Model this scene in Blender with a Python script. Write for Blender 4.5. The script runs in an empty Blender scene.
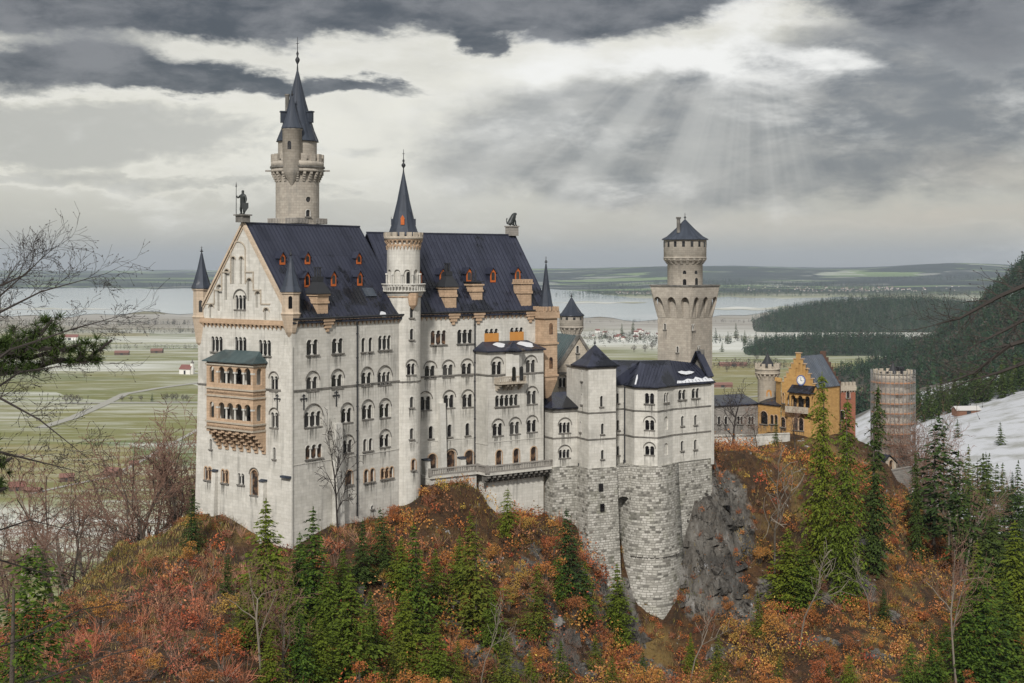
import bpy, bmesh, math, random
import numpy as np
from mathutils import Vector, Matrix
from mathutils.geometry import delaunay_2d_cdt

R = math.radians
SC = bpy.context.scene
COL = SC.collection
F, HZ, CAMZ = 1361.0, 266.0, 180.0

# ------------------------------------------------------------------ camera
cam = bpy.data.cameras.new('camera')
cam.sensor_width = 36.0
cam.lens = 36.0 * F / 1024
cam.shift_y = -(341.5 - HZ) / 1024
cam.clip_start, cam.clip_end = 0.5, 80000
camo = bpy.data.objects.new('camera', cam)
camo.location = (0, 0, CAMZ)
camo.rotation_euler = (R(90), 0, 0)
COL.objects.link(camo)
SC.camera = camo

# ------------------------------------------------------------------ exposure
vs = SC.view_settings
vs.view_transform = 'Standard'
vs.look = 'None'
vs.exposure = 0.0
vs.gamma = 1.0
vs.use_curve_mapping = False
SC.cycles.use_denoising = True
SC.cycles.max_bounces = 5
SC.cycles.diffuse_bounces = 2
SC.cycles.glossy_bounces = 2
SC.cycles.transmission_bounces = 2
SC.cycles.transparent_max_bounces = 6
SC.cycles.volume_bounces = 0
SC.cycles.caustics_reflective = SC.cycles.caustics_refractive = False

SUN_EL, SUN_AZ = 38.0, -170.0       # azimuth from +Y, clockwise positive

# ------------------------------------------------------------------ node helper
class X:
    """a socket with arithmetic"""
    def __init__(s, t, sock): s.t, s.s = t, sock
    def _m(s, op, *a, clamp=False):
        n = s.t.nodes.new('ShaderNodeMath'); n.operation = op; n.use_clamp = clamp
        for i, v in enumerate((s,) + a):
            if isinstance(v, X): s.t.links.new(v.s, n.inputs[i])
            else: n.inputs[i].default_value = v
        return X(s.t, n.outputs[0])
    def __add__(s, o): return s._m('ADD', o)
    __radd__ = __add__
    def __sub__(s, o): return s._m('SUBTRACT', o)
    def __rsub__(s, o): return (s * -1.0) + o
    def __mul__(s, o): return s._m('MULTIPLY', o)
    __rmul__ = __mul__
    def __truediv__(s, o): return s._m('DIVIDE', o)
    def pow(s, o): return s._m('POWER', o)
    def exp(s): return s._m('EXPONENT')
    def sqrt(s): return s._m('SQRT')
    def clip(s): return s._m('ADD', 0.0, clamp=True)
    def max(s, o): return s._m('MAXIMUM', o)
    def min(s, o): return s._m('MINIMUM', o)
    def atan2(s, o): return s._m('ARCTAN2', o)
    def smooth(s, a, b, lo=0.0, hi=1.0):
        n = s.t.nodes.new('ShaderNodeMapRange'); n.interpolation_type = 'SMOOTHSTEP'
        s.t.links.new(s.s, n.inputs[0])
        for i, v in enumerate((a, b, lo, hi)): n.inputs[i + 1].default_value = v
        return X(s.t, n.outputs[0])

class T:
    """a node tree with short verbs"""
    def __init__(s, tree): s.t = tree; tree.nodes.clear()
    def node(s, kind, **kw):
        n = s.t.nodes.new(kind)
        for k, v in kw.items(): setattr(n, k, v)
        return n
    def link(s, a, b): s.t.links.new(a.s if isinstance(a, X) else a, b)
    def x(s, sock): return X(s.t, sock)
    def coord(s, which): return s.x(s.node('ShaderNodeTexCoord').outputs[which])
    def sep(s, v):
        n = s.node('ShaderNodeSeparateXYZ'); s.link(v, n.inputs[0])
        return [s.x(o) for o in n.outputs]
    def vec(s, *a):
        n = s.node('ShaderNodeCombineXYZ')
        for i, v in enumerate(a):
            if isinstance(v, X): s.link(v, n.inputs[i])
            else: n.inputs[i].default_value = v
        return s.x(n.outputs[0])
    def noise(s, v, scale=1.0, detail=4.0, rough=0.55, dist=0.0, out=0):
        n = s.node('ShaderNodeTexNoise'); n.inputs['Scale'].default_value = scale
        n.inputs['Detail'].default_value = detail; n.inputs['Roughness'].default_value = rough
        n.inputs['Distortion'].default_value = dist
        if v is not None: s.link(v, n.inputs['Vector'])
        return s.x(n.outputs[out])
    def mix(s, f, a, b, blend='MIX'):
        n = s.node('ShaderNodeMix', data_type='RGBA', blend_type=blend)
        for i, v in ((0, f), (6, a), (7, b)):
            if isinstance(v, X): s.link(v, n.inputs[i])
            elif i == 0: n.inputs[i].default_value = v
            else: n.inputs[i].default_value = (*v, 1.0)
        return s.x(n.outputs[2])
    def ramp(s, f, stops, interp='LINEAR'):
        n = s.node('ShaderNodeValToRGB'); cr = n.color_ramp; cr.interpolation = interp
        while len(cr.elements) < len(stops): cr.elements.new(0.5)
        for e, (p, c) in zip(cr.elements, stops):
            e.position = p; e.color = (*c, 1.0) if len(c) == 3 else c
        s.link(f, n.inputs[0])
        return s.x(n.outputs[0])

def lin(r, g, b):
    f = lambda c: (c / 255 / 12.92) if c <= 10.3 else ((c / 255 + .055) / 1.055) ** 2.4
    return (f(r), f(g), f(b))

# ------------------------------------------------------------------ sky
world = bpy.data.worlds.new('World'); SC.world = world
world.use_nodes = True
def build_sky():
    t = T(world.node_tree)
    d = t.coord('Generated')
    x, y, z = t.sep(d)
    A = x.atan2(y) * F                           # azimuth, in thousandths of a radian or so
    E = z / (x * x + y * y).sqrt().max(1e-3) * F        # elevation above the horizon, same unit
    def az(px): return math.atan((px - 512) / F) * F
    def el(py): return HZ - py
    def blob(px, py, sx, sy, k=1.0):
        u = (A - az(px)) * (1.0 / sx); v = (E - el(py)) * (1.0 / sy)
        return ((u * u + v * v) * -1.0).exp() * k
    def total(bl):
        s = None
        for b in bl:
            g = blob(*b); s = g if s is None else s + g
        return s
    raw = t.vec(A * 0.0048, E * 0.0105, 3.7)
    w1 = t.sep(t.noise(raw, 1.0, 8, 0.62, 0.25, out=1)); w2 = t.sep(t.noise(t.vec(A * 0.015, E * 0.034, 8.1), 1.0, 7, 0.62, 0.2, out=1))
    A0, E0 = A, E
    A = A + (w1[0] - 0.5) * 230.0 + (w2[0] - 0.5) * 46.0
    E = E + (w1[1] - 0.5) * 80.0 + (w2[1] - 0.5) * 22.0
    n1 = t.noise(t.vec(A0 * 0.0070, E0 * 0.017, 1.7), 1.0, 9, 0.60, 0.25)
    n2 = t.noise(t.vec(A0 * 0.0050, E0 * 0.011, 11.3), 1.0, 6, 0.55, 0.3)
    n3 = t.noise(t.vec(A0 * 0.016, E0 * 0.040, 5.1), 1.0, 9, 0.62, 0.3)
    # pale luminous layer behind everything
    base = t.mix(E0.smooth(0, 200), lin(190, 188, 178), lin(220, 217, 204))
    base = t.mix(E0.smooth(48, -12), base, lin(160, 164, 166))
    glow = total([(430, 105, 220, 65, 0.85), (250, 160, 300, 50, 0.6), (560, 90, 130, 70, .5)]).clip()
    base = t.mix(glow, base, lin(244, 241, 229))
    base = t.mix((n2 - 0.5).smooth(-0.08, 0.18) * 0.15, base, lin(182, 181, 176))
    # thin lumpy cloud in the pale layer
    soft = total([(90, 128, 190, 26, .8), (40, 155, 170, 22, .75), (250, 192, 190, 8, .4), (60, 186, 190, 8, .4), (430, 150, 120, 14, .3), (880, 232, 240, 10, .4)]) + (n3 - 0.5) * 1.5
    base = t.mix(soft.smooth(0.25, 0.75) * E0.smooth(5, 70) * 0.55, base, lin(160, 160, 157))
    base = t.mix(soft.smooth(0.05, 0.24) * soft.smooth(0.46, 0.26) * 0.65 * E0.smooth(20, 90), base, lin(238, 235, 224))
    # broad blue grey rain cloud on the right
    mass = total([(590, 135, 120, 55, .75), (760, 125, 200, 55, .95), (930, 95, 170, 70, .9), (880, 165, 130, 34, .8), (520, 150, 80, 40, .3),
                  (1060, 40, 160, 90, .8), (690, 182, 140, 22, .5)]) + (n2 - 0.5) * 1.6 + (n3 - 0.5) * 0.35
    sky = t.mix(mass.smooth(0.15, 0.95) * 0.95, base, t.mix((n3 * 0.6 + n2 * 0.4 - 0.5).smooth(-0.12, 0.14), lin(113, 116, 121), lin(158, 157, 155)))
    # warm paler streaks low on the right
    st = total([(980, 214, 150, 12, .8), (760, 226, 220, 12, .55), (1010, 175, 60, 14, .5), (640, 205, 60, 10, .3)]) * (0.1 + n3 * 1.5)
    sky = t.mix((st * 0.85).clip(), sky, lin(203, 194, 180))
    # sun beams fanning out below the bright gap
    sx, sy = az(752), el(-40)
    ux = A0 - sx; uy = sy - E0
    ang = ux.atan2(uy.max(1.0))
    rays = t.noise(t.vec(ang * 3.9, 0.3, 7.2), 1.0, 4, 0.56)
    beam = rays.smooth(0.38, 0.62) * uy.smooth(75, 150) * uy.smooth(330, 200) * ang.smooth(0.55, 0.12) * ang.smooth(-1.25, -0.8)
    beam = beam * n2.smooth(0.25, 0.55, 0.45, 1.0)
    sky = t.mix(beam * 0.55, sky, lin(206, 205, 200))
    # bright ragged gap in front of the sun
    hole = total([(700, 60, 62, 13, .9), (742, 20, 36, 22, 1.1), (540, 62, 60, 16, .75), (530, 25, 40, 7, 1.0), (835, 62, 34, 10, .6), (770, 62, 70, 22, .35), (650, 72, 60, 12, .5), (560, 40, 70, 16, .5)]) + 0.12 + (n1 - 0.5) * 2.2 + (n3 - 0.5) * 0.8
    sky = t.mix(hole.smooth(0.05, 1.15) * 0.97, sky, lin(252, 251, 247))
    # heavy dark clouds along the top, with lit rims
    dark = total([(60, 20, 260, 34, 1.1), (250, 15, 170, 24, 1.0), (420, 10, 110, 18, .7), (60, 80, 190, 20, 1.0), (225, 88, 150, 12, .95), (355, 88, 60, 7, .7),
                  (610, 18, 100, 26, 1.15), (690, 6, 40, 16, .5), (448, 34, 26, 14, .8), (905, 3, 130, 30, 1.0), (1010, 60, 100, 55, .75), (30, 104, 70, 7, .4), (400, -50, 700, 40, 1.0)])
    dk = dark + (n1 - 0.5) * 0.9 + (n3 - 0.5) * 0.5
    rim = dk.smooth(0.10, 0.40) * dk.smooth(0.66, 0.40)
    sky = t.mix(rim * 0.5 * A0.smooth(az(860), az(760)), sky, lin(240, 237, 228))
    core = t.mix((n1 * 0.55 + n3 * 0.45 - 0.5).smooth(-0.13, 0.13), lin(64, 67, 73), lin(128, 128, 130))
    sky = t.mix(dk.smooth(0.34, 0.86) * 0.98, sky, t.mix(dk.smooth(0.45, 0.95), lin(140, 141, 143), core))
    E = E0; A = A0
    # the clear sky above the cloud, seen faintly through it
    nis = t.node('ShaderNodeTexSky', sky_type='NISHITA', sun_disc=False, sun_elevation=R(SUN_EL), sun_rotation=R(SUN_AZ))
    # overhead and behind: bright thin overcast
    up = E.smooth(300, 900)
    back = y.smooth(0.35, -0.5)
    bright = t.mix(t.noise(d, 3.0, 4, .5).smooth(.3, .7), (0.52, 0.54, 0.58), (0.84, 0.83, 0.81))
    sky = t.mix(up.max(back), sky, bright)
    sky = t.mix(z.smooth(-0.02, -0.15), sky, (0.10, 0.10, 0.09))
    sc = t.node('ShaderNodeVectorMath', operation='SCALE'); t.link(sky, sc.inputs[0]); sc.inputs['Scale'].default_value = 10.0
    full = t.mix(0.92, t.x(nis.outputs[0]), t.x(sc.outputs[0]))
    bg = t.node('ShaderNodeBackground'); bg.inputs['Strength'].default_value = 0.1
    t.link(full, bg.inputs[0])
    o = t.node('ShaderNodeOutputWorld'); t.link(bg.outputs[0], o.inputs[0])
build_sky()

# ------------------------------------------------------------------ sun (veiled by thin cloud)
sun = bpy.data.lights.new('sun', 'SUN')
sun.energy = 4.0
sun.angle = R(5)
sun.color = (1.0, 0.965, 0.91)
suno = bpy.data.objects.new('sun', sun)
_d = Vector((math.sin(R(SUN_AZ)) * math.cos(R(SUN_EL)), math.cos(R(SUN_AZ)) * math.cos(R(SUN_EL)), math.sin(R(SUN_EL))))
suno.rotation_euler = _d.to_track_quat('Z', 'Y').to_euler()
suno.location = (0, 0, 400)
COL.objects.link(suno)

# ------------------------------------------------------------------ placement helpers
def P(px, py, D): return Vector(((px - 512) / F * D, D, CAMZ + (HZ - py) / F * D))
def XY(px, D): return Vector(((px - 512) / F * D, D))
def ZZ(py, D): return CAMZ + (HZ - py) / F * D
def dirv(deg): return Vector((math.cos(R(deg)), math.sin(R(deg))))

# ------------------------------------------------------------------ object helpers
BASE = {}
def props(o, label=None, cat=None, group=None, kind=None):
    for k, v in (('label', label), ('category', cat), ('group', group), ('kind', kind)):
        if v: o[k] = v
    return o
def thing(name, label, cat, base, group=None):
    o = bpy.data.objects.new(name, None)
    o.empty_display_size = 0.5
    o.location = base; COL.objects.link(o)
    BASE[o.name] = Vector(base)
    return props(o, label, cat, group)

class MB:
    def __init__(s): s.v, s.f, s.uv, s.mi, s.sm = [], [], [], [], []
    def face(s, pts, uv=None, mi=0):
        b = len(s.v); s.v.extend([tuple(p) for p in pts])
        s.f.append(list(range(b, b + len(pts)))); s.uv.append(uv); s.mi.append(mi); s.sm.append(False)
    def grid(s, rows, closed=False, uvs=None, mi=0, smooth=True):
        b = len(s.v); n = len(rows[0])
        for r in rows: s.v.extend([tuple(p) for p in r])
        for i in range(len(rows) - 1):
            for j in range(n if closed else n - 1):
                k = (j + 1) % n
                s.f.append([b + i*n + j, b + i*n + k, b + (i+1)*n + k, b + (i+1)*n + j])
                s.uv.append([uvs(i, j), uvs(i, j+1), uvs(i+1, j+1), uvs(i+1, j)] if uvs else None)
                s.mi.append(mi); s.sm.append(smooth)
    def obox(s, c, ax, ay, az, mi=0):
        """box from centre and three half axes"""
        c, ax, ay, az = Vector(c), Vector(ax), Vector(ay), Vector(az)
        q = lambda i, j, k: c + ax*i + ay*j + az*k
        for a in (((-1,-1,-1),(-1,1,-1),(1,1,-1),(1,-1,-1)), ((-1,-1,1),(1,-1,1),(1,1,1),(-1,1,1)),
                  ((-1,-1,-1),(1,-1,-1),(1,-1,1),(-1,-1,1)), ((1,1,-1),(-1,1,-1),(-1,1,1),(1,1,1)),
                  ((1,-1,-1),(1,1,-1),(1,1,1),(1,-1,1)), ((-1,1,-1),(-1,-1,-1),(-1,-1,1),(-1,1,1))):
            s.face([q(*t) for t in a], mi=mi)
    def box(s, c, size, rot=0.0, mi=0):
        u = dirv(rot)
        s.obox(c, (u.x*size[0]/2, u.y*size[0]/2, 0), (-u.y*size[1]/2, u.x*size[1]/2, 0), (0, 0, size[2]/2), mi)
    def prism(s, pts, z0, z1, mi=0, top=True, bottom=True, pts1=None):
        """pts: counter clockwise xy list"""
        q = pts1 or pts; n = len(pts)
        for i in range(n):
            j = (i+1) % n
            s.face([(*pts[i][:2], z0), (*pts[j][:2], z0), (*q[j][:2], z1), (*q[i][:2], z1)], mi=mi)
        if top: s.face([(*p[:2], z1) for p in q], mi=mi)
        if bottom: s.face([(*p[:2], z0) for p in reversed(pts)], mi=mi)
    def lathe(s, c, prof, n=24, mi=0, smooth=True, a0=0.0):
        """prof: list of (r, z) bottom to top around the vertical through c (xy)"""
        rows = []
        for r, z in prof:
            rows.append([(c[0] + r*math.cos(a0 + 2*math.pi*k/n), c[1] + r*math.sin(a0 + 2*math.pi*k/n), z) for k in range(n)])
        acc = [0.0]
        for i in range(1, len(prof)): acc.append(acc[-1] + math.hypot(prof[i][0]-prof[i-1][0], prof[i][1]-prof[i-1][1]))
        rm = max(p[0] for p in prof)
        s.grid(rows, True, lambda i, j: (2*math.pi*j/n*rm, prof[0][1] + acc[i]), mi, smooth)
    def tube(s, a, b, r0, r1=None, n=6, mi=0, caps=True):
        a, b = Vector(a), Vector(b); r1 = r0 if r1 is None else r1
        d = (b - a).normalized(); u = d.orthogonal().normalized(); w = d.cross(u)
        ra = [a + u*math.cos(2*math.pi*k/n)*r0 + w*math.sin(2*math.pi*k/n)*r0 for k in range(n)]
        rb = [b + u*math.cos(2*math.pi*k/n)*r1 + w*math.sin(2*math.pi*k/n)*r1 for k in range(n)]
        s.grid([ra, rb], True, mi=mi, smooth=n > 5)
        if caps:
            s.face(list(reversed(ra)), mi=mi); s.face(rb, mi=mi)
    def build(s, name, mats, parent=None, base=None, matrix=None):
        if not isinstance(mats, (list, tuple)): mats = [mats]
        if base is None:
            base = BASE[parent.name] if parent is not None and matrix is None else Vector((0, 0, 0))
        base = Vector(base)
        me = bpy.data.meshes.new(name)
        off = np.array(base)
        v = np.array(s.v, dtype=float) - off
        me.from_pydata([tuple(p) for p in v], [], s.f)
        for m in mats: me.materials.append(m)
        me.polygons.foreach_set('material_index', s.mi)
        me.polygons.foreach_set('use_smooth', s.sm)
        uvl = me.uv_layers.new(name='UVMap').data
        k = 0
        for f, uv in zip(s.f, s.uv):
            if uv is None:
                p = [Vector(s.v[i]) for i in f]
                nn = Vector((0, 0, 0))
                for i in range(1, len(p) - 1): nn += (p[i]-p[0]).cross(p[i+1]-p[0])
                if nn.length < 1e-12: nn = Vector((0, 0, 1))
                nn.normalize()
                tt = Vector((-nn.y, nn.x, 0))
                tt = Vector((1, 0, 0)) if tt.length < 0.05 else tt.normalized()
                bb = nn.cross(tt)
                uv = [(q.dot(tt), q.dot(bb)) for q in p]
            for c in uv: uvl[k].uv = c; k += 1
        me.update()
        o = bpy.data.objects.new(name, me)
        if parent is not None:
            o.parent = parent
            BASE[o.name] = BASE[parent.name]
        else:
            o.location = base; BASE[o.name] = base
        if matrix is not None: o.matrix_local = matrix
        COL.objects.link(o)
        return o

def inside(p, poly):
    x, y = p; c = False; n = len(poly)
    for i in range(n):
        x0, y0 = poly[i]; x1, y1 = poly[i-1]
        if (y0 > y) != (y1 > y) and x < (x1-x0)*(y-y0)/(y1-y0)+x0: c = not c
    return c

class Flat:
    """vertical wall plane seen from outside: p0 left end, p1 right end"""
    def __init__(s, p0, p1, batter_z=None, batter=0.0):
        s.p0, s.p1 = Vector(p0), Vector(p1)
        s.L = (s.p1 - s.p0).length; s.d = (s.p1 - s.p0) / s.L
        s.n = Vector((s.d.y, -s.d.x)); s.bz, s.b = batter_z, batter
        s.cuts = []
    def pt(s, a, z, dep=0.0):
        o = dep + (max(0.0, s.bz - z) * s.b if s.bz is not None else 0.0)
        q = s.p0 + s.d * a + s.n * o
        return Vector((q.x, q.y, z))
    def ang(s, a): return math.atan2(s.d.y, s.d.x)
    def at(s, px, py=None):
        """wall coordinates under a picture point"""
        k = (px - 512) / F
        a = (k * s.p0.y - s.p0.x) / (s.d.x - k * s.d.y)
        if py is None: return a
        D = s.p0.y + s.d.y * a
        return a, ZZ(py, D)
    def shifted(s, e):
        return Flat(s.p0 + s.n * e, s.p1 + s.n * e, s.bz, s.b)

class Drum:
    """cylindrical wall; a is arc length, 0 at the side facing the viewer's -Y"""
    def __init__(s, c, r, n=24):
        s.c, s.r = Vector(c), r
        s.cuts = [2*math.pi*r*(k/n - .5) for k in range(n+1)]
    def pt(s, a, z, dep=0.0):
        th = -math.pi/2 + a / s.r
        return Vector((s.c.x + (s.r+dep)*math.cos(th), s.c.y + (s.r+dep)*math.sin(th), z))
    def ang(s, a): return a / s.r
    def at(s, px, py=None):
        best = min(((abs((s.pt(q, 0).x / s.pt(q, 0).y) - (px-512)/F), q) for q in np.linspace(-1.4*s.r, 1.4*s.r, 400)))[1]
        if py is None: return best
        return best, ZZ(py, s.pt(best, 0).y)

def panel(mb, fr, outer, holes=(), dep=0.0, mi=0, reveal=0.35, rmi=None):
    """wall sheet with real openings; holes are polygons in wall coordinates"""
    rmi = mi if rmi is None else rmi
    verts, edges = [], []
    for poly in [outer] + list(holes):
        b = len(verts); n = len(poly)
        verts += [Vector(p) for p in poly]
        edges += [(b+i, b+(i+1) % n) for i in range(n)]
    lo = min(p[0] for p in outer); hi = max(p[0] for p in outer)
    zl = min(p[1] for p in outer); zh = max(p[1] for p in outer)
    for c in fr.cuts:
        if lo + 1e-4 < c < hi - 1e-4:
            b = len(verts); verts += [Vector((c, zl)), Vector((c, zh))]; edges.append((b, b+1))
    if isinstance(fr, Flat) and fr.bz is not None and zl < fr.bz < zh:
        b = len(verts); verts += [Vector((lo, fr.bz)), Vector((hi, fr.bz))]; edges.append((b, b+1))
    V, E, Fc = delaunay_2d_cdt(verts, edges, [], 0, 1e-5)[:3]
    for f in Fc:
        c = sum((V[i] for i in f), Vector((0, 0))) / len(f)
        if not inside(c, outer) or any(inside(c, h) for h in holes): continue
        q = [V[i] for i in f]
        ar = sum(q[i-1].x*q[i].y - q[i].x*q[i-1].y for i in range(len(q)))
        if ar < 0: q.reverse()
        mb.face([fr.pt(p.x, p.y, dep) for p in q], [(p.x, p.y) for p in q], mi)
    for h in holes:
        n = len(h)
        ar = sum(h[i-1][0]*h[i][1] - h[i][0]*h[i-1][1] for i in range(n))
        hh = h if ar > 0 else list(reversed(h))
        for i in range(n):
            a, b = hh[i], hh[(i+1) % n]
            mb.face([fr.pt(*a, dep), fr.pt(*b, dep), fr.pt(*b, dep-reveal), fr.pt(*a, dep-reveal)], mi=rmi)

def arch(a, z, w, h, n=8, pointed=False):
    """arched opening, a = centre, z = sill, h = full height"""
    r = w/2; sp = z + h - r*(1.35 if pointed else 1)
    top = [(a + r*math.cos(math.pi*k/n), sp + r*math.sin(math.pi*k/n)*(1.35 if pointed else 1)) for k in range(n+1)]
    return [(a - r, z), (a + r, z)] + top
def scallop(a, z, n, lw, gap, h):
    """opening with n arched lights between colonnettes"""
    W = n*lw + (n-1)*gap; pts = [(a - W/2, z), (a + W/2, z)]
    for i in reversed(range(n)):
        c = a - W/2 + lw/2 + i*(lw+gap)
        pts += [(c + lw/2*math.cos(math.pi*k/6), z + h - lw/2 + lw/2*math.sin(math.pi*k/6)) for k in range(7)]
    return pts
# ------------------------------------------------------------------ materials
M = {}
def mat(name, fn, rough=0.85, spec=0.3, metal=0.0):
    m = bpy.data.materials.new(name); m.use_nodes = True
    t = T(m.node_tree)
    b = t.node('ShaderNodeBsdfPrincipled'); o = t.node('ShaderNodeOutputMaterial')
    t.link(b.outputs[0], o.inputs[0])
    b.inputs['Roughness'].default_value = rough
    b.inputs['Specular IOR Level'].default_value = spec
    b.inputs['Metallic'].default_value = metal
    c = fn(t, b)
    if isinstance(c, X): t.link(c, b.inputs['Base Color'])
    elif c is not None: b.inputs['Base Color'].default_value = (*c, 1)
    M[name] = m
    return m
def bump(t, b, h, strength=0.4, dist=0.05):
    n = t.node('ShaderNodeBump'); n.inputs['Strength'].default_value = strength; n.inputs['Distance'].default_value = dist
    t.link(h, n.inputs['Height']); t.link(n.outputs[0], b.inputs['Normal'])

def stone(c0, c1, cj, bw, bh, joint=0.02, stain=(0.16, 0.155, 0.14), amt=0.5, bmp=0.3, moss=0.0, blotch=0.38):
    def fn(t, b):
        uv = t.coord('UV'); ob = t.coord('Object')
        br = t.node('ShaderNodeTexBrick'); br.offset = 0.5
        wob = t.noise(uv, 1.7, 3, .5, out=1)
        vv = t.node('ShaderNodeVectorMath', operation='MULTIPLY_ADD')
        t.link(wob, vv.inputs[0]); vv.inputs[1].default_value = (.10 * bh, .10 * bh, 0); t.link(uv, vv.inputs[2])
        t.link(vv.outputs[0], br.inputs['Vector'])
        br.inputs['Color1'].default_value = (*c0, 1); br.inputs['Color2'].default_value = (*c1, 1); br.inputs['Mortar'].default_value = (*cj, 1)
        br.inputs['Scale'].default_value = 1; br.inputs['Mortar Size'].default_value = joint; br.inputs['Mortar Smooth'].default_value = .4
        br.inputs['Brick Width'].default_value = bw; br.inputs['Row Height'].default_value = bh; br.inputs['Bias'].default_value = -.2
        col = t.x(br.outputs[0])
        big = t.noise(ob, 0.11, 6, .62); fine = t.noise(ob, 1.3, 6, .7)
        x, y, z = t.sep(uv)
        strk = t.noise(t.vec(x * 1.1, y * 0.07, 0.0), 1.0, 5, .6)
        strk2 = t.noise(t.vec(x * 3.1, y * 0.16, 4.0), 1.0, 4, .6)
        s = ((strk.smooth(.50, .74) * .6 + strk2.smooth(.54, .76) * .4 + big.smooth(.48, .72) * blotch) * amt).clip()
        col = t.mix(s, col, stain)
        col = t.mix(fine.smooth(.35, .75) * .22, col, tuple(v * .62 for v in c0))
        col = t.mix(t.noise(ob, .5, 4, .6).smooth(.5, .75) * .4, col, tuple(min(1, v * 1.35) for v in c0))
        if moss:
            col = t.mix(t.noise(ob, .35, 6, .65).smooth(.52, .68) * moss, col, (.10, .11, .05))
        bump(t, b, t.x(br.outputs[1]) * -1.0 + fine * .5, bmp, .06)
        return col
    return fn
mat('limestone', stone((.55, .53, .48), (.475, .455, .405), (.40, .38, .34), 1.3, .55, .018, amt=.85), .9)
mat('limestone_warm', stone((.43, .375, .30), (.36, .31, .245), (.24, .21, .17), 1.1, .5, .02, amt=.6), .9)
mat('tower_stone', stone((.38, .34, .285), (.29, .255, .215), (.2, .18, .15), 1.0, .5, .02, amt=.6, blotch=.7), .9)
mat('sandstone', stone((.47, .335, .225), (.37, .26, .17), (.26, .18, .12), .9, .45, .02, stain=(.20, .13, .085), amt=.5), .88)
def rubble(t, b):
    uv = t.coord('UV'); ob = t.coord('Object'); x, y, z = t.sep(uv)
    wob = t.sep(t.noise(uv, 1.6, 4, .65, out=1)); low = t.sep(t.noise(uv, .35, 2, .5, out=1))
    br = t.node('ShaderNodeTexBrick'); br.offset = .5; br.squash = .62; br.squash_frequency = 3
    t.link(t.vec(x + (wob[0] - .5) * .40 + (low[0] - .5) * .8, y + (wob[1] - .5) * .26 + (low[1] - .5) * .3, 0.0), br.inputs['Vector'])
    for k, v in (('Color1', (0, 0, 0, 1)), ('Color2', (1, 1, 1, 1)), ('Mortar', (.5, .5, .5, 1)), ('Scale', 1), ('Mortar Size', .05), ('Mortar Smooth', .5), ('Brick Width', .92), ('Row Height', .46), ('Bias', 0)): br.inputs[k].default_value = v
    c = t.sep(t.x(br.outputs[0]))[0]; e = t.x(br.outputs[1]); fine = t.noise(ob, 2.2, 5, .7); dk = t.noise(ob, .13, 5, .6)
    col = t.ramp(c, [(0, (.10, .095, .082)), (.10, (.17, .16, .14)), (.2, (.31, .295, .26)), (.6, (.41, .395, .35)), (1, (.50, .48, .435))])
    col = t.mix(c.smooth(.42, .3) * dk.smooth(.48, .62) * .65, col, (.12, .115, .10))
    col = t.mix(e * .75, col, (.20, .19, .165))
    col = t.mix(fine.smooth(.45, .75) * .45, col, (.2, .19, .165))
    col = t.mix(t.noise(t.vec(x * .5, y * .05, 0.0), 1, 5, .6).smooth(.5, .72) * .5, col, (.17, .165, .14))
    col = t.mix(t.noise(ob, .3, 6, .65).smooth(.54, .7) * .35, col, (.13, .135, .07))
    bump(t, b, e * -1.0 + fine * .6 + c * .5, .8, .14)
    return col
mat('rubble', rubble, .95)
mat('plaster_ochre', stone((.46, .275, .10), (.36, .205, .07), (.27, .16, .06), .9, .4, .012, stain=(.17, .10, .045), amt=.55), .9)
mat('brick_red', stone((.30, .105, .06), (.21, .075, .045), (.24, .14, .1), .5, .2, .02, stain=(.10, .05, .04), amt=.45), .9)
mat('grey_masonry', stone((.27, .25, .225), (.20, .185, .165), (.14, .13, .12), 1.0, .45, .02, amt=.5), .92)
mat('trim_pale', stone((.52, .505, .465), (.46, .445, .40), (.38, .365, .33), 1.2, .6, .01, amt=.3), .85)
mat('trim_dark', lambda t, b: t.mix(t.noise(t.coord('Object'), .8, 5, .6).smooth(.35, .7), (.10, .095, .085), (.2, .185, .165)), .9)

def roofing(c0, c1, wet=0.6, rough=.38):
    def fn(t, b):
        uv = t.coord('UV'); ob = t.coord('Object')
        x, y, z = t.sep(uv)
        n = t.noise(t.vec(x * .35, y * .05, 2.0), 1, 5, .6)
        w = t.noise(ob, .16, 6, .62)
        tray = t.noise(t.vec((x / .85)._m('FLOOR') * 7.3, (y / 3.1)._m('FLOOR') * 3.7, 1.0), 1, 0)
        col = t.mix(n.smooth(.3, .72), c0, c1)
        col = t.mix(tray.smooth(.3, .7) * .35, col, tuple(v * 1.5 for v in c1))
        w = w * .75 + t.noise(t.vec(x * .5, y * .09, 6.0), 1, 5, .6) * .25 + (t.sep(ob)[2].smooth(46.0, 35.0) - .55) * .10
        col = t.mix(w.smooth(.50, .58) * wet, col, (.005, .006, .009))
        t.link(w.smooth(.50, .58) * -.30 + rough + n * .12, b.inputs['Roughness'])
        bump(t, b, t.noise(t.vec(x * .8, y * .25, 0.0), 1, 4, .6), .25, .05)
        return col
    return fn
mat('roof_metal', roofing((.013, .015, .026), (.028, .031, .048), .9, .42), .5, .3)
mat('spire_slate', roofing((.018, .023, .033), (.04, .048, .064), .3, .55), .5, .25)
mat('copper_green', roofing((.035, .055, .058), (.06, .085, .086), .3, .55), .5, .3)
mat('roof_blue', roofing((.03, .04, .055), (.055, .068, .088), .15, .45), .5, .4)
mat('dormer_red', lambda t, b: t.mix(t.noise(t.coord('Object'), 2.0, 4, .6), (.52, .135, .028), (.32, .075, .018)), .7)
mat('board_orange', lambda t, b: t.mix(t.noise(t.coord('Object'), 1.5, 4, .6), (.50, .235, .06), (.40, .18, .045)), .7)
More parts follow.
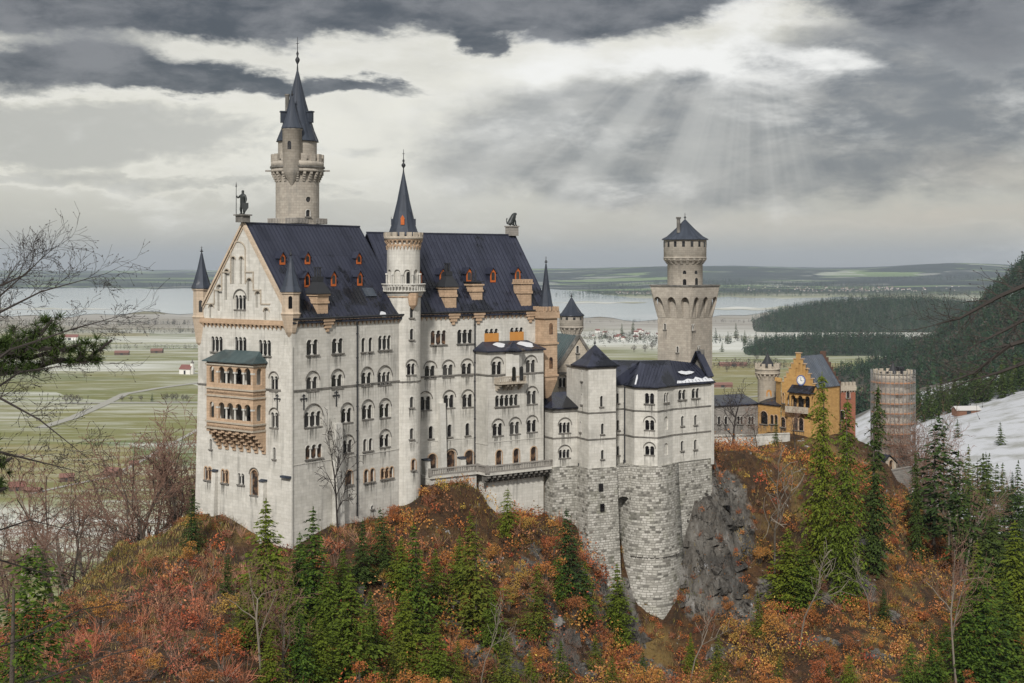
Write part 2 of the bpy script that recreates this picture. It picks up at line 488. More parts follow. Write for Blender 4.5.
def glass(t, b):
    ro = t.x(t.node('ShaderNodeObjectInfo').outputs['Random'])
    t.link(ro.smooth(0, 1) * .35 + .06, b.inputs['Roughness'])
    return t.mix(ro.smooth(.6, 1), t.mix(t.noise(t.coord('Object'), .9, 2, .5).smooth(.4, .6), (.006, .006, .007), (.022, .022, .024)), (.045, .043, .04))
mat('glass_dark', glass, .2, .5)
mat('trim_tan', stone((.50, .40, .30), (.42, .33, .24), (.3, .24, .18), .9, .45, .015, amt=.5), .88)
mat('glass_warm', lambda t, b: t.mix(t.noise(t.coord('Object'), .9, 2, .5).smooth(.4, .6), (.02, .012, .01), (.16, .09, .05)), .3, .5)
mat('iron', lambda t, b: (.02, .021, .024), .6, .4)
mat('bronze', lambda t, b: t.mix(t.noise(t.coord('Object'), 2, 4, .6), (.008, .009, .009), (.02, .026, .025)), .5, .5)
mat('snow', lambda t, b: (t.mix(t.noise(t.coord('Object'), .6, 4, .6), (.60, .61, .63), (.46, .47, .49))), .7)
mat('clock_white', lambda t, b: (.75, .74, .7), .6)
mat('clock_blue', lambda t, b: (.08, .12, .3), .6)

def weather(t, b):
    uv = t.coord('UV'); x, y, z = t.sep(uv); ro = t.x(t.node('ShaderNodeObjectInfo').outputs['Random'])
    n = t.noise(t.vec(x * 2.6 + ro * 40.0, y * .5, ro * 9.0), 1, 4, .6).smooth(.42, .68) * y.smooth(-.02, .9) * x._m('ABSOLUTE').smooth(2.2, .3)
    tr = t.node('ShaderNodeBsdfTransparent'); mx = t.node('ShaderNodeMixShader'); out = [q for q in t.t.nodes if q.type == 'OUTPUT_MATERIAL'][0]
    t.link(n * .75, mx.inputs[0]); t.link(tr.outputs[0], mx.inputs[1]); t.link(b.outputs[0], mx.inputs[2]); t.link(mx.outputs[0], out.inputs[0])
    return (.15, .145, .13)
mat('weather_stain', weather, .95)
# ------------------------------------------------------------------ windows
_wc = {}
class Wall:
    """collects openings for one wall sheet, then cuts the sheet and hangs the windows in it"""
    def __init__(s, fr, parent, stone='limestone'):
        s.fr, s.parent, s.st = fr, parent, stone
        s.holes, s.niches, s.todo = [], [], []
    def win(s, px, py, n=2, lw=.9, gap=.32, h=2.5, over=False, trim='trim_pale', pane='glass_dark', az=None, dx=0):
        a, z = s.fr.at(px, py) if az is None else az
        a += dx
        if n == 2 and gap > .45:
            for sg in (-1, 1): s.win(0, 0, 1, lw, .2, h, over, trim, pane, (a + sg*(lw + gap)/2, z))
            return s
        W = n*lw + (n-1)*gap
        lights = scallop(a, z, n, lw, gap, h) if n > 1 else arch(a, z, lw, h)
        if over:
            big = arch(a, z - .02, W + .5, h + W*.28 + .25, 12)
            if n == 1: big = arch(a, z - .02, W + .5, h + .35, 12)
            s.niches.append((big, lights)); dep = -.14
        else:
            s.holes.append(lights); dep = 0.0
        s.todo.append((a, z, dep, n, lw, gap, h, over, trim, pane))
        return s
    def blind(s, px, py, w, h, az=None, dep=.22):
        a, z = s.fr.at(px, py) if az is None else az
        s.niches.append((arch(a, z, w, h, 10), None, dep)); return s
    def finish(s, mb, outer, dep=0.0):
        holes = s.holes + [n[0] for n in s.niches]
        panel(mb, s.fr, outer, holes, dep, 0)
        # niche sheets sit behind the reveal
        for nn in s.niches:
            d = .14 if len(nn) == 2 else nn[2]
            panel(mb, s.fr, nn[0], [nn[1]] if nn[1] else [], dep - d, 0, .3)
        b0 = BASE[s.parent.name]
        for (a, z, dp, n, lw, gap, h, over, trim, pane) in s.todo:
            key = (n, lw, gap, h, over, trim, pane)
            if key not in _wc: _wc[key] = window_meshes(*key)
            w, p = _wc[key]
            mt = Matrix.Translation(s.fr.pt(a, z, dep + dp) - b0) @ Matrix.Rotation(s.fr.ang(a), 4, 'Z')
            wo = bpy.data.objects.new('window', w); wo.parent = s.parent; wo.matrix_local = mt; COL.objects.link(wo)
            po = bpy.data.objects.new('pane', p); po.parent = wo; COL.objects.link(po)
            BASE[wo.name] = b0

def window_meshes(n, lw, gap, h, over, trim, pane):
    W = n*lw + (n-1)*gap
    mb = MB()
    mb.obox((0, -.05, -.10), (W/2 + .22, 0, 0), (0, .2, 0), (0, 0, .10), 2)            # sill, coloured dark to draw the shadow line under the window
    for i in range(n-1):
        x = -W/2 + lw + gap/2 + i*(lw+gap)
        sp = h - lw/2
        mb.obox((x, .10, .10), (gap*.55, 0, 0), (0, gap*.5, 0), (0, 0, .10))
        mb.tube((x, .10, .2), (x, .10, sp - .2), gap*.42, gap*.36, 8, caps=False)
        mb.obox((x, .10, sp - .08), (gap*.62, 0, 0), (0, gap*.6, 0), (0, 0, .12))
    k = .11 if trim == 'trim_pale' else .2                                           # moulded hood over each light
    for i in range(n):
        c = -W/2 + lw/2 + i*(lw+gap); ri, ro = lw/2, lw/2 + k
        sp = h - lw/2; m = 9
        fr = [(math.cos(math.pi*j/m), math.sin(math.pi*j/m)) for j in range(m+1)]
        yo = -.07
        mb.grid([[(c + ri*x, yo, sp + ri*z) for x, z in fr], [(c + ro*x, yo, sp + ro*z) for x, z in fr]], smooth=False)
        mb.grid([[(c + ro*x, yo, sp + ro*z) for x, z in fr], [(c + ro*x, 0.0, sp + ro*z) for x, z in fr]], smooth=False)
        mb.grid([[(c + ri*x, 0.0, sp + ri*z) for x, z in fr], [(c + ri*x, yo, sp + ri*z) for x, z in fr]], smooth=False)
    if over:                                                                         # dark ring drawing the shadow line of the relieving arch
        ri = W/2 + .25 if n > 1 else W/2 + .25; hh = (h + W*.28 + .25 if n > 1 else h + .35) - .02; sp = hh - ri; m = 14; yo = -.25; fr = [(math.cos(math.pi*j/m), math.sin(math.pi*j/m)) for j in range(m+1)]
        for r0_, r1_ in ((ri + .01, ri + .13),):
            mb.grid([[(r0_*x, yo, sp + r0_*z) for x, z in fr], [(r1_*x, yo, sp + r1_*z) for x, z in fr]], mi=2, smooth=False); mb.grid([[(r1_*x, yo, sp + r1_*z) for x, z in fr], [(r1_*x, -.13, sp + r1_*z) for x, z in fr]], mi=2, smooth=False); mb.grid([[(r0_*x, -.13, sp + r0_*z) for x, z in fr], [(r0_*x, yo, sp + r0_*z) for x, z in fr]], mi=2, smooth=False)
    if trim != 'trim_pale' or n == 1:
        for sg in (-1, 1):
            mb.obox((sg*(W/2 + k/2), -.03, (h - lw/2)/2), (k/2, 0, 0), (0, .04, 0), (0, 0, (h - lw/2)/2))
    ys = -.155 if over else -.014
    for (x0, x1) in ((-W/2 - .15, W/2 + .15),): mb.face([(x0, ys, -2.9), (x1, ys, -2.9), (x1, ys, -.2), (x0, ys, -.2)], [(x0, 0), (x1, 0), (x1, 1), (x0, 1)], 1)
    w = mb.build('window', [M[trim], M['weather_stain'], M['trim_dark']]).data
    o = [q for q in COL.objects if q.data is w][0]; bpy.data.objects.remove(o)
    mb = MB()
    y = .27
    mb.face([(-W/2 - .05, y, -.05), (W/2 + .05, y, -.05), (W/2 + .05, y, h + .05), (-W/2 - .05, y, h + .05)])
    p = mb.build('pane', M[pane]).data
    o = [q for q in COL.objects if q.data is p][0]; bpy.data.objects.remove(o)
    return w, p

def frieze(parent, fr, a0, a1, z, mat='sandstone', step=1.0, h=.75, out=.38, band=.35, name='corbel_frieze', dep=0):
    mb = MB()
    L = a1 - a0
    nseg = max(1, int(L/2)) if isinstance(fr, Drum) else 1
    for i in range(nseg):
        q0, q1 = a0 + L*i/nseg, a0 + L*(i+1)/nseg
        p = [fr.pt(q0, z, dep), fr.pt(q1, z, dep), fr.pt(q1, z, dep+out), fr.pt(q0, z, dep+out)]
        mb.prism([p[0], p[3], p[2], p[1]] if False else [p[3], p[2], p[1], p[0]], z, z + band)
    n = int(round(L/step))
    for i in range(n):
        a = a0 + (i + .5)*L/n; w = L/n
        for (x0, x1, y0, y1, d) in ((-.26, .26, -.30*h, 0, .8), (-.15, .15, -.66*h, -.30*h, .6), (-.07, .07, -h, -.66*h, .4)):
            p = [fr.pt(a + x0*w, z, dep), fr.pt(a + x1*w, z, dep), fr.pt(a + x1*w, z, dep + out*d), fr.pt(a + x0*w, z, dep + out*d)]
            mb.prism([p[3], p[2], p[1], p[0]], z + y0, z + y1 - .002)
    return mb.build(name, M[mat], parent)

def course(parent, fr, a0, a1, z, h=.28, out=.14, mat='trim_dark', name='string_course', dep=0):
    mb = MB()
    L = a1 - a0; n = max(1, int(L/1.5)) if isinstance(fr, Drum) else 1
    for i in range(n):
        q0, q1 = a0 + L*i/n, a0 + L*(i+1)/n
        p = [fr.pt(q0, z, dep - .05), fr.pt(q1, z, dep - .05), fr.pt(q1, z, dep + out), fr.pt(q0, z, dep + out)]
        mb.prism([p[3], p[2], p[1], p[0]], z, z + h)
    return mb.build(name, M[mat], parent)

def finial(mb, c, z0, h, r=.16):
    mb.lathe(c, [(r*.9, z0), (r*.5, z0 + h*.18), (r*2.1, z0 + h*.28), (r*2.3, z0 + h*.33), (r*.6, z0 + h*.42), (r*1.3, z0 + h*.5), (r*.4, z0 + h*.58), (r*.25, z0 + h*.97), (0.01, z0 + h)], 8)
    mb.box((c[0], c[1], z0 + h*.8), (r*2.8, r*.4, r*.4)); mb.box((c[0], c[1], z0 + h*.8 + .002), (r*.4, r*2.8, r*.36))

def spire(parent, c, r, z0, z1, n=16, fin=2.5, mat='spire_slate', flare=1.0, name='spire', a0=0.0):
    mb = MB()
    mb.lathe(c, [(r*.2, z0 - .02), (r*1.06, z0), (r*1.02*flare, z0 + .22), (r*.80, z0 + (z1-z0)*.17), (r*.40, z0 + (z1-z0)*.56), (.10, z1)], n, 0, n > 10, a0)
    for k in range(n if n <= 12 else n):                       # standing seams
        th = a0 + 2*math.pi*k/n
        p = [Vector((c[0] + q*math.cos(th), c[1] + q*math.sin(th), z)) for q, z in ((r*1.03, z0 + .22), (r*.81, z0 + (z1-z0)*.17), (r*.41, z0 + (z1-z0)*.56), (.12, z1))]
        for i in range(3): mb.tube(p[i], p[i+1], .045, .035, 4, caps=False)
    o = mb.build(name, M[mat], parent)
    f = MB(); finial(f, c, z1 - .1, fin, .12 + .03*fin/2.5)
    f.build('finial', M['iron'], o)
    return o

def merlons(parent, c, r, z, n, h=.9, w=.8, th=.4, mat='tower_stone', name='battlement', base_h=.9, a0=0):
    mb = MB()
    mb.lathe(c, [(r - th, z), (r, z), (r, z + base_h), (r - th, z + base_h), (r - th, z)], 32)
    for k in range(n):
        a = a0 + 2*math.pi*k/n; u = (math.cos(a), math.sin(a))
        mb.obox((c[0] + u[0]*(r - th/2), c[1] + u[1]*(r - th/2), z + base_h + h/2), (u[0]*th/2, u[1]*th/2, 0), (-u[1]*w/2, u[0]*w/2, 0), (0, 0, h/2))
    return mb.build(name, M[mat], parent)

def corbel_ring(parent, c, r0, r1, z0, z1, n, mat='tower_stone', name='corbel_ring'):
    """ring of stepped brackets with small arches carrying a wider storey"""
    mb = MB()
    for k in range(n):
        a = 2*math.pi*k/n; u = Vector((math.cos(a), math.sin(a), 0)); v = Vector((-u.y, u.x, 0)); w = math.pi*r0/n*.42
        for i in range(4):
            q0 = z0 + (z1-z0)*.75*i/4; q1 = z0 + (z1-z0)*.75*(i+1)/4; e = (r1-r0)*(i+1)/4
            mb.obox(Vector((*c, (q0+q1)/2)) + u*(r0 - .1 + e/2), u*(e/2 + .1), v*w, Vector((0, 0, (q1-q0)/2 - .002)))
    mb.lathe(c, [(r0 - .1, z1 - (z1-z0)*.25), (r1, z1 - (z1-z0)*.25), (r1 + .02, z1), (r0 - .1, z1)], 32)
    return mb.build(name, M[mat], parent)

def gable_roof(parent, e0, e1, width, z0, z1, d, mat='roof_metal', over=.5, step=.85, name='roof', inset=0.0):
    """ridge roof: e0->e1 is the near eave line (xy), d the unit vector across to the far eave"""
    mb = MB()
    u = (e1 - e0).normalized(); L = (e1 - e0).length; half = width/2; s = (z1-z0)/half
    def pt(a, b, lift=0): # b across 0..width
        z = z0 + s*(b if b <= half else width - b)
        q = e0 + u*a + d*b
        return Vector((q.x, q.y, z + lift))
    sl = math.sqrt(1 + s*s)
    for side in (0, 1):
        b0, b1 = (-over, half) if side == 0 else (width + over, half)
        q = [pt(0, b0), pt(L, b0), pt(L, b1), pt(0, b1)]
        if side == 0: q = q
        zz = lambda b: z0 + s*(b if side == 0 else width - b)
        q = [Vector((*(e0 + u*a + d*b), zz(b))) for a, b in ((-inset, b0), (L + inset, b0), (L + inset, b1), (-inset, b1))]
        up = Vector((0, 0, .28*sl*.5))
        top = [p + up for p in q]
        if side: q.reverse(); top.reverse()
        mb.face(top); mb.face(list(reversed(q)))
        for i in range(4): mb.face([q[i], q[(i+1) % 4], top[(i+1) % 4], top[i]])
        n = int(L/step)
        for k in range(n+1):
            a = -inset + .15 + (L + 2*inset - .3)*k/n
            p0 = Vector((*(e0 + u*a + d*b0), zz(b0))) + up; p1 = Vector((*(e0 + u*a + d*b1), zz(b1))) + up
            ax = (p1 - p0)/2; nn = Vector((u.x, u.y, 0)).cross(ax).normalized()
            mb.obox((p0+p1)/2 + nn*.02, ax*.998, Vector((u.x, u.y, 0))*.035, nn*.06)
        for b in (.34, .67):                                   # cross joints
            bb = b0 + (b1-b0)*b
            p0 = Vector((*(e0 - u*inset + d*bb), zz(bb))) + up
            mb.obox(p0 + Vector((u.x, u.y, 0))*(L/2 + inset) + Vector((0, 0, .01)), Vector((u.x, u.y, 0))*(L/2 + inset - .05), Vector((d.x, d.y, s if side == 0 else -s)).normalized()*.05, Vector((0, 0, .035)))
    rp = Vector((*(e0 + d*half), z1 + .28*sl*.5))
    mb.obox(rp + Vector((u.x, u.y, 0))*L/2, Vector((u.x, u.y, 0))*(L/2 + inset + .02), Vector((d.x, d.y, 0))*.22, Vector((0, 0, .12)))
    return mb.build(name, M[mat], parent)

def ray_plane(px, py, p0, n):
    r = Vector(((px-512)/F, 1, (HZ-py)/F)); c = Vector((0, 0, CAMZ))
    t = (p0 - c).dot(n)/r.dot(n)
    return c + r*t

def skin(name, joints, edges, m, parent=None, base=(0, 0, 0), sub=2):
    """one continuous body grown over a skeleton: joints = [(co, radius)]"""
    me = bpy.data.meshes.new(name)
    me.from_pydata([tuple(Vector(c) - Vector(base)) for c, r in joints], edges, [])
    o = bpy.data.objects.new(name, me); COL.objects.link(o)
    sk = o.modifiers.new('skin', 'SKIN'); sk.use_smooth_shade = True
    me.skin_vertices.new() if not me.skin_vertices else None
    for i, (c, r) in enumerate(joints):
        v = me.skin_vertices[0].data[i]
        v.radius = (r, r) if not isinstance(r, tuple) else r
        v.use_root = i == 0
    ss = o.modifiers.new('subdivision', 'SUBSURF'); ss.levels = ss.render_levels = sub
    me.materials.append(m)
    if parent is not None: o.parent = parent
    else: o.location = base
    BASE[o.name] = Vector(base)
    return o
# ------------------------------------------------------------------ the palace: two tall blocks at a slight angle
A = XY(292, 220)
U1, V1 = dirv(52), dirv(142)
U2, V2 = dirv(36), dirv(126)
WD = 23.5
ze, zr, zs, zb = 171.3, 187.0, 159.6, 128.0
Q2 = XY(410, 247)
PAL = thing('palace', 'long pale limestone palace with steep dark seamed roofs, arched windows and a sandstone loggia', 'palace', (A.x, A.y, 137.0))

# -- west gable wall
G = Flat(A + V1*WD, A)
w = Wall(G, PAL)
for px, py in ((217, 351.7), (240.7, 352.5), (265, 355.7)): w.win(px, py, 3, .78, .26, 2.6)
w.win(240, 309.5, 3, .7, .24, 2.4, over=True)
w.win(273.8, 390.8, 2, .72, .26, 2.4, over=True); w.win(274.2, 427.7, 2, .75, .26, 2.5, over=True)
w.win(274.5, 459, 1, .6, .2, 1.9); w.win(211, 449, 1, .55, .2, 1.7)
w.win(208, 480, 2, .7, .3, 2.2, trim='sandstone', pane='glass_warm'); w.win(225, 483, 2, .7, .3, 2.2, trim='sandstone', pane='glass_warm')
w.win(241.2, 484.6, 2, .62, .3, 1.9)
w.win(254, 495.4, 1, 1.7, .3, 4.2, over=True, trim='sandstone', pane='glass_warm')
for px, py, wd, h in ((233.5, 284, 1.0, 4.6), (241.6, 284, 1.0, 4.6), (227, 300, 1.25, 5.2), (249.5, 301, 1.25, 3.8), (219.6, 311, 1.25, 4.5), (258, 308, 1.25, 2.8), (211.4, 318, 1.3, 2.4), (266.4, 320, 1.3, 2.0)):
    w.blind(px, py, wd, h, dep=.42)
mb = MB()
w.finish(mb, [(-1.2, zb), (WD, zb), (WD, ze), (WD/2, zr), (0, ze), (0, 160)])
# places of the dark sheets that paint shade into the loggia's back
_lg = [(px, py) for py in (385.5, 421.5) for px in (214, 227, 239, 250)]
# -- south wall of the west block
S = Flat(A, A + U1*25.8)
w = Wall(S, PAL)
for px, py in ((312.3, 354.8), (337.5, 353.2)): w.win(px, py, 2, 1.1, .36, 2.5)
w.win(366.8, 351.7, 2, .95, .8, 2.4); w.win(384.6, 349.8, 3, .85, .3, 2.5)
for px, py in ((312.6, 390.8), (337.5, 388.3), (367, 385.8)): w.win(px, py, 2, 1.05, .34, 2.3, over=True)
w.win(384.6, 384.6, 3, .85, .28, 2.2, over=True)
w.win(313.2, 426.8, 3, 1.0, .34, 2.5, over=True)
for px, py in ((347, 422.5), (367.7, 419), (385, 417.5)): w.win(px, py, 2, 1.05, .34, 2.4, over=True)
w.win(313.8, 458.5, 3, 1.0, .36, 2.3, pane='glass_warm')
w.win(347.7, 453, 2, 1.0, .34, 2.2, over=True); w.win(367.7, 450.8, 2, .9, .5, 2.1); w.win(385, 447, 2, 1.0, .34, 2.2, over=True)
w.win(349.2, 484.6, 1, 1.5, .2, 2.4, trim='sandstone', pane='glass_warm')
w.win(369.2, 482, 2, 1.0, .5, 2.2, trim='sandstone', pane='glass_warm'); w.win(387, 478.5, 3, .85, .3, 1.9, trim='sandstone', pane='glass_warm')
w.win(349.5, 497, 1, .45, .2, .6); w.win(372, 509, 1, .6, .2, .6)
w.finish(mb, [(0, zb), (25.8, zb), (25.8, ze), (0, ze)])
# -- hidden sides of the west block
panel(mb, Flat(A + U1*27.6 + V1*WD, A + V1*WD), [(0, zb), (27.6, zb), (27.6, ze), (0, ze)])
panel(mb, Flat(A + U1*27.6, A + U1*27.6 + V1*WD), [(0, zb), (WD, zb), (WD, ze), (WD/2, zr), (0, ze)])
# -- east block, south wall
q0, q1 = Q2 - U2*3, Q2 + U2*32
S2 = Flat(q0, q1)
w = Wall(S2, PAL)
w.win(438.4, 344.5, 3, .9, .32, 2.6, pane='glass_warm'); w.win(464.8, 343.4, 3, .9, .32, 2.6)
for px, py in ((491.4, 341.9), (516.6, 340.4)): w.win(px, py, 3, .8, .3, 2.5)
for px, py in ((430.2, 378.2), (448.3, 377), (467, 375.6)): w.win(px, py, 2, .95, .3, 2.3, over=True)
w.win(425.5, 410, 2, 1.0, .3, 2.5, over=True)
for px, py in ((449.2, 407.8), (467.7, 407)): w.win(px, py, 2, .95, .3, 2.4, over=True)
for px, py in ((430.8, 438.6), (449.5, 436.8), (467.4, 435.4)): w.win(px, py, 1, .95, .3, 2.3)
w.win(432.2, 468.5, 1, 1.9, .3, 2.7, trim='sandstone', pane='glass_warm'); w.win(451.3, 472, 1, 2.0, .3, 4.0, over=True, trim='sandstone', pane='glass_warm')
w.win(469.1, 464.7, 1, 2.0, .3, 2.7, trim='sandstone', pane='glass_warm')
L2 = 35.0
w.finish(mb, [(0, zb), (L2, zb), (L2, ze), (0, ze)])
panel(mb, Flat(q1, q1 + V2*WD), [(0, zb), (WD, zb), (WD, ze), (WD/2, zr - .9), (0, ze)])
panel(mb, Flat(q1 + V2*WD, q0 + V2*WD), [(0, zb), (L2, zb), (L2, ze), (0, ze)])
# -- the projecting bay on the east block
eb = 4.3
fb = S2.shifted(eb)
b0, b1 = fb.at(488), fb.at(543.5)
zbt = ZZ(350.5, 254)
BF = Flat(fb.pt(b0, 0).xy, fb.pt(b1, 0).xy)
w = Wall(BF, PAL)
w.win(497, 375, 2, .95, .3, 2.5, over=True); w.win(531, 373, 2, .95, .3, 2.5, over=True)
w.win(506.6, 406, 5, .82, .28, 2.1); w.win(532, 404, 2, .95, .3, 2.5, over=True)
for px, py in ((497.9, 435.7), (515, 434), (532, 432)): w.win(px, py, 2, .95, .3, 2.3, over=True)
for px, py in ((499, 464.7), (516.3, 463), (533.6, 461)): w.win(px, py, 1, 1.35, .3, 2.7, trim='sandstone', pane='glass_warm')
w.finish(mb, [(0, 126), (BF.L, 126), (BF.L, zbt), (0, zbt)])
BL = Flat(S2.pt(b0, 0).xy, BF.p0); BR = Flat(BF.p1, S2.pt(b1, 0).xy)
w = Wall(BL, PAL); w.finish(mb, [(0, 126), (BL.L, 126), (BL.L, zbt), (0, zbt)])
panel(mb, BR, [(0, 126), (BR.L, 126), (BR.L, zbt), (0, zbt)])
mb.build('wall', M['limestone'], PAL)

# orange boards closing two top windows
for px, py in ((491.4, 341.9), (516.6, 340.4)):
    a, z = S2.at(px, py); m2 = MB()
    m2.obox(S2.pt(a, z + .8, .06), (U2.x*1.62, U2.y*1.62, 0), (S2.n.x*.05, S2.n.y*.05, 0), (0, 0, .85)); m2.obox(S2.pt(a, z + .8, .13), (U2.x*.05, U2.y*.05, 0), (S2.n.x*.02, S2.n.y*.02, 0), (0, 0, .85))
    m2.build('shutter_board', M['board_orange'], PAL)

# bay roof with its polygonal cap and the balcony below
mb = MB()
f0, f1 = fb.pt(b0 - .5, zbt).xy + fb.n*.5, fb.pt(b1 + .3, zbt).xy + fb.n*.5
g0, g1 = S2.pt(b0 - .5, zbt).xy, S2.pt(b1 + .3, zbt).xy
zt = zbt + 1.5
i0, i1 = g0 + U2*2.2, g1 - U2*1.0
mb.face([(*f0, zbt+.02), (*f1, zbt+.02), (*i1, zt), (*i0, zt)]); mb.face([(*g0, zbt+.02), (*f0, zbt+.02), (*i0, zt)]); mb.face([(*f1, zbt+.02), (*g1, zbt+.02), (*i1, zt)])
mb.prism([f0, f1, g1, g0], zbt - .22, zbt + .015)
bc = fb.pt(fb.at(512.5), 0).xy + fb.n*.35
ro = mb.build('bay_roof', M['roof_metal'], PAL)
mb = MB(); mb.lathe(bc, [(2.1, zbt - .25), (2.2, zbt + .04), (1.0, zbt + .75), (.05, zbt + 1.75)], 8, smooth=False); mb.build('bay_turret_roof', M['roof_metal'], ro)
for (x0, x1, y0, y1) in ((.18, .40, .35, .8), (.66, .93, .25, .8)):
    mb = MB()
    def rp(a, b): return Vector((*(f0.lerp(f1, a).lerp(i0.lerp(i1, a), b)), zbt + .05 + 1.5*b))
    pts = [rp(x0 + (x1-x0)*(.5 + .5*math.cos(t)*(1 + .25*math.sin(3*t))), y0 + (y1-y0)*(.5 + .5*math.sin(t)*(1 - .2*math.cos(2*t)))) for t in [k*math.pi/6 for k in range(12)]]
    mb.face(pts); mb.build('snow_patch', M['snow'], ro)
mb = MB()
bA, zbal = fb.at(507.5), ZZ(389, 252)
c = fb.pt(bA, zbal).xy
cu = Vector((fb.d.x, fb.d.y, 0)); cn = Vector((fb.n.x, fb.n.y, 0))
mb.obox(Vector((*c, zbal + 1.0)) + cn*.9, cu*3.1, cn*.9, (0, 0, .18))
for k in range(-3, 4): 
    for i in range(3): mb.obox(Vector((*c, zbal + .6 - i*.4)) + cn*(.75 - i*.25), cu*.17 , cn*(.75 - i*.25), (0, 0, .2)); c = c
    break
for k in (-2.6, -.9, .9, 2.6):
    for i in range(3): mb.obox(Vector((*c, zbal + .62 - i*.4)) + cu*k + cn*(.75 - i*.25), cu*.2, cn*(.75 - i*.25), (0, 0, .195))
for k in range(15): mb.obox(Vector((*c, zbal + 1.65)) + cu*(-3.0 + 6.0*k/14) + cn*1.65, cu*.08, cn*.08, (0, 0, .47))
for sg in (-1, 1): mb.obox(Vector((*c, zbal + 1.65)) + cu*3.0*sg + cn*.85, cu*.06, cn*.8, (0, 0, .47))
mb.obox(Vector((*c, zbal + 2.2)) + cn*1.65, cu*3.1, cn*.14, (0, 0, .09))
mb.build('balcony', M['limestone_warm'], PAL)
ori = MB()
oz = zbal + 1.15
oc = fb.pt(fb.at(512.5), 0).xy
ori.lathe(oc, [(1.75, oz), (1.75, zbt - .3)], 8, smooth=False)
oo = ori.build('oriel', M['trim_pale'], PAL)
for dx in (-1.0, .75):
    m2 = MB()
    wd = arch(0, 0, .85, 2.6)
    p = Vector((*oc, oz + .3)) + cn*1.82 + cu*dx
    m2.face([p + cu*a + Vector((0, 0, b)) for a, b in wd]); m2.build('pane', M['glass_dark'], oo)

# cornices, string courses
frieze(PAL, S, 0, 25.6, ze - .5); frieze(PAL, S2, 4.0, 34.5, ze - .5)
frieze(PAL, G, .2, WD, ze - 1.0, h=.7, band=.8, out=.5, name='gable_cornice')
course(PAL, G, -.1, WD + .1, zs); course(PAL, S, 0, 25.8, zs); course(PAL, S2, 4.5, S2.at(476), zs); course(PAL, BF, -.05, BF.L, zs); course(PAL, BL, 0, BL.L + .1, zs)
for fr, a0, a1 in ((S, 0, 25.8), (S2, 4.5, S2.at(476)), (BF, 0, BF.L), (BL, 0, BL.L)):
    course(PAL, fr, a0, a1, ZZ(466 if fr is S else 443, fr.pt(a0, 0).y), .16, .07, 'limestone', 'plinth_course')

# raking coping on the gable
mb = MB()
for s0, s1 in ((0, WD/2), (WD, WD/2)):
    for out, dz, th in ((.32, .15, .36), (.16, -.6, .2)):
        a, b = G.pt(s0, ze + dz + .1), G.pt(s1, zr + dz + .1)
        ax = (b - a)/2; n3 = Vector((G.n.x, G.n.y, 0))
        mb.obox((a+b)/2 + n3*(out/2 - .1), ax, n3*(out/2 + .1), n3.cross(ax).normalized()*th/2)
mb.build('gable_coping', M['trim_tan'], PAL)
# stepped mouldings over the blind arcade
mb = MB()
n3 = Vector((G.n.x, G.n.y, 0)); g3 = Vector((G.d.x, G.d.y, 0))
def strip(px0, py0, px1, py1):
    a = G.pt(*G.at(px0, py0)); b = G.pt(*G.at(px1, py1)); ax = (b-a)/2
    mb.obox((a+b)/2 + n3*.06, ax + ax.normalized()*.08, n3*.09, n3.cross(ax).normalized()*.1)
for q in ((222, 272, 231, 272), (222, 272, 222, 290), (214.5, 290, 222, 290), (214.5, 290, 214.5, 303), (206, 303.5, 214.5, 303.5), (245, 272, 253, 272), (253.5, 272, 253.5, 289), (253.5, 290, 261, 290), (261, 290, 261, 303.5), (261, 304, 270, 304), (231, 249, 231, 283), (245.5, 249, 245.5, 283)): strip(*q)
m9 = [G.at(238.2 + 7.2*math.cos(t), 249.5 - 8*math.sin(t)) for t in np.linspace(0, math.pi, 9)]
for i in range(8):
    a, b = G.pt(*m9[i]), G.pt(*m9[i+1]); ax = (b-a)/2
    mb.obox((a+b)/2 + n3*.06, ax*1.1, n3*.09, n3.cross(ax).normalized()*.1)
for px, py, wd, h in ((233.5, 284, 1.0, 4.6), (241.6, 284, 1.0, 4.6), (227, 300, 1.25, 5.2), (249.5, 301, 1.25, 3.8), (219.6, 311, 1.25, 4.5), (258, 308, 1.25, 2.8), (211.4, 318, 1.3, 2.4), (266.4, 320, 1.3, 2.0)):
    a, zq = G.at(px, py); r_ = wd/2 + .08; m9 = [(a + r_*math.cos(t), zq + h - wd/2 + r_*math.sin(t)) for t in np.linspace(0, math.pi, 9)]
    for i in range(8):
        p, q = G.pt(*m9[i]), G.pt(*m9[i+1]); ax = (q-p)/2; mb.obox((p+q)/2 + n3*.05, ax*1.05, n3*.08, n3.cross(ax).normalized()*.07)
mb.build('blind_arcade_moulding', M['limestone_warm'], PAL)

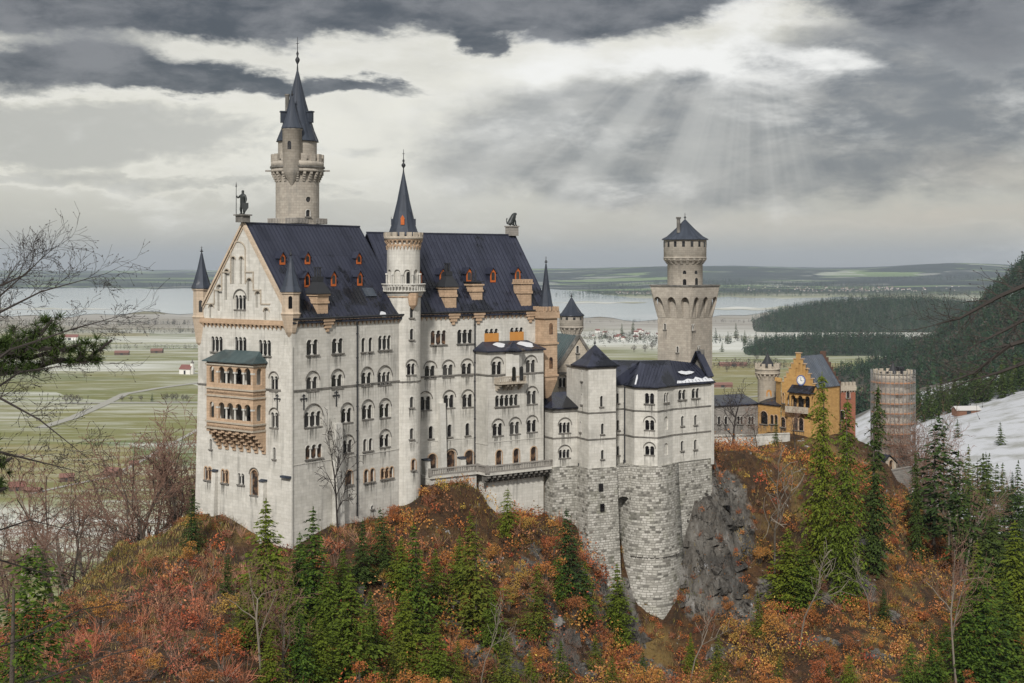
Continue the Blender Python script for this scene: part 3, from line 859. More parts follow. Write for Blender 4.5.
# buttresses and corner strips
def buttress(fr, px, py0, py1, wd, out, name='buttress', cap=True, mat='limestone'):
    a, z1 = fr.at(px, py0); z0 = fr.at(px, py1)[1]
    mb = MB(); d3 = Vector((fr.d.x, fr.d.y, 0)); n3 = Vector((fr.n.x, fr.n.y, 0))
    mb.prism([fr.pt(a - wd/2, 0, -.05).xy, fr.pt(a - wd/2, 0, out*1.8).xy, fr.pt(a + wd/2, 0, out*1.8).xy, fr.pt(a + wd/2, 0, -.05).xy], z0, z1,
             pts1=[fr.pt(a - wd/2, 0, -.05).xy, fr.pt(a - wd/2, 0, out).xy, fr.pt(a + wd/2, 0, out).xy, fr.pt(a + wd/2, 0, -.05).xy])
    o = mb.build(name, M[mat], PAL)
    if cap:
        m2 = MB(); c = fr.pt(a, z1 + .25, out/2)
        m2.prism([fr.pt(a - wd/2 - .15, 0, 0).xy, fr.pt(a - wd/2 - .15, 0, out + .25).xy, fr.pt(a + wd/2 + .15, 0, out + .25).xy, fr.pt(a + wd/2 + .15, 0, 0).xy], z1 + .02, z1 + .3,
                 pts1=[fr.pt(a - wd/2 - .15, 0, 0).xy, fr.pt(a - wd/2 - .15, 0, .15).xy, fr.pt(a + wd/2 + .15, 0, .15).xy, fr.pt(a + wd/2 + .15, 0, 0).xy])
        m2.build('cap', M['spire_slate'], o)
buttress(G, 216, 471, 520, .95, .55); buttress(G, 264.5, 481, 548, 1.1, .7)
buttress(S, 335.5, 423, 560, 1.5, .9, cap=False, mat='trim_pale'); buttress(S2, 440.5, 403, 490, 1.2, .8, cap=False, mat='trim_pale')
buttress(S2, 460.5, 458, 490, 1.2, .9); buttress(S2, 424.8, 460, 490, 1.2, .9)
mb = MB()
mb.prism([(A + V1*2.3 - U1*.28), (A - V1*.22 - U1*.28), (A - V1*.22 + U1*.05), (A + V1*2.3 + U1*.05)], zb, ze - 4.2)
mb.build('corner_strip', M['limestone'], PAL)
mb = MB()
mb.prism([(A + V1*1.9 - U1*.9), (A - V1*.15 - U1*.9), (A - V1*.15 - U1*.2), (A + V1*1.9 - U1*.2)], ZZ(478, 220), ZZ(476, 220)); mb.build('ledge', M['spire_slate'], PAL)

# drain pipes
def pipe(fr, px, py0, py1, r=.13, dep=.2):
    a = fr.at(px); mb = MB()
    z0, z1 = fr.at(px, py1)[1], fr.at(px, py0)[1]
    mb.tube(fr.pt(a, z0, dep), fr.pt(a, z1, dep), r, r, 8)
    for k in range(8):
        z = z0 + (z1-z0)*(k+.5)/8; mb.tube(fr.pt(a, z, dep), fr.pt(a, z + .2, dep), r*1.5, r*1.5, 8)
    return mb.build('drain_pipe', M['iron'], PAL)
pipe(S, 356.5, 322, 516); pipe(S2, 474.3, 316, 466)
mb = MB()
for fr, a0, a1 in ((S, -.3, 26.0), (S2, 4.2, 35.3)):
    p, q = fr.pt(a0, ze + .12, .62), fr.pt(a1, ze + .12, .62); mb.tube(p, q, .17, .17, 8)
mb.build('gutter', M['iron'], PAL)

# iron cross anchors on the walls
for fr, px, py in ((S, 303.5, 402), (S, 336, 398.5), (G, 277.5, 402)):
    a, z = fr.at(px, py); mb = MB(); d3 = Vector((fr.d.x, fr.d.y, 0)); n3 = Vector((fr.n.x, fr.n.y, 0)); c = fr.pt(a, z, .08)
    mb.obox(c, d3*.09, n3*.05, (0, 0, 1.3)); mb.obox(c + Vector((0, 0, .55)), d3*.75, n3*.045, (0, 0, .09))
    for sg in (-1, 1):
        mb.tube(c + d3*.75*sg + Vector((0, 0, .55)), c + d3*.5*sg + Vector((0, 0, .1)), .09, .04, 5); mb.tube(c + Vector((0, 0, 1.2)), c + d3*.4*sg + Vector((0, 0, .95)), .08, .04, 5)
    mb.build('wall_anchor', M['iron'], PAL)

# roofs
RF1 = gable_roof(PAL, A, A + U1*27.2, WD, ze, zr, V1, inset=.25)
RF2 = gable_roof(PAL, Q2 - U2*2, Q2 + U2*32, WD, ze, zr - .9, V2, inset=.25)
def slope_normal(u, d, z0, z1):
    s = (z1-z0)/(WD/2)
    return Vector((u.x, u.y, 0)).cross(Vector((d.x, d.y, s))).normalized()
N1, N2 = slope_normal(U1, V1, ze, zr), slope_normal(U2, V2, ze, zr - .9)
P1_, P2_ = Vector((*A, ze + .26)), Vector((*Q2, ze + .26))

def dormer(px, py, blk, wd=1.5, h=2.1, round_top=False):
    wd, h = wd*.8, h*.82
    u, d, p0, n = (U1, V1, P1_, N1) if blk == 1 else (U2, V2, P2_, N2)
    p = ray_plane(px, py + 5.5, p0, n); rf = RF1 if blk == 1 else RF2
    ux = Vector((u.x, u.y, 0)); dz = Vector((d.x, d.y, 0)); f = p - dz*.15
    mb = MB()
    q = lambda a, b, c: f + ux*a + dz*b + Vector((0, 0, c))
    hw = wd/2; rise = wd*.62
    mb.obox(q(0, 1.1, h/2 - .2), ux*hw, dz*1.1, (0, 0, h/2 + .2))                       # cheeks
    mb.face([q(-hw, -.002, h), q(hw, -.002, h), q(0, -.002, h + rise)])
    o = mb.build('dormer', M['roof_metal'], rf)
    mf = MB(); mf.obox(q(0, -.06, h/2 - .1), ux*hw*.98, dz*.05, (0, 0, h/2 + .1)); mf.face([q(-hw, -.112, h), q(hw, -.112, h), q(0, -.112, h + rise)]); mf.build('dormer_front', M['dormer_red'], rf)
    m2 = MB()
    for sg in (-1, 1):
        a = [q(sg*(hw + .25), -.3, h - .28), q(sg*(hw + .25), 2.6, h - .28), q(0, 2.6, h + rise + .12), q(0, -.3, h + rise + .12)]
        b = [v + Vector((0, 0, .12)) for v in a]
        m2.face(a); m2.face(b)
        for i in range(4): m2.face([a[i], a[(i+1) % 4], b[(i+1) % 4], b[i]])
    m2.build('dormer_roof', M['roof_metal'], rf)
    m3 = MB(); wp = arch(0, .2, wd*.6, h*.95)
    m3.face([q(a, -.13, b) for a, b in wp]); m3.build('dormer_window', M['glass_dark'], rf)
for px, py in ((281.6, 258), (306.6, 257.5), (357.9, 257.5)): dormer(px, py, 1, 1.5, 1.3)
for px, py in ((306.2, 280.5), (332.7, 279.5), (358.9, 279)): dormer(px, py, 1, 1.5, 1.9)
for px, py in ((418.5, 277), (441.9, 276.5), (468.5, 275.7), (492.3, 275.7), (517, 274.7)): dormer(px, py, 2, 1.6, 2.0)

# sky lights: two rows low on the roof
def skylight(px, py, blk):
    u, d, p0, n = (U1, V1, P1_, N1) if blk == 1 else (U2, V2, P2_, N2)
    p = ray_plane(px, py, p0, n); s = Vector((d.x, d.y, (zr-ze)/(WD/2))).normalized()
    mb = MB(); mb.obox(p + n*.1*(1 if n.z > 0 else -1), Vector((u.x, u.y, 0))*1.3, s*.9, n*.08)
    mb.build('skylight', M['roof_blue'], RF1 if blk == 1 else RF2)
skylight(369, 292.5, 1)
# wet ice and snow rests
for px, py, k in ((383, 315, .8), (536, 309.5, .5)):
    blk = 1 if px < 400 else 2
    u, d, p0, n = (U1, V1, P1_, N1) if blk == 1 else (U2, V2, P2_, N2)
    p = ray_plane(px, py, p0, n) + Vector((0, 0, .12)); s = Vector((d.x, d.y, (zr-ze)/(WD/2))).normalized(); ux = Vector((u.x, u.y, 0)); mb = MB()
    mb.face([p + ux*k*math.cos(t)*(1 + .3*math.sin(2*t)) + s*k*.8*math.sin(t) for t in [i*math.pi/5 for i in range(10)]])
    mb.build('snow_patch', M['snow'], RF1 if blk == 1 else RF2)

def stack(px, py_top, py_bot, blk, wd=2.6, top='pyramid', name='chimney', orn=True):
    """square sandstone chimney house rising through the slope"""
    u, d, p0, n = (U1, V1, P1_, N1) if blk == 1 else (U2, V2, P2_, N2)
    rf = RF1 if blk == 1 else RF2
    p = ray_plane(px, py_bot, p0, n); D = p.y; z1 = ZZ(py_top, D)
    c = p.xy + d*wd/2; mb = MB()
    def sq(w): return [c - u*w/2 - d*w/2, c + u*w/2 - d*w/2, c + u*w/2 + d*w/2, c - u*w/2 + d*w/2]
    zz = z1 - p.z
    mb.prism(sq(wd*.86), p.z - .6, p.z + zz*.55); mb.prism(sq(wd*1.0), p.z + zz*.55 + .002, p.z + zz*.66); mb.prism(sq(wd*.92), p.z + zz*.66 + .002, z1 - .3); mb.prism(sq(wd*1.08), z1 - .298, z1)
    if top == 'crown':
        for i in range(4):
            for sgn in (-1, 1):
                for ax in (0, 1):
                    o = (u if ax else d)*sgn*wd*.46 + (d if ax else u)*wd*(-.39 + .26*i)
                    mb.box((*(c + o), z1 + .32), (.4, .4, .62), math.degrees(math.atan2(u.y, u.x)))
    o = mb.build(name, M['sandstone'], rf)
    m2 = MB()
    if top == 'pyramid':
        m2.prism(sq(wd*1.2), z1 + .002, z1 + .12); m2.prism(sq(wd*1.15), z1 + .122, z1 + 2.1, pts1=sq(wd*.45)); m2.prism(sq(wd*.5), z1 + 2.1, z1 + 2.9)
        for i in (-1, 1):
            for j in (-1, 1): m2.tube((*(c + u*.3*i + d*.3*j), z1 + 2.9), (*(c + u*.3*i + d*.3*j), z1 + 4.3), .14, .14, 6)
        m2.box((*c, z1 + 4.4), (1.0, 1.0, .15), math.degrees(math.atan2(u.y, u.x)))
    else:
        m2.prism(sq(wd*.8), z1 + .002, z1 + .25)
        if top == 'flat':
            for i in (-1, 1): m2.tube((*(c + u*.4*i), z1 + .2), (*(c + u*.4*i), z1 + 2.6), .18, .15, 6)
            m2.box((*c, z1 + .4), (wd*1.1, wd*1.1, .2), math.degrees(math.atan2(u.y, u.x)))
    m2.build('chimney_cap', M['iron'], o)
stack(323.5, 294, 315, 1, 2.8); stack(451.5, 287, 309, 2, 2.8); stack(477.8, 284, 301, 2, 2.7, 'flat'); stack(527, 282.5, 307, 2, 2.8, 'crown')
# brackets in the frieze below the chimneys
for fr, px in ((S, 327), (S2, 453), (S2, 478), (S2, 530)):
    a = fr.at(px); mb = MB()
    for i, (wd, z0, z1, o) in enumerate(((2.6, -.5, .1, .6), (2.2, -1.0, -.5, .5), (1.4, -1.6, -1.0, .38), (.6, -2.2, -1.6, .25))):
        mb.prism([fr.pt(a - wd/2, 0, -.05).xy, fr.pt(a - wd/2, 0, o).xy, fr.pt(a + wd/2, 0, o).xy, fr.pt(a + wd/2, 0, -.05).xy], ze + z0, ze + z1 - .003)
    mb.build('chimney_bracket', M['sandstone'], PAL)

# corner turrets of the gable
def corner_turret(c, py_tip, py_eave, py_base, py_foot, r, D, px):
    z = lambda py: ZZ(py, D)
    mb = MB()
    mb.lathe(c, [(r*.25, z(py_foot)), (r*.6, z(py_foot) + .9), (r*1.0, z(py_base) - .3), (r*1.1, z(py_base)), (r*.95, z(py_base) + .3), (r*.95, z(py_eave) - .35), (r*1.08, z(py_eave) - .3), (r*1.1, z(py_eave))], 8, smooth=False, a0=math.pi/8)
    o = mb.build('corner_turret', M['trim_tan'], PAL)
    dr = Drum(c, r*.93)
    m2 = MB(); m2.face([dr.pt(a, b, .05) for a, b in arch(0.15, z(py_base) + .9, .6, 2.0)]); m2.build('pane', M['glass_dark'], o)
    sp = spire(o, c, r*1.12, z(py_eave), z(py_tip), 8, 1.3, a0=math.pi/8)
corner_turret(A + V1*.7 - U1*.1 + U1*.5, 256.5, 292, 314, 338, 1.55, 219.5, 286)
corner_turret(A + V1*(WD - .2) + U1*.6, 253, 288.5, 317, 348, 1.5, 234, 199)

# the two storey loggia on the gable
lf = G.shifted(2.7)
l0, l1 = lf.at(206.5), lf.at(253)
LF = Flat(lf.pt(l0, 0).xy, lf.pt(l1, 0).xy)
DL = LF.p0.y
zlt, zlb = ZZ(363, 224.5), ZZ(430, 224.5)
mb = MB(); holes = []
acc = MB()
for py in (386.5, 422.5):
    z = ZZ(py, 224.5)
    a0, a1 = LF.at(221.5), LF.at(247.4)
    n, pitch = 4, (a1 - a0)/3; lw = pitch*.74; gap = pitch - lw
    holes.append(scallop((a0 + a1)/2, z + .4, 4, lw, gap, 2.75)); holes.append(arch(LF.at(211.8), z + .4, 1.15, 2.7))
    for i in range(5):
        a = a0 - pitch/2 + pitch*i if i else a0 - pitch/2
        p = LF.pt(a, z + .4, -.18)
        acc.tube(p, p + Vector((0, 0, 1.75)), gap*.36, gap*.3, 8); acc.obox(p + Vector((0, 0, 1.85)), (gap*.52*LF.d.x, gap*.52*LF.d.y, 0), (LF.n.x*.25, LF.n.y*.25, 0), (0, 0, .14))
panel(mb, LF, [(0, zlb), (LF.L, zlb), (LF.L, zlt), (0, zlt)], holes, reveal=.4)
LS = Flat(LF.p1, G.pt(G.at(265), 0).xy); LS = Flat(LF.p1, LF.p1 - LF.n*2.7); LW = Flat(LF.p0 - LF.n*2.7, LF.p0)
for fr in (LS, LW): panel(mb, fr, [(0, zlb), (fr.L, zlb), (fr.L, zlt), (0, zlt)], [arch(fr.L/2, ZZ(py, 224.5) + .4, 1.1, 2.7) for py in (386.5, 422.5)], reveal=.35)
sq = [LF.p0, LF.p1, LF.p1 - LF.n*2.75, LF.p0 - LF.n*2.75]
for z in (zlb, ZZ(395.5, 224.5), zlt - .5): mb.prism(sq, z + .003, z + .4)
LOG = mb.build('loggia', M['sandstone'], PAL)
acc.build('colonnette', M['trim_pale'], LOG)
for px, py in _lg:
    a, zq = G.at(px, py); m2 = MB(); m2.face([G.pt(x, y, .05) for x, y in arch(a, zq, 1.5, 2.7)]); m2.build('door_or_shade', M['glass_dark'], LOG)  # dark arched sheet, the loggia's inner shade put into colour
for z in (ZZ(389.5, 224.5), ZZ(397, 224.5), ZZ(423.5, 224.5), zlt - .4, zlb):
    m2 = MB(); e = .2
    ring = [LF.p0 + LF.n*e - LF.d*e, LF.p1 + LF.n*e + LF.d*e, LF.p1 - LF.n*2.7 + LF.d*e, LF.p0 - LF.n*2.7 - LF.d*e]
    m2.prism(ring, z - .15, z + .13); m2.build('moulding', M['limestone_warm'], LOG)
mb = MB(); n = 6
for i in range(n + 1):
    a = .3 + (LF.L - .6)*i/n
    for k in range(6):
        t0, t1 = k/6, (k+1)/6; o = 2.7*(1 - t0)**1.3
        z0, z1 = zlb - 3.9*t1, zlb - 3.9*t0
        p = [G.pt(G.at(206.5), 0).xy]
        e0 = LF.p0 + LF.d*(a - .38) - LF.n*2.75; e1 = LF.p0 + LF.d*(a + .38) - LF.n*2.75
        mb.prism([e0, e0 + LF.n*o, e1 + LF.n*o, e1], z0 + .003, z1)
    if i < n:
        w2 = (LF.L - .6)/n; e0 = LF.p0 + LF.d*(a + .38) - LF.n*2.75; e1 = LF.p0 + LF.d*(a + w2 - .38) - LF.n*2.75
        mb.prism([e0, e0 + LF.n*2.4, e1 + LF.n*2.4, e1], zlb - .9, zlb - .002); mb.prism([e0, e0 + LF.n*1.0, e1 + LF.n*1.0, e1], zlb - 2.2, zlb - .902)
mb.build('corbel', M['sandstone'], LOG)
mb = MB(); e = .55
f0, f1 = LF.p0 + LF.n*e - LF.d*e, LF.p1 + LF.n*e + LF.d*e; g1, g0 = LF.p1 - LF.n*2.7 + LF.d*e, LF.p0 - LF.n*2.7 - LF.d*e
mb.prism([f0, f1, g1, g0], zlt, zlt + .14)
i0, i1 = g0 + LF.d*2.0, g1 - LF.d*2.0
mb.face([(*f0, zlt+.15), (*f1, zlt+.15), (*i1, zlt + 1.9), (*i0, zlt + 1.9)]); mb.face([(*g0, zlt+.15), (*f0, zlt+.15), (*i0, zlt + 1.9)]); mb.face([(*f1, zlt+.15), (*g1, zlt+.15), (*i1, zlt + 1.9)])
mb.build('loggia_roof', M['copper_green'], LOG)

# square sandstone turret with a tall spire at the east corner
c = XY(546, 263.5); D = 263.5
mb = MB()
z = lambda py: ZZ(py, D)
rt = [Vector((c.x, c.y)) + dirv(36)*a*1.55 + dirv(126)*b*1.55 for a, b in ((-1, -1), (1, -1), (1, 1), (-1, 1))]
grow = lambda k: [c + (p - c)*k for p in rt]
mb.prism(grow(.35), z(398), z(380), pts1=grow(1.0)); mb.prism(grow(1.0), z(380) + .002, z(318)); mb.prism(grow(1.15), z(344), z(342)); mb.prism(grow(1.12), z(376), z(374)); mb.prism(grow(1.22), z(318) + .002, z(311))
for i in range(4):
    for k in range(4):
        p = grow(1.15)[i].lerp(grow(1.15)[(i+1) % 4], (k + .5)/4); mb.box((*p, z(311) + .45), (.42, .42, .9), 36)
et = mb.build('east_turret', M['sandstone'], PAL)
for py in (334, 368):
    m2 = MB(); fr = Flat(rt[0], rt[1]); m2.face([fr.pt(a, b, .04) for a, b in arch(1.55, z(py), .85, 2.2)]); m2.build('pane', M['glass_warm'], et)
spire(et, c, 1.5, z(311) + .1, z(264), 8, 1.6, a0=R(36 + 22.5))

# terrace with balustrade along the foot of the east block
mb = MB(); zt0 = 142.0
TP = [XY(423, 240.0), XY(484, 243.5), XY(486, 247.8), XY(546, 256.5)]
TB = [fb.pt(b1 + 1, 0).xy, fb.pt(b0, 0).xy, S2.pt(b0, 0).xy, S2.pt(S2.at(418), 0).xy]
TP = [S2.pt(S2.at(421), 0, 3.2).xy, S2.pt(b0 - 1.6, 0, 3.2).xy, fb.pt(b0 - 1.6, 0, 2.0).xy, fb.pt(b1 + 1.2, 0, 2.0).xy]
def terr_z(i): return zt0
foot = [TP[0], TP[1], TP[2], TP[3], TB[0], TB[1], TB[2], TB[3]]
mb.prism(foot, zt0 - .5, zt0)
mb.prism([TP[0] + S2.n*-.35, TP[1] + S2.n*-.35, TB[2], TB[3]], 128, zt0 - .502)
TER = mb.build('terrace', M['limestone'], PAL)
m2 = MB()
for i in range(3):
    p, q = TP[i], TP[i+1]; L = (q-p).length; d = (q-p)/L; d3 = Vector((d.x, d.y, 0)); n3 = Vector((d.y, -d.x, 0))
    mid = Vector((*(p+q)/2, zt0))
    m2.obox(mid + Vector((0, 0, .14)) - n3*.15, d3*L/2, n3*.16, (0, 0, .14)); m2.obox(mid + Vector((0, 0, 1.2)) - n3*.15, d3*(L/2), n3*.19, (0, 0, .11))
    k = int(L/.38)
    for j in range(k): m2.obox(Vector((*(p + d*(j+.5)*L/k), zt0 + .68)) - n3*.15, d3*.08, n3*.08, (0, 0, .41))
    for e in (p, q): m2.obox(Vector((*e, zt0 + .68)) - n3*.15, d3*.26, n3*.24, (0, 0, .72))
m2.build('balustrade', M['grey_masonry'], TER)
m3 = MB()
fr = Flat(TP[2], TP[3])
n = 13
for i in range(n):
    a = (i + .5)*fr.L/n
    for k in range(3): m3.prism([fr.pt(a-.3, 0, -2.1).xy, fr.pt(a-.3, 0, -.15 - .6*k).xy, fr.pt(a+.3, 0, -.15 - .6*k).xy, fr.pt(a+.3, 0, -2.1).xy], zt0 - .5 - .5*(k+1) + .003, zt0 - .502 - .5*k)
m3.build('corbel', M['trim_dark'], TER)

# bronze figures on the two gable ends
KN = thing('statue', 'dark bronze knight holding a lance and a shield on the peak of the west gable', 'statue', (*(A + V1*WD/2 - U1*.15), zr + .3))
c = Vector(BASE[KN.name]); mb = MB()
mb.box(c + Vector((0, 0, .55)), (1.7, 1.7, 1.1), 52); mb.box(c + Vector((0, 0, 1.2)), (2.2, 2.2, .22), 52); mb.build('pedestal', M['trim_dark'], KN)
b = c + Vector((0, 0, 1.3))
fx, fy = Vector((.788, -.616, 0)), Vector((-.616, -.788, 0))
J = [(b + Vector((0, 0, 2.0)), .42), (b + Vector((0, 0, 2.7)), .5), (b + Vector((0, 0, 3.25)), .46), (b + Vector((0, 0, 3.5)), .18), (b + Vector((0, 0, 3.8)), .27), (b + Vector((0, 0, 4.1)), .2),
     (b + fx*.28 + Vector((0, 0, 1.0)), .25), (b + fx*.32 + Vector((0, 0, .12)), .17), (b + fx*.3 + fy*.4 + Vector((0, 0, .06)), .13),
     (b - fx*.28 + fy*.2 + Vector((0, 0, 1.0)), .25), (b - fx*.36 + Vector((0, 0, .12)), .17), (b - fx*.36 + fy*.4 + Vector((0, 0, .06)), .13),
     (b + fx*.55 + Vector((0, 0, 3.15)), .22), (b + fx*.85 + Vector((0, 0, 2.5)), .17), (b + fx*.95 + fy*.3 + Vector((0, 0, 1.95)), .13),
     (b - fx*.55 + Vector((0, 0, 3.15)), .22), (b - fx*1.0 + fy*.25 + Vector((0, 0, 2.75)), .16), (b - fx*1.15 + fy*.4 + Vector((0, 0, 3.2)), .12)]
skin('figure', [(p - c, r) for p, r in J], [(0, 1), (1, 2), (2, 3), (3, 4), (4, 5), (0, 6), (6, 7), (7, 8), (0, 9), (9, 10), (10, 11), (2, 12), (12, 13), (13, 14), (2, 15), (15, 16), (16, 17)], M['bronze'], KN)
mb = MB(); s = b - fx*1.2 + fy*.4; mb.tube(s, s + Vector((0, 0, 5.0)), .07, .05, 6); mb.tube(s + Vector((0, 0, 4.6)), s + Vector((0, 0, 5.5)), .16, .01, 4); mb.build('lance', M['bronze'], KN)
mb = MB(); s = b + fx*.98 + fy*.35
sh = [(-.55, 1.6), (.55, 1.6), (.55, .8), (.0, 0), (-.55, .8)]
n3 = (fy*.7 + fx*.7).normalized(); d3 = n3.cross(Vector((0, 0, 1)))
pf = [s + d3*x + Vector((0, 0, z + .3)) for x, z in sh]; pb = [p + n3*.14 for p in pf]
mb.face(pf); mb.face(pb); [mb.face([pf[i], pf[(i+1) % 5], pb[(i+1) % 5], pb[i]]) for i in range(5)]
mb.build('shield', M['bronze'], KN)

e2 = Q2 + U2*31.4 + V2*WD/2
LI = thing('statue', 'small dark seated lion on a stone block at the east end of the roof ridge', 'statue', (*e2, zr - .9))
c = Vector(BASE[LI.name]); mb = MB(); mb.box(c + Vector((0, 0, .9)), (2.0, 1.8, 1.8), 36); mb.box(c + Vector((0, 0, 1.9)), (2.3, 2.1, .22), 36); mb.build('pedestal', M['grey_masonry'], LI)
b = c + Vector((0, 0, 2.0)); f = Vector((.81, .59, 0)); s_ = Vector((-.59, .81, 0))
J = [(b - f*.75 + Vector((0, 0, .55)), .5), (b - f*.2 + Vector((0, 0, 1.1)), .48), (b + f*.3 + Vector((0, 0, 1.7)), .5), (b + f*.45 + Vector((0, 0, 2.25)), .52), (b + f*.9 + Vector((0, 0, 2.45)), .34), (b + f*1.2 + Vector((0, 0, 2.35)), .2)]
E = [(0, 1), (1, 2), (2, 3), (3, 4), (4, 5)]
for sg in (-1, 1):
    k = len(J); J += [(b + f*.6 + s_*.32*sg + Vector((0, 0, 1.0)), .2), (b + f*.7 + s_*.34*sg + Vector((0, 0, .2)), .15), (b + f*1.0 + s_*.34*sg + Vector((0, 0, .12)), .14),
                      (b - f*.35 + s_*.45*sg + Vector((0, 0, .5)), .3), (b + f*.1 + s_*.5*sg + Vector((0, 0, .15)), .16)]
    E += [(2, k), (k, k+1), (k+1, k+2), (0, k+3), (k+3, k+4)]
k = len(J); J += [(b - f*1.2 + Vector((0, 0, .35)), .12), (b - f*1.35 + Vector((0, 0, 1.1)), .09), (b - f*1.2 + Vector((0, 0, 1.6)), .14)]; E += [(0, k), (k, k+1), (k+1, k+2)]
skin('figure', [(p - c, r) for p, r in J], E, M['bronze'], LI)
# ------------------------------------------------------------------ stair tower between the blocks
c = XY(403.5, 243.0); D = 243.0; z = lambda py: ZZ(py, D); k = D/F
ST = thing('stair_tower', 'slim round stair tower with a balcony and dark pointed spire between the two palace blocks', 'tower', (*c, 136))
dr = Drum(c, 3.05, 28)
w = Wall(dr, ST)
off = .9
for py in (317.6, 339.5, 407.5, 439): w.win(411.7, py, 1, .75, .2, 1.9)
w.win(411.5, 374.7, 2, .7, .22, 2.0, over=True); w.win(413.5, 470, 1, .85, .2, 1.9, trim='sandstone', pane='glass_warm')
mb = MB(); C = 2*math.pi*3.05
w.finish(mb, [(-C/2, 126), (C/2, 126), (C/2, z(297)), (-C/2, z(297))])
mb.lathe(c, [(3.05, z(297)), (3.5, z(294)), (3.55, z(292)), (3.95, z(291.5)), (3.95, z(290.5)), (2.95, z(290.4))], 28)
dr2 = Drum(c, 2.95, 28); C = 2*math.pi*2.95
w = Wall(dr2, ST)
for i in range(10): 
    a = -C/2 + (i + .5)*C/10
    w.blind(0, 0, 1.15, 2.6, az=(a, z(284)), dep=.3)
w.finish(mb, [(-C/2, z(291)), (C/2, z(291)), (C/2, z(241)), (-C/2, z(241))])
mb.build('wall', M['limestone'], ST)
m2 = MB(); m2.face([dr2.pt(a, b, -.27) for a, b in arch(1.2, z(284), .8, 2.2)]); m2.build('door_or_shade', M['glass_dark'], ST)
for i in range(10):
    m2 = MB(); p = dr2.pt(-C/2 + i*C/10, z(285), .15); m2.tube(p, (p.x, p.y, z(274.5)), .14, .12, 6); m2.box((p.x, p.y, z(274)), (.4, .4, .3)); m2.build('colonnette', M['trim_pale'], ST)
m2 = MB()
for i in range(40):
    a = 2*math.pi*i/40; m2.box((c.x + 3.8*math.cos(a), c.y + 3.8*math.sin(a), z(290.5) + .5), (.16, .16, 1.0), math.degrees(a))
m2.lathe(c, [(3.62, z(285.5) + .1), (3.98, z(285.5) + .1), (3.98, z(284) + .1), (3.62, z(284) + .1), (3.62, z(285.5) + .1)], 28)
m2.build('balustrade', M['trim_pale'], ST)
course(ST, dr, -C/2, C/2, z(297), .9, .22, 'sandstone', 'moulding')
frieze(ST, dr2, -C/2, C/2, z(246), step=.62, h=.7, out=.25, band=.3)
corbel_ring(ST, c, 2.95, 3.4, z(245), z(239.5), 24, 'sandstone')
merlons(ST, c, 3.5, z(239.5), 16, h=.75, w=.85, th=.45, mat='limestone_warm', base_h=.5)
sp = spire(ST, c, 2.75, z(236), z(172), 8, 4.2, a0=R(22))
for a in (-math.pi/2, 0.05, math.pi - .05):
    m2 = MB(); u = Vector((math.cos(a), math.sin(a), 0)); v = Vector((-u.y, u.x, 0)); p = Vector((*c, z(222))) + u*1.75
    m2.obox(p, u*.45, v*.32, (0, 0, .55)); m2.face([p + u*.46 + v*.4 + Vector((0, 0, .5)), p + u*.46 - v*.4 + Vector((0, 0, .5)), p + u*.46 + Vector((0, 0, 1.2))])
    m2.build('spire_dormer', M['dormer_red'] if a < -1 else M['spire_slate'], sp)
# sandstone sentry niche under the balcony
oc = dr.pt(1.9, 0, .1).xy; m2 = MB(); m2.lathe(oc, [(.15, z(309)), (.75, z(305)), (.8, z(304)), (.95, z(298)), (1.0, z(292.5))], 8, smooth=False); m2.build('bracket', M['sandstone'], ST)
m2 = MB()
a0, a1 = dr.at(394), dr.at(420)
# string course wrapping the shaft
course(ST, dr, -C/2, C/2, zs - .2, .28, .14, 'trim_dark')
course(ST, dr, -C/2, C/2, z(441), .16, .07, 'limestone', 'plinth_course')

# ------------------------------------------------------------------ tall round tower behind the palace
c = XY(297.5, 262); D = 262.0; z = lambda py: ZZ(py, D)
TT = thing('round_tower', 'tallest round tower, behind the palace roof, with a battlemented gallery and slate spire', 'tower', (*c, 150))
dr = Drum(c, 4.15, 32); C = 2*math.pi*4.15
w = Wall(dr, TT, 'tower_stone')
w.win(308, 216.5, 1, .9, .2, 1.3); 
a, zz_ = dr.at(308.5, 199.5)
w.holes.append([(a + .55*math.cos(t), zz_ + .55*math.sin(t)) for t in [i*math.pi/6 for i in range(12)]])
mb = MB(); w.finish(mb, [(-C/2, 150), (C/2, 150), (C/2, z(172)), (-C/2, z(172))])
mb.lathe(c, [(3.7, z(170)), (3.7, z(142))], 32)
mb.lathe(c, [(4.1, z(172)), (5.0, z(170.5)), (5.0, z(167.5)), (3.6, z(167.4))], 32)
mb.build('wall', M['tower_stone'], TT)
m2 = MB(); p = dr.pt(a, zz_, -.3); m2.obox(p, (.7*math.cos(a/4.15), .7*math.sin(a/4.15), 0), (0, .03, 0), (0, 0, .7)); m2.build('pane', M['glass_dark'], TT)
m2 = MB(); m2.lathe(c, [(4.3, z(224)), (5.7, z(224)), (5.7, z(218.5)), (5.4, z(218.5)), (5.4, z(221)), (4.2, z(221))], 4, smooth=False, a0=math.pi/4 + R(52))
for i in range(4):
    for j in range(10):
        t = (j + .5)/10; aa = math.pi/4 + R(52) + i*math.pi/2
        p0, p1 = Vector((5.72*math.cos(aa), 5.72*math.sin(aa))), Vector((5.72*math.cos(aa + math.pi/2), 5.72*math.sin(aa + math.pi/2)))
        m2.box((*(c + p0.lerp(p1, t)), z(221.3)), (.18, .18, .8), 52)
m2.build('platform_parapet', M['grey_masonry'], TT)
corbel_ring(TT, c, 4.15, 5.0, z(182), z(170), 22, 'tower_stone')
merlons(TT, c, 5.05, z(168), 16, h=1.35, w=1.05, th=.5, mat='tower_stone', base_h=1.15)
course(TT, Drum(c, 5.0), -math.pi*5, math.pi*5, z(168.5), .3, .28, 'trim_dark', 'moulding')
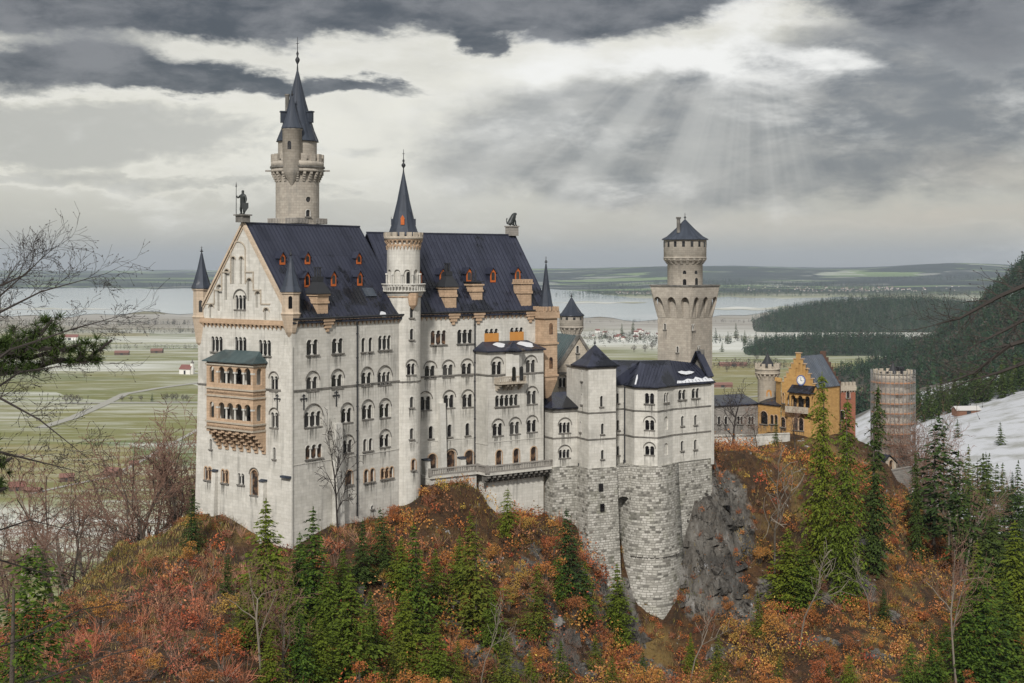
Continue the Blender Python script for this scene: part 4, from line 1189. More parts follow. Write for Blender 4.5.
for sg in (-1, 1):
    m2 = MB(); m2.obox((c.x + sg*5.6, c.y, z(171)), (.6, 0, 0), (0, .16, 0), (0, 0, .16)); m2.build('water_spout', M['grey_masonry'], TT)
sp = spire(TT, c, 3.9, z(142), z(70), 16, 6.5)
for ang, py in ((R(-20), 118), (R(200), 118)):
    u = Vector((math.cos(ang), math.sin(ang), 0)); v = Vector((-u.y, u.x, 0)); p = Vector((*c, z(py))) + u*3.0; m2 = MB()
    m2.obox(p - u*.25, u*.5, v*.42, (0, 0, 1.0)); m2.obox(p - u*.25 + Vector((0, 0, 1.1)), u*.62, v*.56, (0, 0, .12)); m2.build('spire_dormer', M['spire_slate'], sp)
m2 = MB(); p = c + Vector((-1.9, -.4)); m2.tube((*p, z(125)), (*p, z(96)), .42, .4, 8); m2.tube((*p, z(96) + .01), (*p, z(94.5)), .52, .52, 8); m2.build('chimney', M['trim_dark'], TT)
# stair turret clinging to the front
ct = XY(292.2, 258.2); m2 = MB()
zt = lambda py: ZZ(py, 258.2)
m2.lathe(ct, [(.2, zt(187)), (.8, zt(181)), (1.5, zt(175)), (1.85, zt(171)), (1.85, zt(130.5)), (2.0, zt(130)), (2.0, zt(129))], 18)
tu = m2.build('turret', M['tower_stone'], TT)
d3 = Drum(ct, 1.85); m2 = MB(); m2.face([d3.pt(a, b, .03) for a, b in arch(-.25, zt(150), .7, 1.6)]); m2.build('pane', M['glass_dark'], tu)
spire(tu, ct, 2.0, zt(129), zt(96), 12, 1.2)

# ------------------------------------------------------------------ the stepped house on the tall bastion
KE = thing('bower_house', 'lower pale house of stepped bays under small dark roofs on a tall rubble stone bastion', 'house', (*XY(625, 262), 131))
dA = dirv(25); nA = dirv(115)
a1 = XY(553.4, 258); a0 = a1 + nA*7; a2 = a1 + dA*5.4
b1 = XY(588.6, 256); b0 = b1 + nA*9; b2 = b1 + dA*5.9; b3 = b2 + nA*9
c0 = b2 + nA*4.2
d1 = XY(634.5, 260.5); d2 = XY(657.5, 259.0); d3_ = XY(672.8, 263.5)
e1 = d3_ + dirv(37)*10.8; e2 = e1 + dirv(127)*9
d0 = d1 + dirv(115)*4
zS = (152.2, 147.2); zR = 141.9
mb = MB()
def kwall(p, q, zt, wins=(), zb=zR):
    fr = Flat(p, q); w = Wall(fr, KE)
    for it in wins: w.win(*it[:-1], **it[-1])
    w.finish(mb, [(0, zb), (fr.L, zb), (fr.L, zt), (0, zt)]); return fr
O = dict(over=True); N_ = dict()
zA, zB, zC = ZZ(408.5, 259), ZZ(367, 257), ZZ(386, 262)
fA0 = kwall(a0, a1, zA); fA = kwall(a1, a2, zA, [(564.8, 432.9, 3, .62, .22, 2.0, O), (564.6, 458, 3, .6, .22, 1.6, O)])
fB0 = kwall(b0, b1, zB, [(582, 381, 1, .5, .2, 2.0, N_), (582, 404.4, 1, .5, .2, 2.0, N_), (580.7, 432, 1, .5, .2, 2.0, N_)])
fB = kwall(b1, b2, zB, [(601.4, 406.5, 1, .6, .2, 2.0, N_), (602.3, 434, 1, .6, .2, 2.0, N_), (602.3, 459, 1, .6, .2, 1.7, N_)])
fB1 = kwall(b2, b3, zB)
fC = kwall(c0, d0 + dA*.0, zC, [(617.5, 403, 1, .6, .2, 1.9, N_), (625.8, 402.4, 1, .6, .2, 1.9, N_), (617.8, 430, 1, .6, .2, 1.9, N_), (625.8, 429.3, 1, .6, .2, 1.9, N_), (617.8, 455, 1, .6, .2, 1.7, N_), (625.8, 454.5, 1, .6, .2, 1.7, N_)])
fD0 = kwall(d0, d1, zC)
fr = Flat(d1, d2); w = Wall(fr, KE)
w.win(649.5, 403.6, 2, .75, .24, 2.0); w.win(649.5, 430, 2, .75, .24, 1.9, over=True); w.win(649.5, 455, 2, .75, .24, 1.7, over=True)
w.finish(mb, [(0, zR), (fr.L, zR), (fr.L, zC), (0, zC)]); fD = fr
fr = Flat(d2, d3_); w = Wall(fr, KE)
w.win(666.3, 402.4, 2, .7, .24, 1.9); w.blind(666, 430, 1.5, 2.6); w.blind(666, 455, 1.5, 2.3)
w.finish(mb, [(0, zR), (fr.L, zR), (fr.L, zC), (0, zC)]); fD2 = fr
fE = kwall(d3_, e1, zC, [(682, 399.5, 2, .85, .28, 1.9, N_), (695.4, 398, 2, .85, .28, 1.9, N_), (682.3, 425.8, 1, .75, .2, 1.9, N_), (695.4, 424.7, 1, .75, .2, 1.9, N_), (682, 450.7, 1, .75, .2, 1.9, N_), (695.2, 449.3, 1, .75, .2, 1.9, N_)])
kwall(e1, e2, zC)
mb.build('wall', M['limestone'], KE)
mb = MB(); p, q = e1 - fE.d*.45, e1 + fE.d*.25
mb.prism([p + fE.n*.0, p + fE.n*.22, q + fE.n*.22, q], zR - 1.2, zC); mb.build('corner_strip', M['trim_pale'], KE)
for fr in (fA0, fA, fB0, fB, fB1, fC, fD0, fD, fD2, fE):
    for zq in zS: course(KE, fr, -.06, fr.L + .06, zq, .24, .13)
    course(KE, fr, -.06, fr.L + .06, (zA if fr in (fA0, fA) else zB if fr in (fB0, fB, fB1) else zC) - .3, .28, .2, 'trim_dark', 'cornice')
# rubble bastion under each bay, leaning outwards towards the foot
def bastion(pts, z0, z1, k, name='bastion', rounded=False):
    """pts: front corners left to right; foot pushed out by k metres"""
    mb = MB(); n = len(pts)
    nr = []
    for i in range(n):
        v = Vector((0, 0))
        for j in (i-1, i):
            if 0 <= j < n-1: d = (pts[j+1]-pts[j]).normalized(); v += Vector((d.y, -d.x))
        nr.append(v.normalized())
    steps = 8
    rows = []
    for s in range(steps+1):
        t = s/steps; zz = z0 + (z1-z0)*t; e = .22 + k*(1-t)**1.3
        rows.append([(*(p + m*e), zz) for p, m in zip(pts, nr)])
    acc = [0]
    for i in range(1, n): acc.append(acc[-1] + (pts[i]-pts[i-1]).length)
    mb.grid(rows, False, lambda i, j: (acc[j], z0 + (z1-z0)*i/steps), 0, rounded)
    top = [Vector((p[0], p[1])) for p in rows[-1]]
    for i in range(n-1): mb.face([(*top[i], z1), (*top[i+1], z1), (*(pts[i+1] - nr[i+1]*.5), z1 + .002), (*(pts[i] - nr[i]*.5), z1 + .002)])
    return mb.build(name, M['rubble'], KE)
bastion([a0, a1, a2 + dA*.3], 118, zR, .7); B1 = bastion([b0, b1, b2, b3], 112, zR, 1.3)
arc = []
cc = (d0 + d3_)/2 + dirv(127)*1.0
def quad(p, q, r, n): return [p*(1-t)**2 + q*2*t*(1-t) + r*t*t for t in [i/n for i in range(n+1)]]
arc = [d0] + quad(d1 - dirv(25)*.2, d1.lerp(d2, .5) - dirv(115)*1.3, d2, 5) + quad(d2, d2.lerp(d3_, .6) + Vector((.7, -.7)), d3_, 4)[1:] + [d3_ + dirv(37)*1.2 , d3_ + dirv(110)*5]
B2 = bastion(arc, 104, zR, 2.7, rounded=True)
mb = MB(); ra = [p for p in arc[1:-2]]
zz_ = ZZ(556, 259)
for i in range(len(ra)-1):
    p, q = ra[i], ra[i+1]; d = (q-p).normalized(); nn = Vector((d.y, -d.x)); mb.prism([p - nn*.3, p + nn*1.55, q + nn*1.55, q - nn*.3], zz_, zz_ + .45)
mb.build('ledge', M['rubble'], B2)
# recessed curtain wall with a deep arched niche between the bastions
fN = Flat(b2 + nA*2.0, d0 + nA*-.5)
fN = Flat(b2 + nA*1.2 - dA*.5, d1 + nA*1.0 + dA*.5)
mb = MB(); an = fN.L*.52
panel(mb, fN, [(0, 108), (fN.L, 108), (fN.L, zR - .2), (0, zR - .2)], [arch(an, 108.5, fN.L*.72, ZZ(496, 261) - 108.5, 10)], reveal=2.6)
mb.prism([fN.p0, fN.p1, fN.p1 - fN.n*3.5, fN.p0 - fN.n*3.5], zR - .45, zR - .2)
p, q = fN.p0 - fN.n*2.6, fN.p1 - fN.n*2.6; fr2 = Flat(p, q); panel(mb, fr2, [(0, 108), (fr2.L, 108), (fr2.L, zR - .3), (0, zR - .3)])
mb.build('curtain_wall', M['rubble'], KE)
kwall_m = MB(); fr = Flat(d3_ + dirv(37)*.3 , e1); panel(kwall_m, fr, [(0, 118), (fr.L, 118), (fr.L, zR - .01), (0, zR - .01)], dep=-.12); fr = Flat(e1, e2); panel(kwall_m, fr, [(0, 118), (fr.L, 118), (fr.L, zR - .01), (0, zR - .01)], dep=-.12); fr = Flat(c0, d0); panel(kwall_m, fr, [(0, 125), (fr.L, 125), (fr.L, zR), (0, zR)]); kwall_m.build('lower_wall', M['rubble'], KE)
# plain wall joining the palace foot to the bastion
fr = Flat(XY(500, 254.5), XY(546, 261)); mb = MB(); panel(mb, fr, [(0, 120), (fr.L, 120), (fr.L, zt0 - 1), (0, zt0 - 1)], [[(fr.L*.55 - .4, 137), (fr.L*.55 + .4, 137), (fr.L*.55 + .4, 137.8), (fr.L*.55 - .4, 137.8)], [(fr.L*.57 - .4, 134.6), (fr.L*.57 + .4, 134.6), (fr.L*.57 + .4, 135.4), (fr.L*.57 - .4, 135.4)]], reveal=.5)
mb.build('terrace_wall', M['limestone_warm'], PAL)
# small slots in the bastion
for fr, px, py in ((fB, 600, 487), (fB, 601, 507)):
    a, zq = fr.at(px, py); e = .3 + 1.3*(1 - (zq - 112)/(zR - 112))**1.3; mb = MB(); p = fr.pt(a, zq, e); d3v = Vector((fr.d.x, fr.d.y, 0)); n3v = Vector((fr.n.x, fr.n.y, 0))
    mb.obox(p, d3v*.42, n3v*.12, (0, 0, .7)); mb.obox(p - Vector((0, 0, .0)) + n3v*.06, d3v*.26, n3v*.12, (0, 0, .5)); mb.build('slot', M['glass_dark'], KE)
# roofs
mb = MB(); o = .5
g = [a1 - dA*o - nA*o, a2 + dA*.6 - nA*o, a2 + dA*.6 + nA*6.5, a0 - dA*o]
mb.prism(g, zA, zA + .2); ap = [a1 + dA*2.6 + nA*6.0, a2 + dA*.4 + nA*6.2]
mb.face([(*g[0], zA+.21), (*g[1], zA+.21), (*ap[1], zA + 2.6), (*ap[0], zA + 2.6)]); mb.face([(*g[3], zA+.21), (*g[0], zA+.21), (*ap[0], zA + 2.6)])
mb.build('roof', M['roof_metal'], KE)
mb = MB(); g = [b1 - dA*.5 - nA*.5, b2 + dA*.5 - nA*.5, b3 + dA*.5, b0 - dA*.5]; g[2] = b2 + dA*.5 + nA*6.4; g[3] = b1 - dA*.5 + nA*6.4
ctr = (g[0] + g[2])/2
mb.prism(g, zB, zB + .25); sh = lambda k: [ctr + (p - ctr)*k for p in g]
mb.prism(sh(.97), zB + .251, zB + 1.3, pts1=sh(.62)); mb.prism(sh(.62), zB + 1.3, ZZ(344.5, 260), pts1=sh(.012))
rb = mb.build('roof', M['roof_metal'], KE); f = MB(); finial(f, ctr, ZZ(345.5, 260), 1.6, .12); f.build('finial', M['iron'], rb)
# long hipped roof over the recessed part and the polygonal bay
mb = MB(); zz0 = zC; zrg = ZZ(361, 267)
rg0, rg1 = XY(609, 270), XY(672, 268.5)
rr0, rr1 = XY(627, 268), XY(668, 267)
E0, E1, E2, E3, E4 = c0 - nA*.5 - dA*.3, d1 - dirv(115)*.6 - dA*.4, d2 + Vector((0, -.7)), d3_ + Vector((.4, -.5)), e1 + dirv(37)*.4 - dirv(127)*.5
def F3(*p): mb.face([Vector(q) for q in p])
v = lambda p, zq: (p.x, p.y, zq)
zq = zz0 + .15
k0 = d0 - dA*.3
F3(v(E0, zq), v(k0, zq), v(XY(640, 267), zrg), v(rg0, zrg)); F3(v(k0, zq), v(E1, zq), v(XY(640, 267), zrg)); F3(v(E1, zq), v(E2, zq), v(rr1, zrg + .2), v(XY(640, 267), zrg)); F3(v(E2, zq), v(E3, zq), v(rr1, zrg + .2))
rE = e1 + dirv(127)*5.0
F3(v(E3, zq), v(E4, zq), v(rE, zrg - .9), v(rr1, zrg + .2))
F3(v(rE, zrg - .9), v(rr1, zrg + .2), v(XY(640, 267), zrg), v(rg0, zrg), v(rg0 + nA*6, zq), v(rE + nA*6, zq))
for p, q in ((E0, k0), (k0, E1), (E1, E2), (E2, E3), (E3, E4)):
    d = (q-p).normalized(); nn = Vector((d.y, -d.x)); mb.prism([p - nn*.9, p, q, q - nn*.9], zz0 - .06, zq - .01)
def seams(p, q, r, s_, n):
    for i in range(1, n):
        a = Vector(p).lerp(Vector(q), i/n); b = Vector(s_).lerp(Vector(r), i/n); mb.tube(a + Vector((0, 0, .03)), b + Vector((0, 0, .03)), .055, .055, 4, caps=False)
seams(v(E1, zq), v(E2, zq), v(rr1, zrg + .2), v(XY(640, 267), zrg), 8); seams(v(E3, zq), v(E4, zq), v(rE, zrg - .9), v(rr1, zrg + .2), 11); seams(v(E0, zq), v(k0, zq), v(XY(640, 267), zrg), v(rg0, zrg), 6)
r3 = mb.build('roof', M['roof_metal'], KE)
# snow lying on the roof
def patch(p0, p1, p2, p3, pts):
    mb = MB()
    q = [Vector(p0).lerp(Vector(p1), a).lerp(Vector(p3).lerp(Vector(p2), a), b) + Vector((0, 0, .09)) for a, b in pts]
    mb.face(q); mb.build('snow_patch', M['snow'], r3)
Q = (v(E3, zq), v(E4, zq), v(rE, zrg - .9), v(rr1, zrg + .2))
patch(*Q, [(.05, .03), (.97, .03), (.98, .20), (.86, .26), (.74, .17), (.6, .27), (.5, .16), (.36, .2), (.22, .12), (.08, .14)])
patch(*Q, [(.25, .42), (.4, .38), (.55, .42), (.68, .5), (.55, .55), (.42, .52), (.3, .55), (.18, .5)])
Q = (v(E0, zq), v(k0, zq), v(XY(640, 267), zrg), v(rg0, zrg))
patch(*Q, [(.05, .03), (.9, .03), (.85, .12), (.6, .08), (.3, .13), (.08, .1)])
Q = (v(E1, zq), v(E2, zq), v(rr1, zrg + .2), v(XY(640, 267), zrg))
patch(*Q, [(.0, .05), (.06, .05), (.07, .3), (.03, .45), (0, .4)])
# gable end wall with a small stone dormer at the right end
mb = MB(); pe = e1 + dirv(127)*2.4 - dirv(37)*.1
g0, g1 = e1 + dirv(37)*.15 + dirv(127)*.2, e1 + dirv(37)*.15 + dirv(127)*6.4
fr = Flat(g0, g1); panel(mb, fr, [(0, zC), (fr.L, zC), (fr.L, zC + 1.0), (fr.L*.55, zrg + 1.4), (.0, zC + 1.0)])
mb.prism([g0, g0 + dirv(37)*.5, g1 + dirv(37)*.5, g1], zC - .3, zC)
mb.prism([fr.pt(2.8, 0, -.1).xy, fr.pt(2.8, 0, .7).xy, fr.pt(4.2, 0, .7).xy, fr.pt(4.2, 0, -.1).xy], zC, zrg + 1.9)
mb.build('gable_end', M['trim_dark'], KE)
mb = MB()
for t0, t1, za, zb_ in ((0, .55, zC + 1.0, zrg + 1.4), (.55, 1, zrg + 1.4, zC + 1.0)):
    a_, b_ = fr.pt(fr.L*t0, za), fr.pt(fr.L*t1, zb_); ax = (b_-a_)/2; n3v = Vector((fr.n.x, fr.n.y, 0)); mb.obox((a_+b_)/2 - n3v*.4 + Vector((0, 0, .15)), ax, n3v*.8, n3v.cross(ax).normalized()*.16)
mb.build('gable_roof', M['roof_metal'], KE)
for p0, za, zb_ in ((c0.lerp(d0, .985) , 122, zC), (a2 - dA*.1 - nA*.2, 124, zA - .2)):
    mb = MB(); nn = -nA; mb.tube((*(p0 + nn*.35), za), (*(p0 + nn*.35), zb_), .16, .16, 8); mb.tube((*(p0 + nn*.35), zR - .6), (*(p0 + nn*.35), zR + .5), .3, .3, 8); mb.build('drain_pipe', M['iron'], KE)

# ------------------------------------------------------------------ gabled wing with greenish roof behind the bower
c = XY(572, 286); uK, vK = dirv(-35), dirv(55)
KH = thing('knights_wing', 'narrow warm stone wing with a greenish metal roof behind the stepped bays', 'house', (*c, 135))
z = lambda py: ZZ(py, 281)
g0 = XY(554, 284.5); g1 = XY(592, 280)
g0 = c - dirv(20)*4.2 - dirv(110)*3; g1 = c + dirv(20)*4.4 - dirv(110)*3
fr = Flat(g0, g1); mb = MB(); w = Wall(fr, KH)
zg = z(368); za = z(337)
w.win(577.5, 353, 1, .6, .2, 1.5); w.win(562.5, 387, 2, .6, .25, 1.9, over=True); w.win(576.5, 390, 1, .6, .2, 1.9)
w.finish(mb, [(0, 130), (fr.L, 130), (fr.L, zg), (fr.L*.52, za), (0, zg)])
sw = Flat(g0 + dirv(110)*12, g0); w2 = Wall(sw, KH); w2.finish(mb, [(0, 130), (sw.L, 130), (sw.L, zg), (0, zg)])
panel(mb, Flat(g1, g1 + dirv(110)*12), [(0, 130), (12, 130), (12, zg), (0, zg)])
mb.build('wall', M['limestone_warm'], KH)
mb = MB(); rk = fr.pt(fr.L*.52, za)
bk = Vector((*dirv(110), 0))*12
lift = Vector((0, 0, .15))
for e, sg in ((g0 - fr.d*.5, 1), (g1 + fr.d*.5, -1)):
    a_ = Vector((*e, zg - .5)) + lift; b_ = Vector(rk) + lift
    mb.face([a_, b_, b_ + bk, a_ + bk]); 
    for i in range(13): mb.tube(a_ + bk*i/12 + lift*.3, b_ + bk*i/12 + lift*.3, .06, .06, 4, caps=False)
mb.build('roof', M['copper_green'], KH)
mb = MB()
for s0, s1, z0_, z1_ in ((-.3, fr.L*.52, zg - .3, za), (fr.L*.52, fr.L + .3, za, zg - .3)):
    a_, b_ = fr.pt(s0, z0_ + .25), fr.pt(s1, z1_ + .25); ax = (b_-a_)/2; n3v = Vector((fr.n.x, fr.n.y, 0)); mb.obox((a_+b_)/2 + n3v*.05, ax, n3v*.3, n3v.cross(ax).normalized()*.28)
mb.build('gable_coping', M['trim_dark'], KH)
for fr_ in (fr, sw): course(KH, fr_, 0, fr_.L, z(374), .3, .15)
mb = MB(); mb.prism([g0 - fr.d*1.0, g0 - fr.d*1.0 + fr.n*4, g1 + fr.n*4, g1], 132, z(394)); mb.build('lean_to', M['trim_dark'], KH)

# small round tower behind it
c = XY(571.5, 302); z = lambda py: ZZ(py, 302)
RT = thing('turret_tower', 'small round tower with a dark conical roof behind the green roofed wing', 'tower', (*c, 138))
mb = MB(); mb.lathe(c, [(2.0, 138), (2.0, z(333)), (2.2, z(330)), (2.65, z(327)), (2.65, z(316))], 24); mb.build('wall', M['tower_stone'], RT)
corbel_ring(RT, c, 2.05, 2.65, z(334), z(326), 14, 'tower_stone')
d9 = Drum(c, 2.65); mb = MB()
for i in range(10): 
    a = (i - 5 + .3)*math.pi*2.65*2/10
    mb.face([d9.pt(a - .28, z(319.6), .025), d9.pt(a + .28, z(319.6), .025), d9.pt(a + .28, z(317), .025), d9.pt(a - .28, z(317), .025)])
mb.build('loophole', M['glass_dark'], RT)
spire(RT, c, 2.75, z(316), z(297.5), 16, 1.2)

# ------------------------------------------------------------------ square tower
c = XY(685, 318); rS = 49
SQ = thing('square_tower', 'square tower with a flared arcaded gallery and a round top under a dark cone', 'tower', (*c, 140))
z = lambda py: ZZ(py, 313)
hs = 4.55
def sqr(h): return [c + dirv(rS)*h*a + dirv(rS + 90)*h*b for a, b in ((-1, -1), (1, -1), (1, 1), (-1, 1))]
q = sqr(hs); mb = MB(); zf, zg_ = z(318), z(286.5)
frs = [Flat(q[(i+1) % 4], q[i]) if False else Flat(q[i], q[(i+1) % 4]) for i in range(4)]
# faces looking at the viewer run between corner 3->0 and 0->1
for i in range(4):
    fr = frs[i]; w = Wall(fr, SQ)
    if i == 3:
        for px, py in ((665, 329.5), (677.6, 352.5)): w.win(px, py, 1, .55, .2, 1.4)
    if i == 0:
        for px, py in ((693.2, 330.5), (698.8, 352)): w.win(px, py, 2, .45, .25, 1.4)
    w.finish(mb, [(0, 130), (fr.L, 130), (fr.L, zf + .2), (0, zf + .2)])
mb.build('wall', M['tower_stone'], SQ)
he = 5.75
qe = sqr(he); mb = MB()
fre = [Flat(qe[i], qe[(i+1) % 4]) for i in range(4)]
for fr in fre:
    n = 3; hol = []
    for k in range(n):
        a = fr.L*(k + .5)/n; wd = fr.L/n*.62
        hol.append(arch(a, zf + .0, wd, z(297) - zf, 10, pointed=True))
    panel(mb, fr, [(0, zf), (fr.L, zf), (fr.L, zg_), (0, zg_)], [[(x, y if y > zf + .05 else zf + .02) for x, y in h] for h in hol], reveal=1.1)
mb.prism(qe, zg_ - .25, zg_ - .002); mb.prism(sqr(hs - .02), zf, zg_ - .26)
# the piers narrow towards the shaft as corbels
gal = mb.build('gallery', M['tower_stone'], SQ)
# taper the lower part of the gallery back to the shaft
for vtx in gal.data.vertices:
    p = Vector((vtx.co.x, vtx.co.y)) + Vector(BASE[SQ.name]).xy - c
    zz = vtx.co.z + BASE[SQ.name].z
    t = min(1, max(0, (zz - zf)/(z(298) - zf))); kk = (hs + .04 + (he - hs)*t**.8)/he
    a_, b_ = p.dot(dirv(rS)), p.dot(dirv(rS + 90))
    if max(abs(a_), abs(b_)) > hs + .1:
        p *= max(kk, (hs + .03)/max(abs(a_), abs(b_)))
        vtx.co.x, vtx.co.y = (c + p - Vector(BASE[SQ.name]).xy)
mb = MB(); mb.prism(sqr(he + .18), zg_, zg_ + .35); mb.build('gallery_cap', M['trim_dark'], SQ)
mb = MB(); zd = lambda py: ZZ(py, 318)
mb.lathe(c, [(4.1, zg_), (4.1, zd(263)), (4.4, zd(262)), (4.95, zd(260)), (5.0, zd(240))], 32)
dru = mb.build('drum', M['tower_stone'], SQ)
corbel_ring(SQ, c, 4.1, 5.02, zd(264), zd(257), 20, 'tower_stone')
dq = Drum(c, 5.0); mb = MB()
for i in range(16):
    a = (i - 8 + .5)*math.pi*10/16; mb.face([dq.pt(a - .32, zd(247), .03), dq.pt(a + .32, zd(247), .03), dq.pt(a + .32, zd(241.5), .03), dq.pt(a - .32, zd(241.5), .03)])
mb.build('loophole', M['glass_dark'], dru)
dq = Drum(c, 4.1); mb = MB()
for px, py, hh in ((684.5, 286, 1.3), (696.5, 286, 1.6), (684.5, 274, .5), (696, 274, .5)):
    a, zz = dq.at(px, py); mb.face([dq.pt(x, y, .03) for x, y in arch(a, zz, .8, hh + .3)])
mb.build('opening', M['glass_dark'], dru)
sp = spire(SQ, c, 5.2, zd(240), zd(219.5), 24, 1.7, mat='spire_slate')
p = XY(678.5, 315.5); mb = MB(); mb.tube((*p, zd(233)), (*p, zd(219)), .42, .42, 8); mb.tube((*p, zd(219)), (*p, zd(217.5)), .6, .6, 8); mb.build('chimney', M['trim_dark'], sp)
# ------------------------------------------------------------------ gatehouse of ochre stone
mat('gable_brown', stone((.12, .065, .045), (.08, .045, .035), (.06, .04, .03), .6, .3, .02, amt=.4), .9)
GH = thing('gatehouse', 'ochre gatehouse with stepped gables, a clock and a small arched loggia', 'gatehouse', (*XY(795, 330), 136))
def local(D): return lambda py: ZZ(py, D)
# main gabled block
g1 = XY(815.5, 326); g0 = g1 - dirv(-45)*9.6; dB = dirv(45); z = local(328)
GF = Flat(g0, g1)
mb = MB(); w = Wall(GF, GH, 'plaster_ochre')
zeav, zap = z(387), z(358.5)
w.win(790.5, 404, 1, 1.0, .3, 2.4)
def stepped(fr, zl, zt, n=6, par=0.0):
    L = fr.L; pts = [(0, 130), (L, 130)]
    for i in range(n):
        a = L - (L/2 - .7)*i/n; b = L - (L/2 - .7)*(i+1)/n; zz = zl + .9 + (zt - zl)*(i)/n
        pts += [(a, zz), (b, zz)]
    pts += [(L/2 + .7, zt + 1.2), (L/2 - .7, zt + 1.2)]
    for i in reversed(range(n)):
        a = (L/2 - .7)*i/n; b = (L/2 - .7)*(i+1)/n; zz = zl + .9 + (zt - zl)*i/n
        pts += [(b, zz), (a, zz)]
    return pts
for i, (px, py, wd, h) in enumerate(((796.5, 376, .55, 2.0), (799.5, 373, .55, 2.4), (803.5, 373, .55, 2.4), (806.5, 376, .55, 2.0))): w.blind(px, py, wd, h)
w.finish(mb, stepped(GF, zeav, zap))
GS = Flat(g1, g1 + dB*11); w = Wall(GS, GH, 'plaster_ochre'); w.finish(mb, [(0, 130), (11, 130), (11, zeav), (0, zeav)])
GW = Flat(g0 + dB*11, g0); panel(mb, GW, [(0, 130), (11, 130), (11, zeav), (0, zeav)])
mb.build('wall', M['plaster_ochre'], GH)
mb = MB(); GB = Flat(g0 + dB*11, g1 + dB*11); pts = stepped(GB, zeav, zap); n3 = Vector((GB.n.x, GB.n.y, 0))
panel(mb, GB, pts, dep=.3); panel(mb, GB, pts, dep=-.3)
for i in range(len(pts)):
    a, b = pts[i], pts[(i+1) % len(pts)]; mb.face([GB.pt(*a, .3), GB.pt(*b, .3), GB.pt(*b, -.3), GB.pt(*a, -.3)])
mb.build('stepped_gable', M['gable_brown'], GH)
pts = stepped(GF, zeav, zap)
for i in range(2, len(pts) - 1):
    a, b = pts[i], pts[i+1]
    if abs(a[1]-b[1]) < .01:
        m_ = (a[0]+b[0])/2; L_ = abs(a[0]-b[0])/2 + .1
        mb = MB(); mb.obox(GF.pt(m_, a[1] + .1, -.2), (GF.d.x*L_, GF.d.y*L_, 0), (GF.n.x*.35, GF.n.y*.35, 0), (0, 0, .1)); mb.build('coping', M['sandstone'], GH)
mb = MB(); rz = .3
for sg in (0, 1):
    e = g0 - GF.d*.3 if sg == 0 else g1 + GF.d*.3
    a_ = Vector((*e, zeav - .2)); b_ = Vector((*((g0+g1)/2), zap + .3)); bk = Vector((*dB, 0))*10.6; f_ = Vector((*dB, 0))*.3
    mb.face([a_ + f_, b_ + f_, b_ + bk, a_ + bk]); a2_, b2_ = a_ + Vector((0, 0, .14)), b_ + Vector((0, 0, .14)); mb.face([a2_ + f_, b2_ + f_, b2_ + bk, a2_ + bk])
    for i in range(1, 14): mb.tube(a2_ + bk*i/14, b2_ + bk*i/14, .05, .05, 4, caps=False)
mb.build('roof', M['roof_blue'], GH)
cl = MB(); a, zc = GF.at(801.2, 380.2); p = GF.pt(a, zc, .12); d3 = Vector((GF.d.x, GF.d.y, 0)); up = Vector((0, 0, 1)); n3 = Vector((GF.n.x, GF.n.y, 0))
ring = lambda r, e: [p + n3*e + d3*r*math.cos(t) + up*r*math.sin(t) for t in [i*math.pi/12 for i in range(24)]]
cl.face(ring(1.25, .0)); cl.grid([ring(1.25, 0), ring(1.25, -.15)], True); clk = cl.build('clock', M['clock_blue'], GH)
c2 = MB(); c2.face(ring(1.0, .02)); c2.build('dial', M['clock_white'], clk)
c3 = MB(); c3.obox(p + n3*.05 + up*.3, d3*.06, n3*.01, up*.4); c3.obox(p + n3*.05 + d3*.2 - up*.1, d3*.26, n3*.012, up*.06)
for i in range(12):
    t = i*math.pi/6; c3.obox(p + n3*.04 + d3*.82*math.cos(t) + up*.82*math.sin(t), d3*.06, n3*.01, up*.06)
c3.build('clock_hand', M['iron'], clk)
# loggia jutting from the front, with dark shed roof, arches and a balcony
e = 1.6; LFg = GF.shifted(e); la, lb = LFg.at(789.5), LFg.at(811)
LG = Flat(LFg.pt(la, 0).xy, LFg.pt(lb, 0).xy); zl0, zl1 = z(411), z(392)
mb = MB(); wl = LG.L/3*.66; panel(mb, LG, [(0, zl0), (LG.L, zl0), (LG.L, zl1), (0, zl1)], [scallop(LG.L/2, zl0 + 1.0, 3, wl, LG.L/3 - wl, 2.8)], reveal=.35)
for fr in (Flat(LG.p1, LG.p1 - LG.n*e), Flat(LG.p0 - LG.n*e, LG.p0)): panel(mb, fr, [(0, zl0), (fr.L, zl0), (fr.L, zl1), (0, zl1)], [arch(fr.L/2, zl0 + 1.0, .8, 2.8)], reveal=.3)
sq4 = [LG.p0, LG.p1, LG.p1 - LG.n*e, LG.p0 - LG.n*e]; mb.prism(sq4, zl0 - .4, zl0 + .003)
for k in range(4):
    a = LG.L*(k + .5)/4
    for i in range(3): mb.prism([LG.pt(a-.2, 0, -e).xy, LG.pt(a-.2, 0, -.5*i).xy, LG.pt(a+.2, 0, -.5*i).xy, LG.pt(a+.2, 0, -e).xy], zl0 - .8 - .4*i, zl0 - .403 - .4*i)
lg = mb.build('loggia', M['plaster_ochre'], GH)
for k in (-1, 0, 1):
    m2 = MB(); m2.face([GF.pt(x, y, .06) for x, y in arch((GF.at(789.5) + GF.at(811))/2 + k*LG.L/3 + .3, zl0 + .2, 1.5, 3.2)]); m2.build('door_or_shade', M['glass_dark'], lg)  # dark sheet painted as the shade behind the loggia arches
